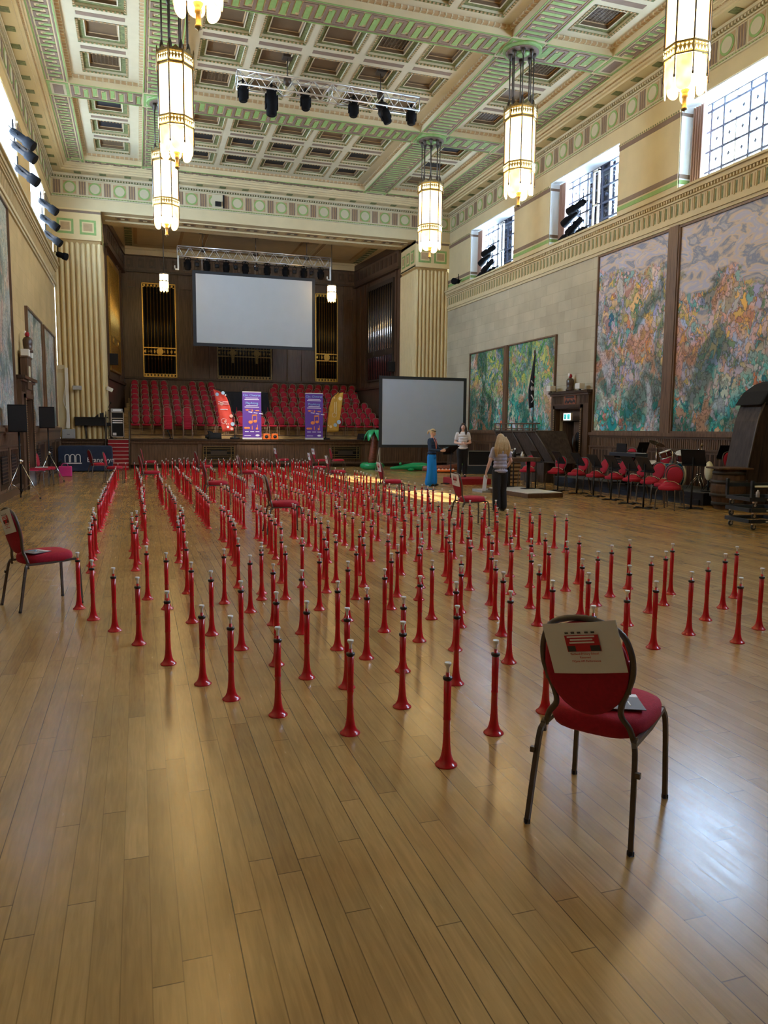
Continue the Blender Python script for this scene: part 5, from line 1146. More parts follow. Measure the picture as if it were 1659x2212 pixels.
music_stand(8.86,20.75,face(-.5,.85),1.10,'black music stand between the two women',tilt=55)
# =============== STAGE SEATING ===============
def rz_(i): return PI+.0*i
XLO=-.08
GS='red oval-back chairs on the stage tiers'
ow=['first','second','third','fourth','fifth','sixth','seventh','eighth','ninth','tenth','eleventh','twelfth','thirteenth','fourteenth','fifteenth','sixteenth']
ordn=['front','second','third','fourth','fifth','sixth','seventh','top']
xr=[10.74,10.76,10.75,10.70,10.46,10.53,10.54,10.77]
cnt_=0
for j in range(8):
    y=TY(j); off=(0 if j%2==0 else .0); xs=[]
    k=0
    while True:
        x=XLO+.45*k
        if x>3.75 if j>=3 else x>30: break
        if j<3 and x>xr[j]+.05: break
        if j==7 and k in (4,5): k+=1; continue
        if j==6 and k==9: k+=1; continue
        xs.append(x); k+=1
    if j>=3:
        x=xr[j]; r=[]
        while x>(6.15 if j<6 else 6.45): r.append(x); x-=.45
        xs+=list(reversed(r))
    for q,x in enumerate(xs):
        if j==0 and 4.9<x<5.6 and False: continue
        side='left' if x<5 else 'right'
        n=q+1 if x<5.0 else len(xs)-q
        label='red chair, %s from the %s end of the %s stage row'%(ow[n-1],side,ordn[j])
        cnt_+=1; chair(x+(.2 if j%2 and x>5 else 0)*0,y,PI,label,GS,z=TZ[j],lo=True,scale=.93)
for s,x in ((0,1.22),(1,2.02)):
    for k in range(9):
        chair(x+.008*(k%2),33.05-.0+.018*k,PI,'red chair %s from the bottom of the %s chair stack on the stage'%(ow[k],['left','right'][s]),'chairs stacked on the stage',z=ST+.062*k,lo=True,scale=.93)
# =============== HORNS ===============
HORNS="137,320,0,1,0 103,370,0,1,1 176,348,0,2,0 71,406,0,0,0 142,398,0,2,1 218,367,0,4,0 49,439,0,0,1 120,439,0,2,2 188,426,0,3,0 35,471,0,0,2 100,464,0,2,3 271,402,0,5,0 164,459,0,3,1 86,496,0,1,2 149,493,0,3,2 241,456,0,5,1 16,519,0,0,3 135,520,0,3,3 217,494,0,4,1 320,435,0,7,0 68,540,0,1,3 288,480,0,6,0 200,523,0,4,2 -3,574,0,0,4 119,570,0,3,4 361,457,0,8,0 268,520,0,6,1 183,557,0,4,3 51,585,0,1,4 331,499,0,7,1 247,553,0,5,2 102,602,0,2,4 -21,618,0,0,5 164,598,0,4,4 311,540,0,7,2 433,451,0,9,0 234,584,0,5,3 39,628,0,1,5 413,481,0,9,1 286,569,0,7,3 383,519,0,9,2 267,598,0,6,2 90,650,0,2,5 150,642,0,4,5 -39,660,0,0,6 212,627,0,5,4 362,556,0,8,1 480,478,0,11,0 21,682,0,1,6 335,596,0,8,2 306,618,0,8,3 459,515,0,10,0 72,690,0,2,6 429,551,0,10,1 249,654,0,6,3 193,674,0,5,5 129,692,0,4,6 107,696,0,3,5 -53,704,0,0,7 399,588,0,10,2 234,674,0,6,4 5,726,0,1,7 287,668,0,7,4 371,627,0,9,3 111,721,0,3,6 173,710,0,5,6 461,572,0,11,3 345,653,0,9,4 42,742,0,2,7 505,546,0,11,1 314,682,0,8,4 434,617,0,10,3 270,705,0,7,5 155,740,0,5,7 216,727,0,6,5 93,756,0,3,7 406,652,0,10,4 380,678,0,10,5 194,755,0,6,6 139,768,0,4,7 308,721,0,8,5 248,745,0,7,6 350,706,0,9,5 499,610,0,11,4 548,578,0,11,2 474,644,0,11,5 187,778,0,6,7 288,752,0,8,6 438,680,0,11,6 229,787,0,7,7 414,708,0,11,7 319,756,0,9,7 341,747,0,9,6 274,776,0,8,7 387,735,0,10,6 375,766,0,10,7 47,875,1,2,0 -6,878,1,1,0 -53,878,1,0,0 105,879,1,3,0 158,874,1,4,0 214,871,1,5,0 267,867,1,6,0 322,853,1,7,0 43,918,1,2,1 -4,920,1,1,1 -55,922,1,0,1 108,919,1,3,1 158,913,1,4,1 372,857,1,8,0 215,912,1,5,1 269,910,1,6,1 109,955,1,3,2 -9,963,1,1,2 -55,963,1,0,2 160,954,1,4,2 326,911,1,7,1 45,967,1,2,2 438,871,1,9,0 478,851,1,10,0 378,909,1,8,1 219,960,1,5,2 -57,989,1,0,3 268,954,1,6,2 326,951,1,7,2 370,935,1,8,2 50,1008,1,2,3 436,912,1,9,1 165,1002,1,4,3 536,864,1,11,0 -54,1016,1,0,4 -10,1020,1,1,3 113,1017,1,3,3 219,1002,1,5,3 487,904,1,10,1 432,937,1,9,2 269,998,1,6,3 327,982,1,7,3 55,1036,1,2,4 -57,1037,1,0,5 -4,1042,1,1,4 165,1036,1,4,4 216,1029,1,5,4 541,902,1,11,1 379,987,1,8,3 489,942,1,10,2 435,974,1,9,3 271,1034,1,6,4 56,1071,1,2,5 6,1075,1,1,5 326,1026,1,7,4 -60,1076,1,0,6 113,1072,1,3,4 537,936,1,11,2 164,1069,1,4,5 488,971,1,10,3 377,1026,1,8,4 215,1075,1,5,5 111,1092,1,3,5 -60,1096,1,0,7 535,960,1,11,3 432,1014,1,9,4 55,1104,1,2,6 162,1094,1,4,6 7,1106,1,1,6 215,1093,1,5,6 278,1080,1,6,5 330,1066,1,7,5 490,1018,1,10,4 381,1070,1,8,5 284,1108,1,6,6 540,1016,1,11,4 438,1071,1,9,5 331,1113,1,7,6 378,1109,1,8,6 493,1076,1,10,5 536,1072,1,11,5 443,1120,1,9,6 53,1209,2,2,0 158,1206,2,4,0 492,1119,1,10,6 5,1223,2,1,0 104,1220,2,3,0 -60,1224,2,0,0 54,1241,2,2,1 217,1226,2,5,0 272,1217,2,6,0 544,1127,1,11,6 4,1255,2,1,1 104,1254,2,3,1 329,1220,2,7,0 216,1245,2,5,1 -59,1264,2,0,1 376,1212,2,8,0 160,1260,2,4,1 53,1276,2,2,2 4,1283,2,1,2 275,1255,2,6,1 105,1290,2,3,2 -59,1297,2,0,2 160,1294,2,4,2 332,1268,2,7,1 438,1240,2,9,0 384,1264,2,8,1 52,1323,2,2,3 274,1296,2,6,2 6,1325,2,1,3 104,1321,2,3,3 159,1317,2,4,3 433,1256,2,9,1 -60,1333,2,0,3 489,1242,2,10,0 333,1298,2,7,2 540,1227,2,11,0 384,1298,2,8,2 434,1287,2,9,2 487,1269,2,10,1 4,1362,2,1,4 53,1362,2,2,4 -59,1362,2,0,4 275,1340,2,6,3 105,1365,2,3,4 161,1366,2,4,4 540,1266,2,11,1 335,1337,2,7,3 218,1367,2,5,2 104,1388,2,3,5 385,1340,2,8,3 5,1397,2,1,5 275,1370,2,6,4 490,1310,2,10,2 -61,1404,2,0,5 214,1392,2,5,3 540,1304,2,11,2 53,1412,2,2,5 331,1374,2,7,4 440,1345,2,9,3 273,1398,2,6,5 158,1417,2,4,5 386,1374,2,8,4 103,1426,2,3,6 3,1438,2,1,6 492,1352,2,10,3 53,1439,2,2,6 440,1380,2,9,4 332,1410,2,7,5 -60,1449,2,0,6 159,1445,2,4,6 486,1371,2,10,4 542,1354,2,11,3 388,1408,2,8,5 -60,1462,2,0,7 210,1449,2,5,4 5,1465,2,1,7 272,1441,2,6,6 103,1463,2,3,7 435,1403,2,9,5 325,1440,2,7,6 540,1378,2,11,4 54,1481,2,2,7 157,1474,2,4,7 270,1464,2,6,7 487,1411,2,10,5 388,1443,2,8,6 434,1434,2,9,6 -59,1501,2,0,8 214,1498,2,5,5 327,1483,2,7,7 9,1519,2,1,8 544,1420,2,11,5 155,1520,2,4,8 50,1530,2,2,8 486,1455,2,10,6 389,1487,2,8,7 274,1521,2,6,8 437,1489,2,9,7 330,1526,2,7,8 545,1464,2,11,6 390,1523,2,8,8 488,1496,2,10,7 544,1499,2,11,7 444,1533,2,9,8 484,1522,2,10,8 4,1615,3,1,0 500,1537,2,10,9 46,1624,3,2,0 542,1538,2,11,8 -61,1632,3,0,0 104,1634,3,3,0 4,1658,3,1,1 154,1653,3,4,0 219,1654,3,5,0 46,1668,3,2,1 322,1644,3,7,0 276,1653,3,6,0 105,1675,3,3,1 385,1642,3,8,0 -60,1688,3,0,1 444,1637,3,9,0 153,1695,3,4,1 4,1703,3,1,2 47,1705,3,2,2 325,1679,3,7,1 -60,1715,3,0,2 221,1702,3,5,1 490,1653,3,10,0 104,1733,3,3,2 387,1696,3,8,1 543,1653,3,11,0 152,1734,3,4,2 46,1743,3,2,3 274,1723,3,6,1 220,1732,3,5,2 -60,1753,3,0,3 442,1698,3,9,1 102,1754,3,3,3 324,1728,3,7,2 6,1761,3,1,3 488,1699,3,10,1 385,1730,3,8,2 221,1768,3,5,3 2,1782,3,1,4 445,1728,3,9,2 45,1784,3,2,4 275,1765,3,6,2 330,1761,3,7,3 147,1787,3,4,3 -60,1793,3,0,4 103,1795,3,3,4 220,1785,3,5,4 492,1733,3,10,2 386,1760,3,8,3 321,1778,3,7,4 483,1750,3,10,3 445,1763,3,9,3 547,1739,3,11,1 -60,1824,3,0,5 536,1748,3,11,2 278,1808,3,6,3 385,1801,3,8,4 46,1842,3,2,5 2,1845,3,1,5 221,1841,3,5,5 447,1802,3,9,4 277,1838,3,6,4 486,1795,3,10,4 326,1834,3,7,5 102,1861,3,3,5 151,1860,3,4,4 -61,1873,3,0,6 318,1848,3,7,6 386,1836,3,8,5 445,1826,3,9,5 543,1805,3,11,3 275,1867,3,6,5 219,1876,3,5,6 152,1883,3,4,5 1,1901,3,1,6 48,1905,3,2,6 103,1908,3,3,6 -60,1912,3,0,7 387,1877,3,8,6 490,1855,3,10,5 324,1895,3,7,7 547,1846,3,11,4 449,1875,3,9,6 151,1924,3,4,6 279,1910,3,6,6 221,1925,3,5,7 386,1903,3,8,7 97,1945,3,3,7 -60,1947,3,0,8 447,1901,3,9,7 322,1929,3,7,8 2,1956,3,1,7 219,1945,3,5,8 553,1891,3,11,5 384,1937,3,8,8 498,1919,3,10,6 449,1945,3,9,8 552,1924,3,11,6 471,1964,3,10,8 499,1959,3,10,7 553,1951,3,11,7 48,2036,4,2,0 -3,2039,4,1,0 275,2022,4,6,0 324,2029,4,7,0 442,2010,4,9,0 193,2049,4,5,0 -60,2061,4,0,0 101,2063,4,3,0 152,2061,4,4,0 381,2058,4,8,0 -2,2093,4,1,1 191,2086,4,5,1 49,2099,4,2,1 543,2033,4,11,0 151,2104,4,4,1 487,2054,4,10,0 323,2087,4,7,1 101,2112,4,3,1 446,2069,4,9,1 -59,2136,4,0,1 490,2084,4,10,1 387,2108,4,8,1 152,2143,4,4,2 -3,2151,4,1,2 323,2127,4,7,2 534,2087,4,11,1 193,2152,4,5,2 102,2159,4,3,2 447,2115,4,9,2 489,2109,4,10,2 50,2173,4,2,2 386,2140,4,8,2 150,2183,4,4,3 448,2153,4,9,3 326,2181,4,7,3 102,2203,4,3,3 196,2199,4,5,3 487,2158,4,10,3 -6,2218,4,1,3 444,2180,4,9,4 531,2161,4,11,2 -60,2226,4,0,2 51,2236,4,2,3 271,2221,4,6,1 388,2205,4,8,3 151,2238,4,4,4 100,2245,4,3,4 326,2224,4,7,4 443,2208,4,9,5 484,2202,4,10,4 525,2203,4,11,3 55,2380,5,0,3 441,2353,5,0,0 316,2376,5,0,2 4,2397,5,0,7 247,2385,5,0,4 369,2370,5,0,1 129,2400,5,0,9 194,2399,5,0,8 -59,2416,5,0,11 384,2387,5,0,5 272,2413,5,0,10 456,2390,5,0,6 79,2437,5,0,15 331,2421,5,0,12 144,2444,5,0,16 21,2452,5,0,19 342,2432,5,0,13 161,2454,5,0,20 -12,2475,5,0,25 295,2458,5,0,21 -38,2478,5,0,26 102,2481,5,0,29 488,2435,5,0,14 248,2472,5,0,24 416,2452,5,0,18 435,2449,5,0,17 274,2481,5,0,28 370,2469,5,0,23 220,2487,5,0,30 196,2490,5,0,31 49,2508,5,0,33 392,2479,5,0,27 504,2466,5,0,22 131,2518,5,0,36 77,2533,5,0,41 309,2519,5,0,37 353,2514,5,0,35 6,2546,5,0,42 527,2494,5,0,32 158,2549,5,0,44 258,2546,5,0,43 376,2533,5,0,40 426,2527,5,0,39 471,2522,5,0,38 545,2514,5,0,34 24,2573,5,0,48 105,2572,5,0,47 180,2577,5,0,49 449,2560,5,0,46 502,2554,5,0,45 288,2587,5,0,51 209,2596,5,0,52 54,2604,5,0,55 406,2583,5,0,50 130,2613,5,0,58 232,2606,5,0,56 360,2602,5,0,54 311,2621,5,0,60 156,2646,5,0,64 536,2597,5,0,53 432,2617,5,0,59 76,2655,5,0,67 264,2644,5,0,63 385,2632,5,0,62 96,2662,5,0,71 345,2650,5,0,65 119,2674,5,0,73 606,2608,5,0,57 285,2666,5,0,72 562,2627,5,0,61 180,2681,5,0,74 411,2657,5,0,69 464,2652,5,0,66 206,2698,5,0,78 520,2656,5,0,68 381,2694,5,0,77 584,2659,5,0,70 482,2684,5,0,75 309,2716,5,0,79 224,2725,5,0,82 546,2693,5,0,76 248,2742,5,0,85 330,2734,5,0,84 142,2753,5,0,86 442,2723,5,0,81 508,2717,5,0,80 572,2726,5,0,83 165,2781,5,0,91 276,2780,5,0,89 411,2767,5,0,87 94,2797,5,0,93 436,2776,5,0,88 296,2804,5,0,94 191,2814,5,0,95 379,2797,5,0,92 117,2821,5,0,96 551,2781,5,0,90 141,2845,5,0,98 324,2839,5,0,97 238,2863,5,0,99 174,2868,5,0,100 160,2870,5,0,101"
H=[tuple(int(v) for v in s.split(',')) for s in HORNS.split()]
def horn_mb(part,n,mb=None,c=(0,0)):
    a=mb or MB(); c3=(c[0],c[1],0)
    if part=='bell': a.lathe([(.053,0),(.0545,.002),(.053,.006),(.044,.013),(.035,.024),(.028,.042),(.0225,.07),(.019,.11),(.0170,.16),(.0168,.222),(.0185,.224),(.0185,.232),(.0168,.235),(.0178,.30),(.0182,.426),(.0095,.428),(.0095,.458)] if n>8 else [(.053,0),(.053,.006),(.035,.024),(.0225,.07),(.0170,.16),(.0182,.426),(.0095,.458)],n,c3,0)
    if part=='collar': a.lathe([(.0185,.420),(.0225,.424),(.0235,.430),(.0225,.437),(.0110,.439)] if n>8 else [(.0225,.42),(.0225,.438)],n,c3,1 if mb else 0)
    if part=='mouthpiece': a.lathe([(.0078,.45),(.0078,.478),(.0095,.486),(.0150,.494),(.0170,.500),(.0168,.505),(.0150,.507),(.011,.503)] if n>8 else [(.0078,.45),(.0085,.482),(.0170,.498),(.0165,.506)],n,c3,2 if mb else 0)
    return a
HP=thing('plastic_horn','x','horn'); horn_mb('bell',28).build('bell_and_tube','red',HP); horn_mb('collar',20).build('collar_ring','collar',HP); horn_mb('mouthpiece',20).build('mouthpiece','white',HP)
HP2=thing('plastic_horn','x','horn'); horn_mb('bell',12).build('bell_and_tube','red',HP2); horn_mb('collar',10).build('collar_ring','collar',HP2); horn_mb('mouthpiece',10).build('mouthpiece','white',HP2)
bn=['slanted block nearest the camera','second block from the camera','third block from the camera','fourth block from the camera','fifth block','farthest block']
oc=['leftmost','second','third','fourth','fifth','sixth','seventh','eighth','ninth','tenth','eleventh','rightmost']
orw=['front horn','second horn','third horn','fourth horn','fifth horn','sixth horn','seventh horn','eighth horn','ninth horn','tenth horn','eleventh horn','twelfth horn']
GH='red plastic horns standing in blocks on the floor'
for i,(x,y,b,c,r) in enumerate(H[:300]):
    lab='red horn: %s in the %s column of the %s'%(orw[r],oc[c],bn[b])
    P=HP if i<150 else HP2
    if i in (0,150): P.location=(x/100,y/100,0); P['label']=lab; P['group']=GH
    else: dup(P,(x/100,y/100,0),rnd.random()*6,lab,GH)
mb=MB()
for x,y,b,c,r in H[300:]:
    for p in ('bell','collar','mouthpiece'): horn_mb(p,8,mb,(x/100,y/100))
o=mb.build('plastic_horns',['red','collar','white']); o['kind']='stuff'; tag(o,'hundreds of small red horns standing far off in the rear blocks before the stage','horns',GH)
# =============== LEFT SIDE ===============
def pa(x,y,zb,h,w,label,labs,rz):
    g=thing('speaker_stand',labs,'speaker stand',(x,y,0),rz,'loudspeaker tripods'); a=MB(); a.cyl((0,0,.12),.019,zb-.12,10); a.build('pole','black',g)
    a=MB(); a.cyl((0,0,.78),.032,.1,10); a.ball((.04,0,.83),.025); a.build('collar','chrome',g); a=MB(); a.cyl((0,0,.16),.03,.06,10); a.build('collar','black',g)
    for k in range(3):
        t=R(-20)+2*PI*k/3; a=MB(); e=(.42*math.cos(t),.42*math.sin(t),.02); a.tube([(.03*math.cos(t),.03*math.sin(t),.76),e],.014,8); a.tube([(.02*math.cos(t),.02*math.sin(t),.2),(.27*math.cos(t),.27*math.sin(t),.38)],.008,6); a.ball(e,.024,1,8,5); a.build('leg',['chrome' if k!=1 else 'black','black'],g)
    g=thing('loudspeaker',label,'loudspeaker',(x,y,zb),rz,'tripod loudspeakers'); a=MB(); a.prism([(-w/2,-.17),(w/2,-.17),(w*.38,.17),(-w*.38,.17)],0,h,0,'z'); cb_=a.build('cabinet','black',g,bevel=.012)
    a=MB(); a.box(-w/2+.02,-.18,.03,w/2-.02,-.168,h-.03); a.build('front_grille','grille',cb_)
pa(-2.48,18.3,1.47,.60,.38,'black loudspeaker on the nearer tripod by the left wall','black tripod stand with silver legs, nearer the camera on the left',0)
pa(-2.48,24.0,1.55,.62,.42,'black loudspeaker on the farther tripod by the left wall','black tripod stand with silver legs, nearer the stage on the left',0)
for (x,y,z0),lab,pts in (((-2.8,20.6,1.6),'black cable drooping along the left wall behind the nearer loudspeaker',[(0,-1.2,.0),(.03,-.9,-.08),(.05,-.5,.05),(.2,-.2,.2)]),((-2.8,25.9,1.7),'black cable looping behind the farther loudspeaker on the left',[(0,-1.8,-.1),(.03,-1.4,-.2),(.05,-.9,-.05),(.1,-.5,.25),(.2,-.15,.2)])):
    a=MB(); a.tube(catmull(pts,5),.012,6); tag(a.build('speaker_cable','black',loc=(x,y,z0)),lab,'cable','speaker cables')
g=thing('gift_bag','shiny pink bag on the floor behind the farther left tripod','bag',(-2.25,26.3,0)); a=MB(); a.prism([(-.2,-.08),(.2,-.1),(.2,.1),(-.2,.1)],0,.33,0,'z'); a.build('bag_body','pink',g,bevel=.03)
a=MB(); a.tube(catmull([(-.1,-.1,.32),(-.06,-.12,.42),(.06,-.12,.42),(.1,-.1,.32)],4),.01,6); a.build('handle','pink',g)
a=MB(); a.box(-.07,-.06,0,.07,.06,.13); tag(a.build('gift_box','pink',loc=(-1.55,31.0-.35+.4-1.0,0)),'tiny pink box on the floor in front of the navy cloth','box')
g=thing('holdall','small black bag on the floor at the left wall near the stage','bag',(-2.55,28.3,0)); a=MB(); a.ball((0,0,.2),(.16,.22,.2)); a.build('body','black',g); a=MB(); a.tube([(.0,-.1,.36),(0,-.06,.46),(0,.06,.46),(0,.1,.36)],.012,6); a.build('strap','black',g)
g=thing('wall_cabinet','tall wooden pediment cabinet with notice card over the left door','cabinet',(XL+.12,21.75,2.4)); a=MB(); a.box(-.06,-.45,0,.06,.45,.15); a.box(-.06,-.4,.15,.10,.4,.95); a.prism([(-.44,.95),(.44,.95),(.3,1.1),(-.3,1.1)],-.06,.12,0,'x'); a.build('case','wood',g)
a=MB(); a.box(.10,-.2,.35,.11,.12,.75); a.build('notice_card','cream_lt',g)
for (x,y,z),lab in (((XL+.17,21.48,3.36),'white floodlight box on top of the left wooden cabinet, nearer'),((XL+.17,22.04,3.36),'white floodlight box on top of the left wooden cabinet, farther'),((XR-.28,22.05,2.86),'white box light on the left end of the right door case'),((XR-.28,20.35,2.86),'white box light on the right end of the right door case')):
    g=thing('floodlight',lab,'floodlight',(x,y,z),0,'white box floodlights'); a=MB(); a.box(-.1,-.13,.02,.1,.13,.2); a.build('housing','white2',g,bevel=.015); a=MB(); a.box(-.03,-.03,0,.03,.03,.03); a.build('bracket','black',g)
for (x,y,z),lab in (((XR-.16,21.1,2.86),'dark cloaked figurine bust on top of the right door case'),((XL+.2,21.75,3.5),'dark figurine bust on top of the left wooden cabinet')):
    g=thing('figurine',lab,'figurine',(x,y,z),0,'figurines over the doors'); a=MB(); a.lathe([(.13,0),(.13,.06),(.10,.08),(.115,.2),(.12,.32),(.09,.38),(.05,.40)],14); a.build('cloak','woodd',g); a=MB(); a.ball((0,-.01,.46),(.055,.06,.07)); a.build('head','carpet',g); a=MB(); a.ball((-.05,0,.5),(.03,.04,.06)); a.build('white_crest','whiteprint',g)
# sign and plaque of the right doorway
g=thing('exit_sign','lit green exit sign with running-figure pictogram above the right doorway','exit sign',(XR-.22,21.05,1.93)); a=MB(); a.box(-.04,-.22,0,.02,.22,.24); a.build('light_box','white2',g)
a=MB(); a.box(-.045,-.2,.02,-.04,.2,.22); a.build('face','signglow',g)
a=MB(); a.box(-.05,.02,.04,-.045,.17,.2); a.box(-.05,-.17,.04,-.045,-.02,.2); a.build('green_panels','signgreen',g)
a=MB(); a.ball((-.052,.10,.175),(.004,.018,.018)); a.tube([(-.052,.10,.155),(-.052,.09,.11),(-.052,.06,.06)],.01,5); a.tube([(-.052,.09,.11),(-.052,.13,.06)],.01,5); a.tube([(-.052,.06,.14),(-.052,.13,.13)],.007,5); a.tube([(-.052,-.1,.06),(-.052,-.1,.17)],.008,5); a.prism([(-.13,.1),(-.07,.1),(-.1,.05)],-.054,-.05,0,'x'); a.build('figure_and_arrow','whiteprint',g)
g=thing('relief_plaque','copper coloured relief plaque over the right doorway','plaque',(XR-.17,21.05,2.44)); a=MB(); a.box(-.01,-.34,0,.01,.34,.30); a.build('plate','plaque',g)
a=MB(); 
for k in range(9): a.ball((-.012,-.26+k*.065,.09+.03*math.sin(k*2)),(.012,.03,.05),0,8,5)
a.box(-.015,-.25,.2,-.01,.25,.25); a.build('relief_figures','barrelband',g)
# =============== INFLATABLES ===============
g=thing('inflatable_palm','inflatable palm tree with green fronds standing left of the standing screen','inflatable palm',(8.95,29.0,0),0,'inflatable palm trees')
a=MB(); a.tube([(.36*math.cos(t),.36*math.sin(t),.14) for t in [2*PI*k/24 for k in range(24)]],.14,12,closed=True); a.build('base_ring','inflgreen',g)
a=MB(); a.tube([(-.02,0,.1),(.0,0,.4),(.05,0,.8),(.10,0,1.2),(.14,0,1.47)],[.17,.16,.145,.12,.10],12); a.build('trunk','trunk',g)
for k in range(7):
    t=2*PI*k/7+.2; dx,dy=math.cos(t),math.sin(t); a=MB(); base=Vector((.14,0,1.45)); c=[base+Vector((dx*r,dy*r,z)) for r,z in ((0,0),(.14,.10),(.30,.06),(.42,-.10),(.48,-.30))]
    rings=[]; side=Vector((-dy,dx,0))
    for p,w,th in zip(c,(.05,.11,.14,.11,.02),(.04,.05,.05,.04,.01)): rings.append([tuple(p+side*w*math.cos(u)+Vector((dx*.3,dy*.3,1)).normalized()*th*math.sin(u)) for u in [2*PI*q/10 for q in range(10)]])
    loftrings(a,rings); a.build('frond','leafgreen',g)
g=thing('inflatable_crocodile','green inflatable crocodile lying on the floor behind the women','inflatable crocodile',(10.1,27.7,0),R(-12)); a=MB()
a.tube([(-.78,0,.10),(-.6,0,.11),(-.4,0,.13),(-.2,0,.15),(.1,0,.17),(.5,0,.17),(.85,0,.13),(1.2,0,.08),(1.5,0,.05)],[.05,.08,.09,.13,.18,.19,.14,.08,.03],14,sy=.85); a.build('body','inflgreen',g)
a=MB()
for s in (-1,1): a.ball((-.38,.06*s,.27),(.05,.045,.06))
a.build('eye_bumps','inflgreen',g)
for x,y in ((-.0,-.26),(.0,.26),(.65,-.26),(.65,.26)): a=MB(); a.ball((x,y,.06),(.14,.08,.055)); a.build('foot','inflgreen',g)
g=thing('inflatable_palm','deflated palm inflatable lying on its side, lime ring standing up, behind the women','inflatable palm',(11.0,26.6,0),R(-8),'inflatable palm trees')
a=MB(); a.tube([(-.75,0,.14),(-.3,.05,.14),(.2,0,.15),(.7,.02,.2)],[.10,.12,.13,.15],12); a.build('trunk','trunk',g)
M=Matrix.Translation((.95,0,.38))@Matrix.Rotation(R(75),4,'Y'); a=MB(); a.tube([M@Vector((.27*math.cos(t),.27*math.sin(t),0)) for t in [2*PI*k/24 for k in range(24)]],.115,12,closed=True); a.build('base_ring','ringgreen',g)
a=MB(); a.ball((.0,-.3,.07),(.5,.18,.06)); a.build('orange_base','speakerorange',g); a=MB()
for k in range(6): a.ball((-.35+k*.14,-.33,.12),(.04,.05,.03))
a.build('white_blobs','whiteprint',g)
# =============== RIGHT SIDE ===============
# red podium, white-topped podium, high desk
g=thing('podium','low red carpeted podium under the dark-haired woman','podium',(9.35,20.75,0),R(-4),'low podiums'); a=MB(); a.box(-.55,-.5,0,.62,.5,.17); a.build('block','carpet',g,bevel=.01); a=MB(); a.box(-.53,-.48,.17,.60,.48,.18); a.build('top_carpet','carpet',g)
g=thing('podium','low wooden podium with pale top under the high desk','podium',(9.2,16.85,0),R(4),'low podiums'); a=MB(); a.box(-.5,-.95,0,.5,.95,.11); a.build('wooden_rim','wood',g,bevel=.01); a=MB(); a.box(-.47,-.92,.11,.47,.92,.125); a.build('pale_top','white2',g)
a=MB(); a.box(-.45,-.3,0,.45,.3,.06); tag(a.build('step_block','greygoods',loc=(8.85,18.1-.2,0)),'pale low step block behind the woman in the lilac-grey T-shirt','step')
g=thing('high_desk','high dark desk on two posts standing on the wooden podium','desk',(9.35,17.45,.125),R(8)); a=MB(); a.box(-.62,-.55,.70,.28,.5,.80); a.build('desktop','hull2',g,bevel=.02)
for x,y in ((.05,-.35),(-.1,.35)): a=MB(); a.cyl((x,y,0),.045,.70,10); a.box(x-.16,y-.1,0,x+.16,y+.1,.02); a.build('post','black',g)
for (x,y,h,mt,lab) in ((9.12,17.25,.22,'bottled','dark bottle with pale cap on the high desk'),(9.2,17.0,.14,'bottle','white bottle on the high desk'),(9.0,17.5,.15,'brass','small amber bottle at the left of the high desk'),(9.75,18.6,.16,'brass','small amber-lit bottle beyond the high desk')):
    zz=.925; 
    g=thing('bottle',lab,'bottle',(x,y,zz),0,'bottles on the high desk'); a=MB(); a.lathe([(.04,0),(.042,h*.6),(.018,h*.75),(.018,h*.85)],12); a.build('glass_body',mt,g); a=MB(); a.lathe([(.02,h*.85),(.024,h*1.05)],10); a.build('cap','bottle',g)
g=thing('small_table','little table with dark top on a thin stand beside the musicians','table',(9.75,18.7,0)); a=MB(); a.box(-.35,-.25,.86,.4,.25,.90); a.build('table_top','black',g); a=MB(); a.cyl((0,0,0),.02,.87,8); a.box(-.3,-.02,0,.3,.02,.02); a.box(-.02,-.25,0,.02,.25,.02); a.build('stand','black',g)
# black platform
g=thing('platform','low black platform with grey carpet top along the right wall','platform',(12.45,16.3,0)); a=MB(); a.box(-.75,-2.9,0,.6,3.3,.26); a.box(-.78,-2.8,0,-.70,2.9,.12); a.build('sides','platform',g); a=MB(); a.box(-.76,-2.92,.26,.6,3.3,.28); a.build('carpet_top','platformtop',g); a=MB(); a.box(-.765,-2.6,.1,-.755,-2.4,.13); a.box(-.765,-.5,.1,-.755,-.35,.13); a.build('hand_slots','black',g)
# keyboard
g=thing('electric_keyboard','blue-grey electric keyboard on a black X-stand behind the chairs','keyboard',(11.75,16.2,.28),R(82)); a=MB(); a.box(-.68,-.17,.70,.68,.17,.79); a.build('keyboard_body','dolly',g,bevel=.01)
a=MB(); a.box(-.6,-.165,.79,.6,-.03,.80); a.build('white_keys','paper',g); a=MB()
for k in range(36):
    if k%7 not in (2,6): a.box(-.59+k*.033,-.11,.80,-.575+k*.033,-.03,.812)
a.build('black_keys','black',g)
for s in (1,-1): a=MB(); a.tube([(-.35*s,.02*s,.0),(.35*s,.02*s,.70)],.022,6); a.box(-.35*s-.02,-.22,0,-.35*s+.02,.22,.04); a.box(.35*s-.02,-.2,.66,.35*s+.02,.2,.70); a.build('x_stand_leg','black',g)
a=MB(); a.box(-.25,.17,.8,.25,.19,1.02); a.build('music_rest','black',g)
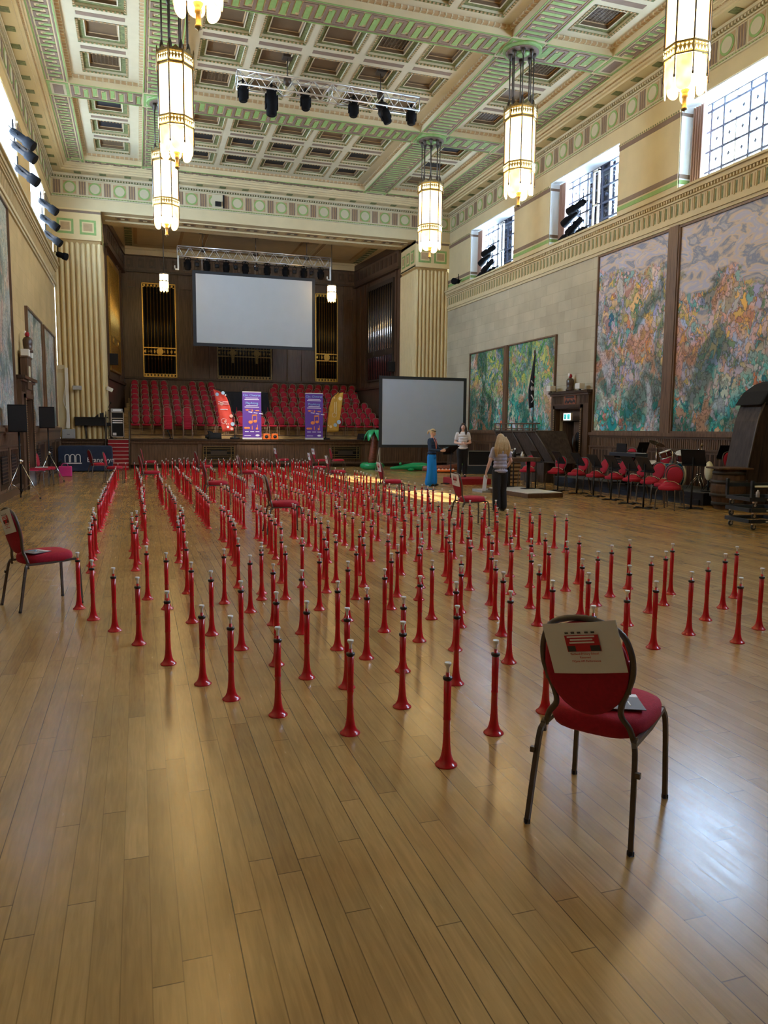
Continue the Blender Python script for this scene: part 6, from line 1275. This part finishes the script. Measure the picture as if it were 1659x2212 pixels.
# drum kit: every drum, cymbal and stool its own thing
DX,DY,DZ=12.15,14.95,.28
g=thing('bass_drum','blue bass drum with black front head and pale hoop, lettered SONOR','drum',(DX-.1,DY+.0,DZ+.30),R(-14)); 
M=Matrix.Rotation(R(-90),4,'Y'); a=MB(); a.lathe([(.28,-.22),(.28,.22)],32,M=M,cap=False); a.build('shell','drumblue',g)
a=MB(); a.lathe([(.275,.215),(.275,.222)],32,M=M); a.build('front_head','black',g); a=MB(); a.lathe([(.27,-.222),(.27,-.215)],32,M=M); a.build('rear_head','drumskin',g)
a=MB(); 
for z in (.215,-.255): a.lathe([(.275,z),(.30,z),(.30,z+.04),(.275,z+.04)],32,M=M,cap=False)
a.build('hoops','hoop',g); text('SONOR',.085,'whiteprint',g,(-.226,0,.10),(R(90),0,R(-90)))
a=MB()
for t in range(8): c,s=math.cos(t*PI/4+.3),math.sin(t*PI/4+.3); a.tube([(-.2,.29*c,.29*s),(.2,.29*c,.29*s)],.008,6)
a.tube([(0,.28,-.1),(.05,.42,-.29)],.012,6); a.tube([(0,-.28,-.1),(.05,-.42,-.29)],.012,6); a.build('lugs_and_spurs','chrome',g)
def drum(x,y,z,r,h,tiltx,label):
    g=thing('tom_drum',label,'drum',(x,y,z),0,'maroon drums'); g.rotation_euler=(tiltx,R(-18),0); a=MB(); a.lathe([(r,0),(r,h)],24,cap=False); a.build('shell','drumred',g)
    a=MB(); a.lathe([(r*.98,h-.004),(r*.98,h+.004)],24); a.build('head','drumskin',g)
    a=MB()
    for zz in (0,h-.02): a.lathe([(r,zz),(r+.014,zz),(r+.014,zz+.022),(r,zz+.022)],24,cap=False)
    for t in range(6): c,s=math.cos(t*PI/3),math.sin(t*PI/3); a.tube([((r+.012)*c,(r+.012)*s,.01),((r+.012)*c,(r+.012)*s,h-.01)],.005,5); a.box((r+.0)*c-.012,(r+.0)*s-.012,h*.4,(r+.02)*c+.012,(r+.02)*s+.012,h*.6)
    a.build('hoops_and_lugs','chrome',g)
drum(DX-.05,DY+.20,DZ+.70,.15,.17,R(-10),'small maroon tom drum on top of the kit, farther of the two upper toms'); drum(DX+.12,DY-.18,DZ+.66,.17,.20,R(12),'maroon tom drum on top of the kit, nearer the camera')
drum(DX-.35,DY+.45,DZ+.42,.19,.16,R(4),'maroon side drum at the left of the blue bass drum')
a=MB(); a.tube([(0,0,0),(0,0,.35)],.014,6); a.tube([(0,0,.3),(-.12,.08,.38)],.01,6); a.tube([(0,0,.3),(.12,-.1,.38)],.01,6); tag(a.build('tom_mount','chrome',loc=(DX-.02,DY+.05,DZ+.5)),'chrome tom mount above the blue bass drum','mount')
def cymbal(x,y,h,r,tilt,label):
    g=thing('cymbal',label,'cymbal',(x,y,DZ),0,'cymbals on stands'); a=MB()
    a.cyl((0,0,.1),.012,h-.1,8)
    for t in (0.3,2.4,4.5): a.tube([(0,0,.32),(.24*math.cos(t),.24*math.sin(t),0)],.010,6)
    for z in (.32,.5,h-.12): a.cyl((0,0,z),.02,.03,8)
    a.build('stand','chrome',g); a=MB(); M=Matrix.Translation((0,0,h))@Matrix.Rotation(tilt,4,'Y'); a.lathe([(r,0),(r*.5,.012),(.04,.022),(.03,.04),(0,.045)],28,M=M); a.build('plate','brass',g)
    a=MB(); a.ball((0,0,h+.06),.018); a.build('wing_nut','chrome',g)
cymbal(DX-.05,DY+.6,1.03,.20,R(25),'tilted brass cymbal on a stand left of the drum kit'); cymbal(DX+.22,DY-.55,.86,.18,R(0),'flat hi-hat cymbal on a tripod right of the drum kit')
cymbal(DX+.52,DY-.3,.98,.02,R(0),'bare chrome cymbal stand behind the drum stool')
g=thing('drum_stool','round black drum stool on a chrome tripod','stool',(DX+.35,DY-.9,DZ)); a=MB(); a.lathe([(.14,.42),(.15,.44),(.15,.49),(.13,.51)],20); a.build('seat','black',g)
a=MB(); a.cyl((0,0,.12),.016,.32,8)
for t in (0,2.1,4.2): a.tube([(0,0,.28),(.2*math.cos(t),.2*math.sin(t),0)],.012,6)
a.build('tripod','chrome',g)
g=thing('padded_stool','beige rounded chair back behind the wooden barrel','chair',(12.12,13.75,.0)); a=MB(); a.ball((0,0,.74),(.08,.12,.22)); a.build('padded_back','hoop',g); a=MB(); a.cyl((0,0,.28),.02,.3,8); a.cyl((0,0,.28),.16,.02,12); a.build('post','black',g)
chair(12.62,13.5,face(-.3,-1),'red chair half hidden behind the wooden barrel on the right',"musicians' chairs",z=.28)
for i,(x,y) in enumerate([(12.15,16.9),(12.3,15.7)]): chair(x,y,face(-1,-.2),'red chair on the platform behind the keyboard, %s one'%['left','right'][i],"musicians' chairs",z=.28)
# wooden barrel-fronted counter
g=thing('wooden_barrel','half wooden barrel counter on the floor at the right','barrel',(11.76,12.75,0),R(-20)); a=MB()
prof=[(.26,0),(.31,.15),(.35,.38),(.35,.5),(.32,.7),(.28,.84)]
a.lathe(prof,18,smooth=False,ph=.1); a.build('staves','hull2',g)
for z,r in ((.12,.312),(.30,.352),(.58,.352),(.76,.315)): a=MB(); a.lathe([(r-.01,z-.035),(r+.012,z-.035),(r+.012,z+.035),(r-.01,z+.035)],24,cap=False); a.build('iron_band','barrelband',g)
a=MB(); a.box(-.36,-.34,.84,.36,.34,.875); a.build('counter_top','hull2',g,bevel=.01)
# big slanted ship-bow prop at the right edge
g=thing('ship_bow_prop','tall slanted dark plank ship bow prop at the right picture edge','ship prop',(12.6,13.0,0)); a=MB()
a.prism([(-.50,0),(-.52,.35),(-.23,1.84),(-.09,2.23),(.5,2.23),(.5,0)],-.33,.33,0,'y'); a.build('planked_hull','hull',g)
a=MB(); a.tube([(-.52,-.34,0),(-.54,-.34,.40),(-.25,-.34,1.84),(-.11,-.34,2.23)],.028,6); a.build('edge_rib','dkmetal',g)
for x0,x1 in ((-.2,.05),(.08,.22),(.3,.4)): a=MB(); a.tube([(x0,-.335,0),(x0+.06,-.335,.9),(x1,-.335,2.2)],.007,5); a.build('plank_seam','black',g)
g=thing('pirate_hat','black three-cornered cloth draped on top of the ship bow prop','cloth',(12.6,13.0,2.22)); a=MB(); a.prism([(-.25,-.04),(.5,-.02),(.5,.5),(.25,.42),(-.03,.25)],-.36,.36,0,'y'); a.build('cloth','blackcloth',g,bevel=.03)
# ship hull by the doorway
g=thing('ship_hull_prop','dark panelled ship hull prop with rail, left of the right doorway','ship prop',(12.15,21.4,0),R(0)); a=MB()
vs=[(-.55,1.35,.95),(.55,1.35,.95),(-.35,-1.15,.95),(.55,-1.15,.95),(-.78,1.55,1.72),(.5,1.55,1.72),(-.6,-.75,1.72),(.5,-.75,1.72)]
a.add([(-.35,1.25,.62),(.55,1.25,.62),(-.15,-1.35,.62),(.55,-1.35,.62),(-.78,1.55,1.60),(.5,1.55,1.60),(-.55,-.75,1.60),(.5,-.75,1.60)],[(0,2,3,1),(4,5,7,6),(0,4,6,2),(1,3,7,5),(0,1,5,4),(2,6,7,3)]); a.build('hull','hull',g)
a=MB()
def hp(t,z):
    b=Vector((-.35,1.25,.62)).lerp(Vector((-.15,-1.35,.62)),t); c=Vector((-.78,1.55,1.60)).lerp(Vector((-.55,-.75,1.60)),t); return b.lerp(c,z)+Vector((-.015,0,0))
for t in (.0,.14,.45,.78,1.0): a.tube([hp(t,0),hp(t,1)],.022,5)
for z in (0.02,.5,.97): a.tube([hp(0,z),hp(1,z)] if z!=.5 else [hp(0,z),hp(.14,z)],.022,5)
a.build('ribs','dkmetal',g)
a=MB(); a.tube([(-.78,1.55,1.82),(-.55,-1.0,1.82)],.022,6); a.tube([(-.78,1.55,1.66),(-.55,-.9,1.66)],.02,6)
for k in range(8): p=Vector((-.78,1.55,1.60)).lerp(Vector((-.55,-.75,1.60)),k/7); a.tube([p,p+Vector((0,0,.22))],.018,5)
a.build('rail','hull2',g)
a=MB(); a.box(-.3,-.9,0,.5,.9,.62); a.build('support_crate','hull',g)
g=thing('wicker_crate','pale crate and boxes under the ship hull prop','crate',(10.9,20.9,0)); a=MB(); a.box(-.25,-.2,0,.25,.2,.62); a.build('box','hull2',g)
a=MB()
for k in range(5): a.box(-.26,-.215,.03+k*.12,.26,-.2,.09+k*.12)
a.build('slats','tan',g)
# pirate flag
g=thing('pirate_flag','furled black flag with faded white emblem on a pole before the leafy mural','flag',(12.2,21.9,0)); a=MB(); a.cyl((0,0,1.2),.018,2.9,8); a.ball((0,0,4.12),(.03,.03,.06)); a.build('pole','hull2',g)
a=MB(); n=14; rings=[]
for k in range(n+1):
    t=k/n; z=4.0-1.65*t; w=.02+.16*min(1,t*1.6)-.04*max(0,t-.8)*5; rings.append([(-.05-w*.5+ .07*math.cos(u)*(1+.3*t)+.03*math.sin(k),.03*math.sin(u)-.03+ .0,z+.0) if False else ((-w*.55)+w*.55*math.cos(u),-.03+.05*math.sin(u)*(1+.4*math.sin(3*u)),z+.04*math.cos(u)) for u in [2*PI*q/16 for q in range(16)]])
loftrings(a,rings); a.build('cloth','blackcloth',g)
a=MB(); a.ball((-.1,-.085,2.95),(.06,.015,.09)); a.tube([(-.13,-.09,2.75),(-.05,-.09,2.6),(-.12,-.09,2.5)],.022,5); a.tube([(-.15,-.09,3.2),(-.06,-.09,3.1)],.02,5); a.build('white_emblem','flagskull',g)
a=MB(); a.ball((-.02,-.02,3.32),(.05,.05,.04)); a.build('red_tie','redink',g)
# dolly stack
g0=None
def dolly(z,label,flip):
    g=thing('equipment_dolly',label,'dolly',(10.28,10.02,z),R(-8),'stacked steel dollies'); a=MB(); L,W=.72,.32
    for y in (-W,W): a.box(-L,y-.025,.0,L,y+.025,.06)
    for x in (-L,0,L): a.box(x-.025,-W,.0,x+.025,W,.06)
    a.build('frame','dolly',g)
    a=MB(); a.box(-.45,-W-.03,.015,-.12,-W-.025,.04); a.build('white_label','paper',g)
    for x in (-L+.08,L-.08):
        for y in (-W+.02,W-.02):
            a=MB(); a.lathe([(.042,-.014),(.048,-.008),(.048,.008),(.042,.014)],16,0 and () or (0,0,0),0,Matrix.Translation((x,y,-.068))@Matrix.Rotation(R(90),4,'X')); a.lathe([(.022,-.016),(.022,.016)],12,(0,0,0),1,Matrix.Translation((x,y,-.068))@Matrix.Rotation(R(90),4,'X')); a.box(x-.03,y-.022,-.03,x+.03,y+.022,.0,1); a.box(x-.012,y-.022,-.08,x+.012,y-.018,-.02,1); a.build('caster',['rubber','steel'],g)
    return g
dolly(.118,'blue-grey steel dolly at the right edge, bottom of the stack',0); dolly(.298,'blue-grey steel dolly at the right edge, second from the bottom',0); dolly(.478,'blue-grey steel dolly at the right edge, third from the bottom',0)
g=thing('equipment_trolley','tall blue-grey trolley with silver rail on top of the dolly stack','trolley',(10.28,10.02,.538),R(-8)); a=MB(); a.box(-.74,-.35,.14,.74,-.30,.20); a.box(-.74,.30,.14,.74,.35,.20); a.box(-.74,-.35,0,-.70,-.30,.28); a.box(-.74,.30,0,-.70,.35,.28); a.box(.70,-.35,0,.74,-.30,.28); a.box(.70,.30,0,.74,.35,.28); a.build('frame','dolly',g)
a=MB(); a.tube([(-.7,-.36,.185),(.7,-.36,.185)],.018,8); a.build('silver_rail','steel',g)
a=MB(); a.lathe([(.03,.0),(.032,.08),(.015,.1),(.015,.12)],10,(-.52,-.2,0)); a.build('white_cap','bottle',g)
# boxes behind the standing screen
for (x,y,w,h,lab) in ((12.0,25.6,.45,.55,'black flight case with silver edges leaning beside the standing screen'),(12.75,25.2,.3,.62,'tall black case with silver edges right of the standing screen')):
    g=thing('flight_case',lab,'flight case',(x,y,0),R(-10),'flight cases'); a=MB(); a.box(-w,-.3,.30 if w>.4 else 0,w,.3,.3+h,0); a.build('case_body','black',g)
    a=MB(); z0=.3 if w>.4 else 0
    for x2 in (-w,w-.03): a.box(x2,-.32,z0,x2+.03,-.3,.3+h)
    for z in (z0,.27+h): a.box(-w,-.32,z,w,-.3,z+.03)
    a.build('edge_trim','steel',g)
a=MB(); a.box(-.7,-.35,0,.7,.35,.3); o=a.build('grey_case','dolly',loc=(12.2,25.6,0),rot=(0,0,R(-10))); tag(o,'low grey case on the floor beside the standing screen legs','case')
# =============== PEOPLE ===============
def remeshed(mb,name,m,parent,vox,sm=3):
    o=mb.build(name,m,parent); r=o.modifiers.new('remesh','REMESH'); r.mode='VOXEL'; r.voxel_size=vox; r.use_smooth_shade=True
    s=o.modifiers.new('smooth','SMOOTH'); s.factor=.5; s.iterations=sm; return o
def cap(mb,pts,rs,sx=1,n=12,sy=1): 
    mb.tube(catmull(pts,3) if False else pts,rs,n,sy=sy); mb.ball(pts[0],rs[0],0,n,6); mb.ball(pts[-1],rs[-1],0,n,6)
def hand(mb,w,d,side,up,curl=.5):
    """palm and five fingers from wrist w along d; side = towards the thumb"""
    w=Vector(w); d=Vector(d).normalized(); s=Vector(side); s=(s-d*s.dot(d)).normalized(); n=d.cross(s)
    for q in (-.022,-.007,.008,.022): mb.tube([w+d*.0+s*q*.7,w+d*.085+s*q],[.014,.0125],8); mb.ball(w+d*.085+s*q,.0125)
    for q,L in ((.026,.066),(.009,.076),(-.009,.070),(-.026,.054)):
        a=w+d*.085+s*q; b=a+(d*math.cos(curl)+n*math.sin(curl))*L*.5; c=b+(d*math.cos(curl*2)+n*math.sin(curl*2))*L*.5; mb.tube([a,b,c],[.0095,.0085,.007],8); mb.ball(c,.0075)
    a=w+d*.02+s*.02; b=a+(d*.7+s*.8).normalized()*.04; c=b+(d*.95+s*.2+n*.3).normalized()*.032; mb.tube([a,b,c],[.012,.010,.008],8); mb.ball(c,.008)
def person(loc,rz,h,label,P):
    g=thing('person',label,'person',loc,rz); k=h/1.70; 
    def S(p): return Vector(p)*k
    b=MB()
    def C(pts,rs): cap(b,[S(p) for p in pts],[r*k for r in rs])
    hx=P.get('headturn',0); lean=P.get('lean',0)
    # torso
    for z,rx,ry in ((.90,.155,.11),(1.0,.14,.10),(1.10,.125,.09),(1.2,.14,.10),(1.30,.155,.105),(1.38,.14,.085)): b.ball(S((0,0,z)),(rx*k,ry*k,.085*k))
    C([(0,.0,1.38),(0,-.015,1.52)],[.055,.05])
    hc=(P.get('hx',0),P.get('hy',-.02),1.595)
    b.ball(S(hc),(.072*k,.088*k,.105*k),0,16,12); Mh=Matrix.Translation(S(hc))@Matrix.Rotation(hx,4,'Z')@Matrix.Rotation(P.get('nod',0),4,'X')@Matrix.Scale(k,4)
    b.ball((0,-.025,-.055),(.048,.058,.048),0,12,8,Mh); b.tube([(0,-.085,.02),(0,-.105,-.018),(0,-.09,-.028)],[.009,.014,.012],8,M=Mh)
    for s in (1,-1): b.ball((.072*s,.008,-.005),(.010,.02,.03),0,8,6,Mh); b.ball((.032*s,-.066,-.02),(.024,.02,.022),0,8,6,Mh)
    b.ball((0,-.085,-.052),(.024,.010,.009),0,8,6,Mh)
    for s,A in ((1,P['armR']),(-1,P['armL'])): # +x arm, -x arm : elbow, wrist, hand dir
        el,wr,hd,sd=A; C([(.165*s,.0,1.375),(.185*s,0,1.30),el],[.052,.046,.038]); C([el,tuple((Vector(el)+Vector(wr))/2),wr],[.038,.036,.025])
        hb=MB(); hand(hb,(0,0,0),hd,sd,(0,0,1),P.get('curl',.5)); b.add([tuple((S(wr)+Vector(v)*k)) for v in hb.v],hb.f,0,True)
    for s,Lg in ((1,P['legR']),(-1,P['legL'])):
        kn,an=Lg; C([(.085*s,0,.90),(.09*s,0,.80),kn],[.088,.082,.055]); C([kn,tuple(Vector(kn)*.6+Vector(an)*.4+Vector((0,.02,0))),an],[.055,.052,.035]); C([an,(an[0],an[1]-.10,an[2]-.045)],[.034,.03])
    remeshed(b,'body',P.get('skin','skin'),g,.0075,2)
    # shirt
    b=MB(); ex=P.get('shirt_ex',.012)
    for z,rx,ry in ((P.get('hem',.93),.165,.122),(1.0,.152,.113),(1.08,.142,.106),(1.16,.142,.108),(1.24,.155,.116),(1.32,.160,.112),(1.385,.138,.085)): b.ball(S((0,0,z)),((rx+ex)*k,(ry+ex)*k,.075*k))
    for s,A in ((1,P['armR']),(-1,P['armL'])):
        el,wr,hd,sd=A; e=Vector(el); sh=Vector((.165*s,0,1.37))
        if P['sleeve']=='long': C([tuple(sh),(.19*s,0,1.30),el],[.064,.060,.050]); C([el,tuple(e*.15+Vector(wr)*.85)],[.050,.036])
        else: C([tuple(sh),tuple(sh.lerp(e,.55))],[.064,.060])
    remeshed(b,'top',P['top'],g,.011,4)
    # trousers
    b=MB(); fl_=P.get('flare',0)
    for z,rx,ry in ((.99,.145,.108),(.93,.168,.122),(.87,.172,.125)): b.ball(S((0,0,z)),(rx*k,ry*k,.07*k))
    for s,Lg in ((1,P['legR']),(-1,P['legL'])):
        kn,an=Lg; mid=tuple(Vector(kn)*.5+Vector(an)*.5)
        C([(.082*s,0,.88),(.088*s,0,.76),kn],[.105,.100,.078+fl_*.03]); C([kn,mid,(an[0],an[1]+.005,an[2]+.02)],[.078+fl_*.03,.075+fl_*.05,.062+fl_*.07])
    remeshed(b,'trousers',P['trousers'],g,.011,4)
    for s,Lg in ((1,P['legR']),(-1,P['legL'])):
        kn,an=Lg; a=MB(); a.ball(S((an[0],an[1]-.07,an[2]-.045)),(.045*k,.125*k,.04*k),0,12,8); a.ball(S((an[0],an[1]+.02,an[2]-.03)),(.04*k,.05*k,.055*k),0,12,8); a.build('shoe','shoe',g)
    # eyes and mouth
    a=MB()
    for s in (1,-1): a.ball((.027*s,-.083,.012),(.010,.006,.006),0,8,6,Mh)
    a.build('eyes','darkink',g); a=MB(); a.ball((0,-.093,-.052),(.020,.006,.006),0,10,6,Mh); a.build('mouth','redink',g)
    a=MB(); P['hair'](a,Mh); remeshed(a,'hair',P['haircol'],g,.009*k,2)
    if 'extra' in P: P['extra'](g,k,S,Mh)
    return g
def hair_pony(a,M):
    a.ball((0,.012,.022),(.081,.094,.098),0,16,10,M); a.ball((0,.10,.03),(.035,.03,.035),0,10,8,M); a.tube([M@Vector((0,.10,.03)),M@Vector((0,.15,-.02)),M@Vector((0,.145,-.11))],[.03,.034,.016],10)
def hair_long_dark(a,M):
    a.ball((0,.014,.022),(.084,.094,.100),0,16,10,M)
    for s in (1,-1): a.tube([M@Vector(p) for p in ((.066*s,.005,.03),(.088*s,.0,-.06),(.098*s,-.02,-.16),(.085*s,-.045,-.27))],[.03,.036,.042,.022],10)
    a.tube([M@Vector(p) for p in ((0,.07,.0),(0,.085,-.12),(0,.08,-.25))],[.07,.075,.05],12)
def hair_long_blonde(a,M):
    a.ball((0,.01,.026),(.088,.100,.102),0,16,10,M)
    for q in (-.09,-.055,-.02,.02,.055,.09): a.tube([M@Vector(p) for p in ((q*.7,.06,.04),(q*1.25,.10,-.08),(q*1.6+.01*math.sin(q*90),.115,-.22),(q*1.5,.10,-.36-.03*math.cos(q*60)))],[.045,.05,.045,.018],10)
def ex_blue(g,k,S,Mh):
    a=MB(); a.tube([Mh@Vector(p) for p in ((-.075,.03,.055),(-.05,-.055,.075),(0,-.08,.08),(.05,-.055,.075),(.075,.03,.055))],.010,6); a.build('sunglasses_on_head','black',g)
    a=MB(); a.tube([S(p) for p in ((.05,-.06,1.45),(.06,-.125,1.33),(.03,-.135,1.15),(.01,-.13,1.08))],.009,6); a.tube([S(p) for p in ((-.05,-.06,1.45),(-.05,-.125,1.33),(-.0,-.135,1.15),(.01,-.13,1.08))],.009,6); a.build('lanyard','lanyard',g)
    a=MB(); a.tube([S(p) for p in [(.155*math.cos(t),.125*math.sin(t),.985) for t in [2*PI*q/20 for q in range(20)]]],.014,6,closed=True); a.build('belt','black',g)
P1=dict(armR=((.25,-.08,1.12),(.10,-.30,1.08),(-.2,-1,.15),(0,0,1)),armL=((-.25,-.06,1.10),(-.04,-.33,1.06),(.3,-1,.1),(0,0,1)),legR=((.095,-.01,.47),(.105,.0,.09)),legL=((-.095,-.01,.47),(-.11,.02,.09)),top='navytop',sleeve='long',trousers='bluetr',flare=1.0,hair=hair_pony,haircol='blonde',extra=ex_blue,nod=R(22),skin='skin',hem=.98)
person((7.96,20.03,0),R(42),1.62,'woman in navy jumper and wide bright blue trousers, reading by a music stand',P1)
P2=dict(armR=((.24,.02,1.10),(.10,-.20,1.07),(-.9,-.4,.2),(0,0,1)),armL=((-.24,.02,1.10),(-.08,-.21,1.06),(.9,-.4,.2),(0,0,1)),legR=((.085,-.01,.47),(.08,.0,.09)),legL=((-.085,-.03,.47),(-.10,-.02,.09)),top='whitetee',sleeve='short',trousers='blacktr',hair=hair_long_dark,haircol='darkhair',skin='skinl',headturn=R(-10))
person((9.32,20.95,.18),R(-18),1.62,'dark-haired woman in white T-shirt and black trousers on the red podium',P2)
def ex_grey(g,k,S,Mh):
    a=MB(); M=Matrix.Translation(S((-.315,-.03,.72)))@Matrix.Rotation(R(-14),4,'Y'); a.box(-.045,-.02,-.20,.045,-.017,.02,0,M); a.box(-.045,-.017,-.21,.045,-.014,.01,0,M)
    o=a.build('paper_sheets','paper',g)
P3=dict(armL=((-.25,.02,1.12),(-.24,-.16,.96),(.1,-.8,-.3),(1,0,0)),armR=((.27,.03,1.10),(.33,-.02,.86),(.02,-.1,-1),(0,-1,0)),legR=((.09,.02,.47),(.10,.06,.09)),legL=((-.09,-.04,.47),(-.11,-.03,.09)),top='greytee',sleeve='short',trousers='blacktr',flare=.35,hair=hair_long_blonde,haircol='blonde',skin='skinl',hem=.90,shirt_ex=.02)
P3_g=person((6.80,13.45,0),R(180),1.52,'woman with long blonde hair in lilac-grey T-shirt walking away',P3)
# sheets of paper held by the woman walking away, and phone of the woman in blue
a=MB(); a.box(-.05,-.004,-.30,.05,.0,0); a.box(-.05,0,-.31,.05,.003,-.01); o=a.build('paper_sheets','paper',loc=(6.50,13.47,.72),rot=(0,R(8),R(20))); tag(o,'white paper sheets held in the walking woman\'s left hand','papers')
a=MB(); a.box(-.10,-.07,-.004,.10,.07,.004); o=a.build('booklet','cyan',loc=(8.27,19.87,1.075),rot=(R(-15),R(-15),R(20))); tag(o,'small blue-white booklet held by the woman in blue trousers','booklet')
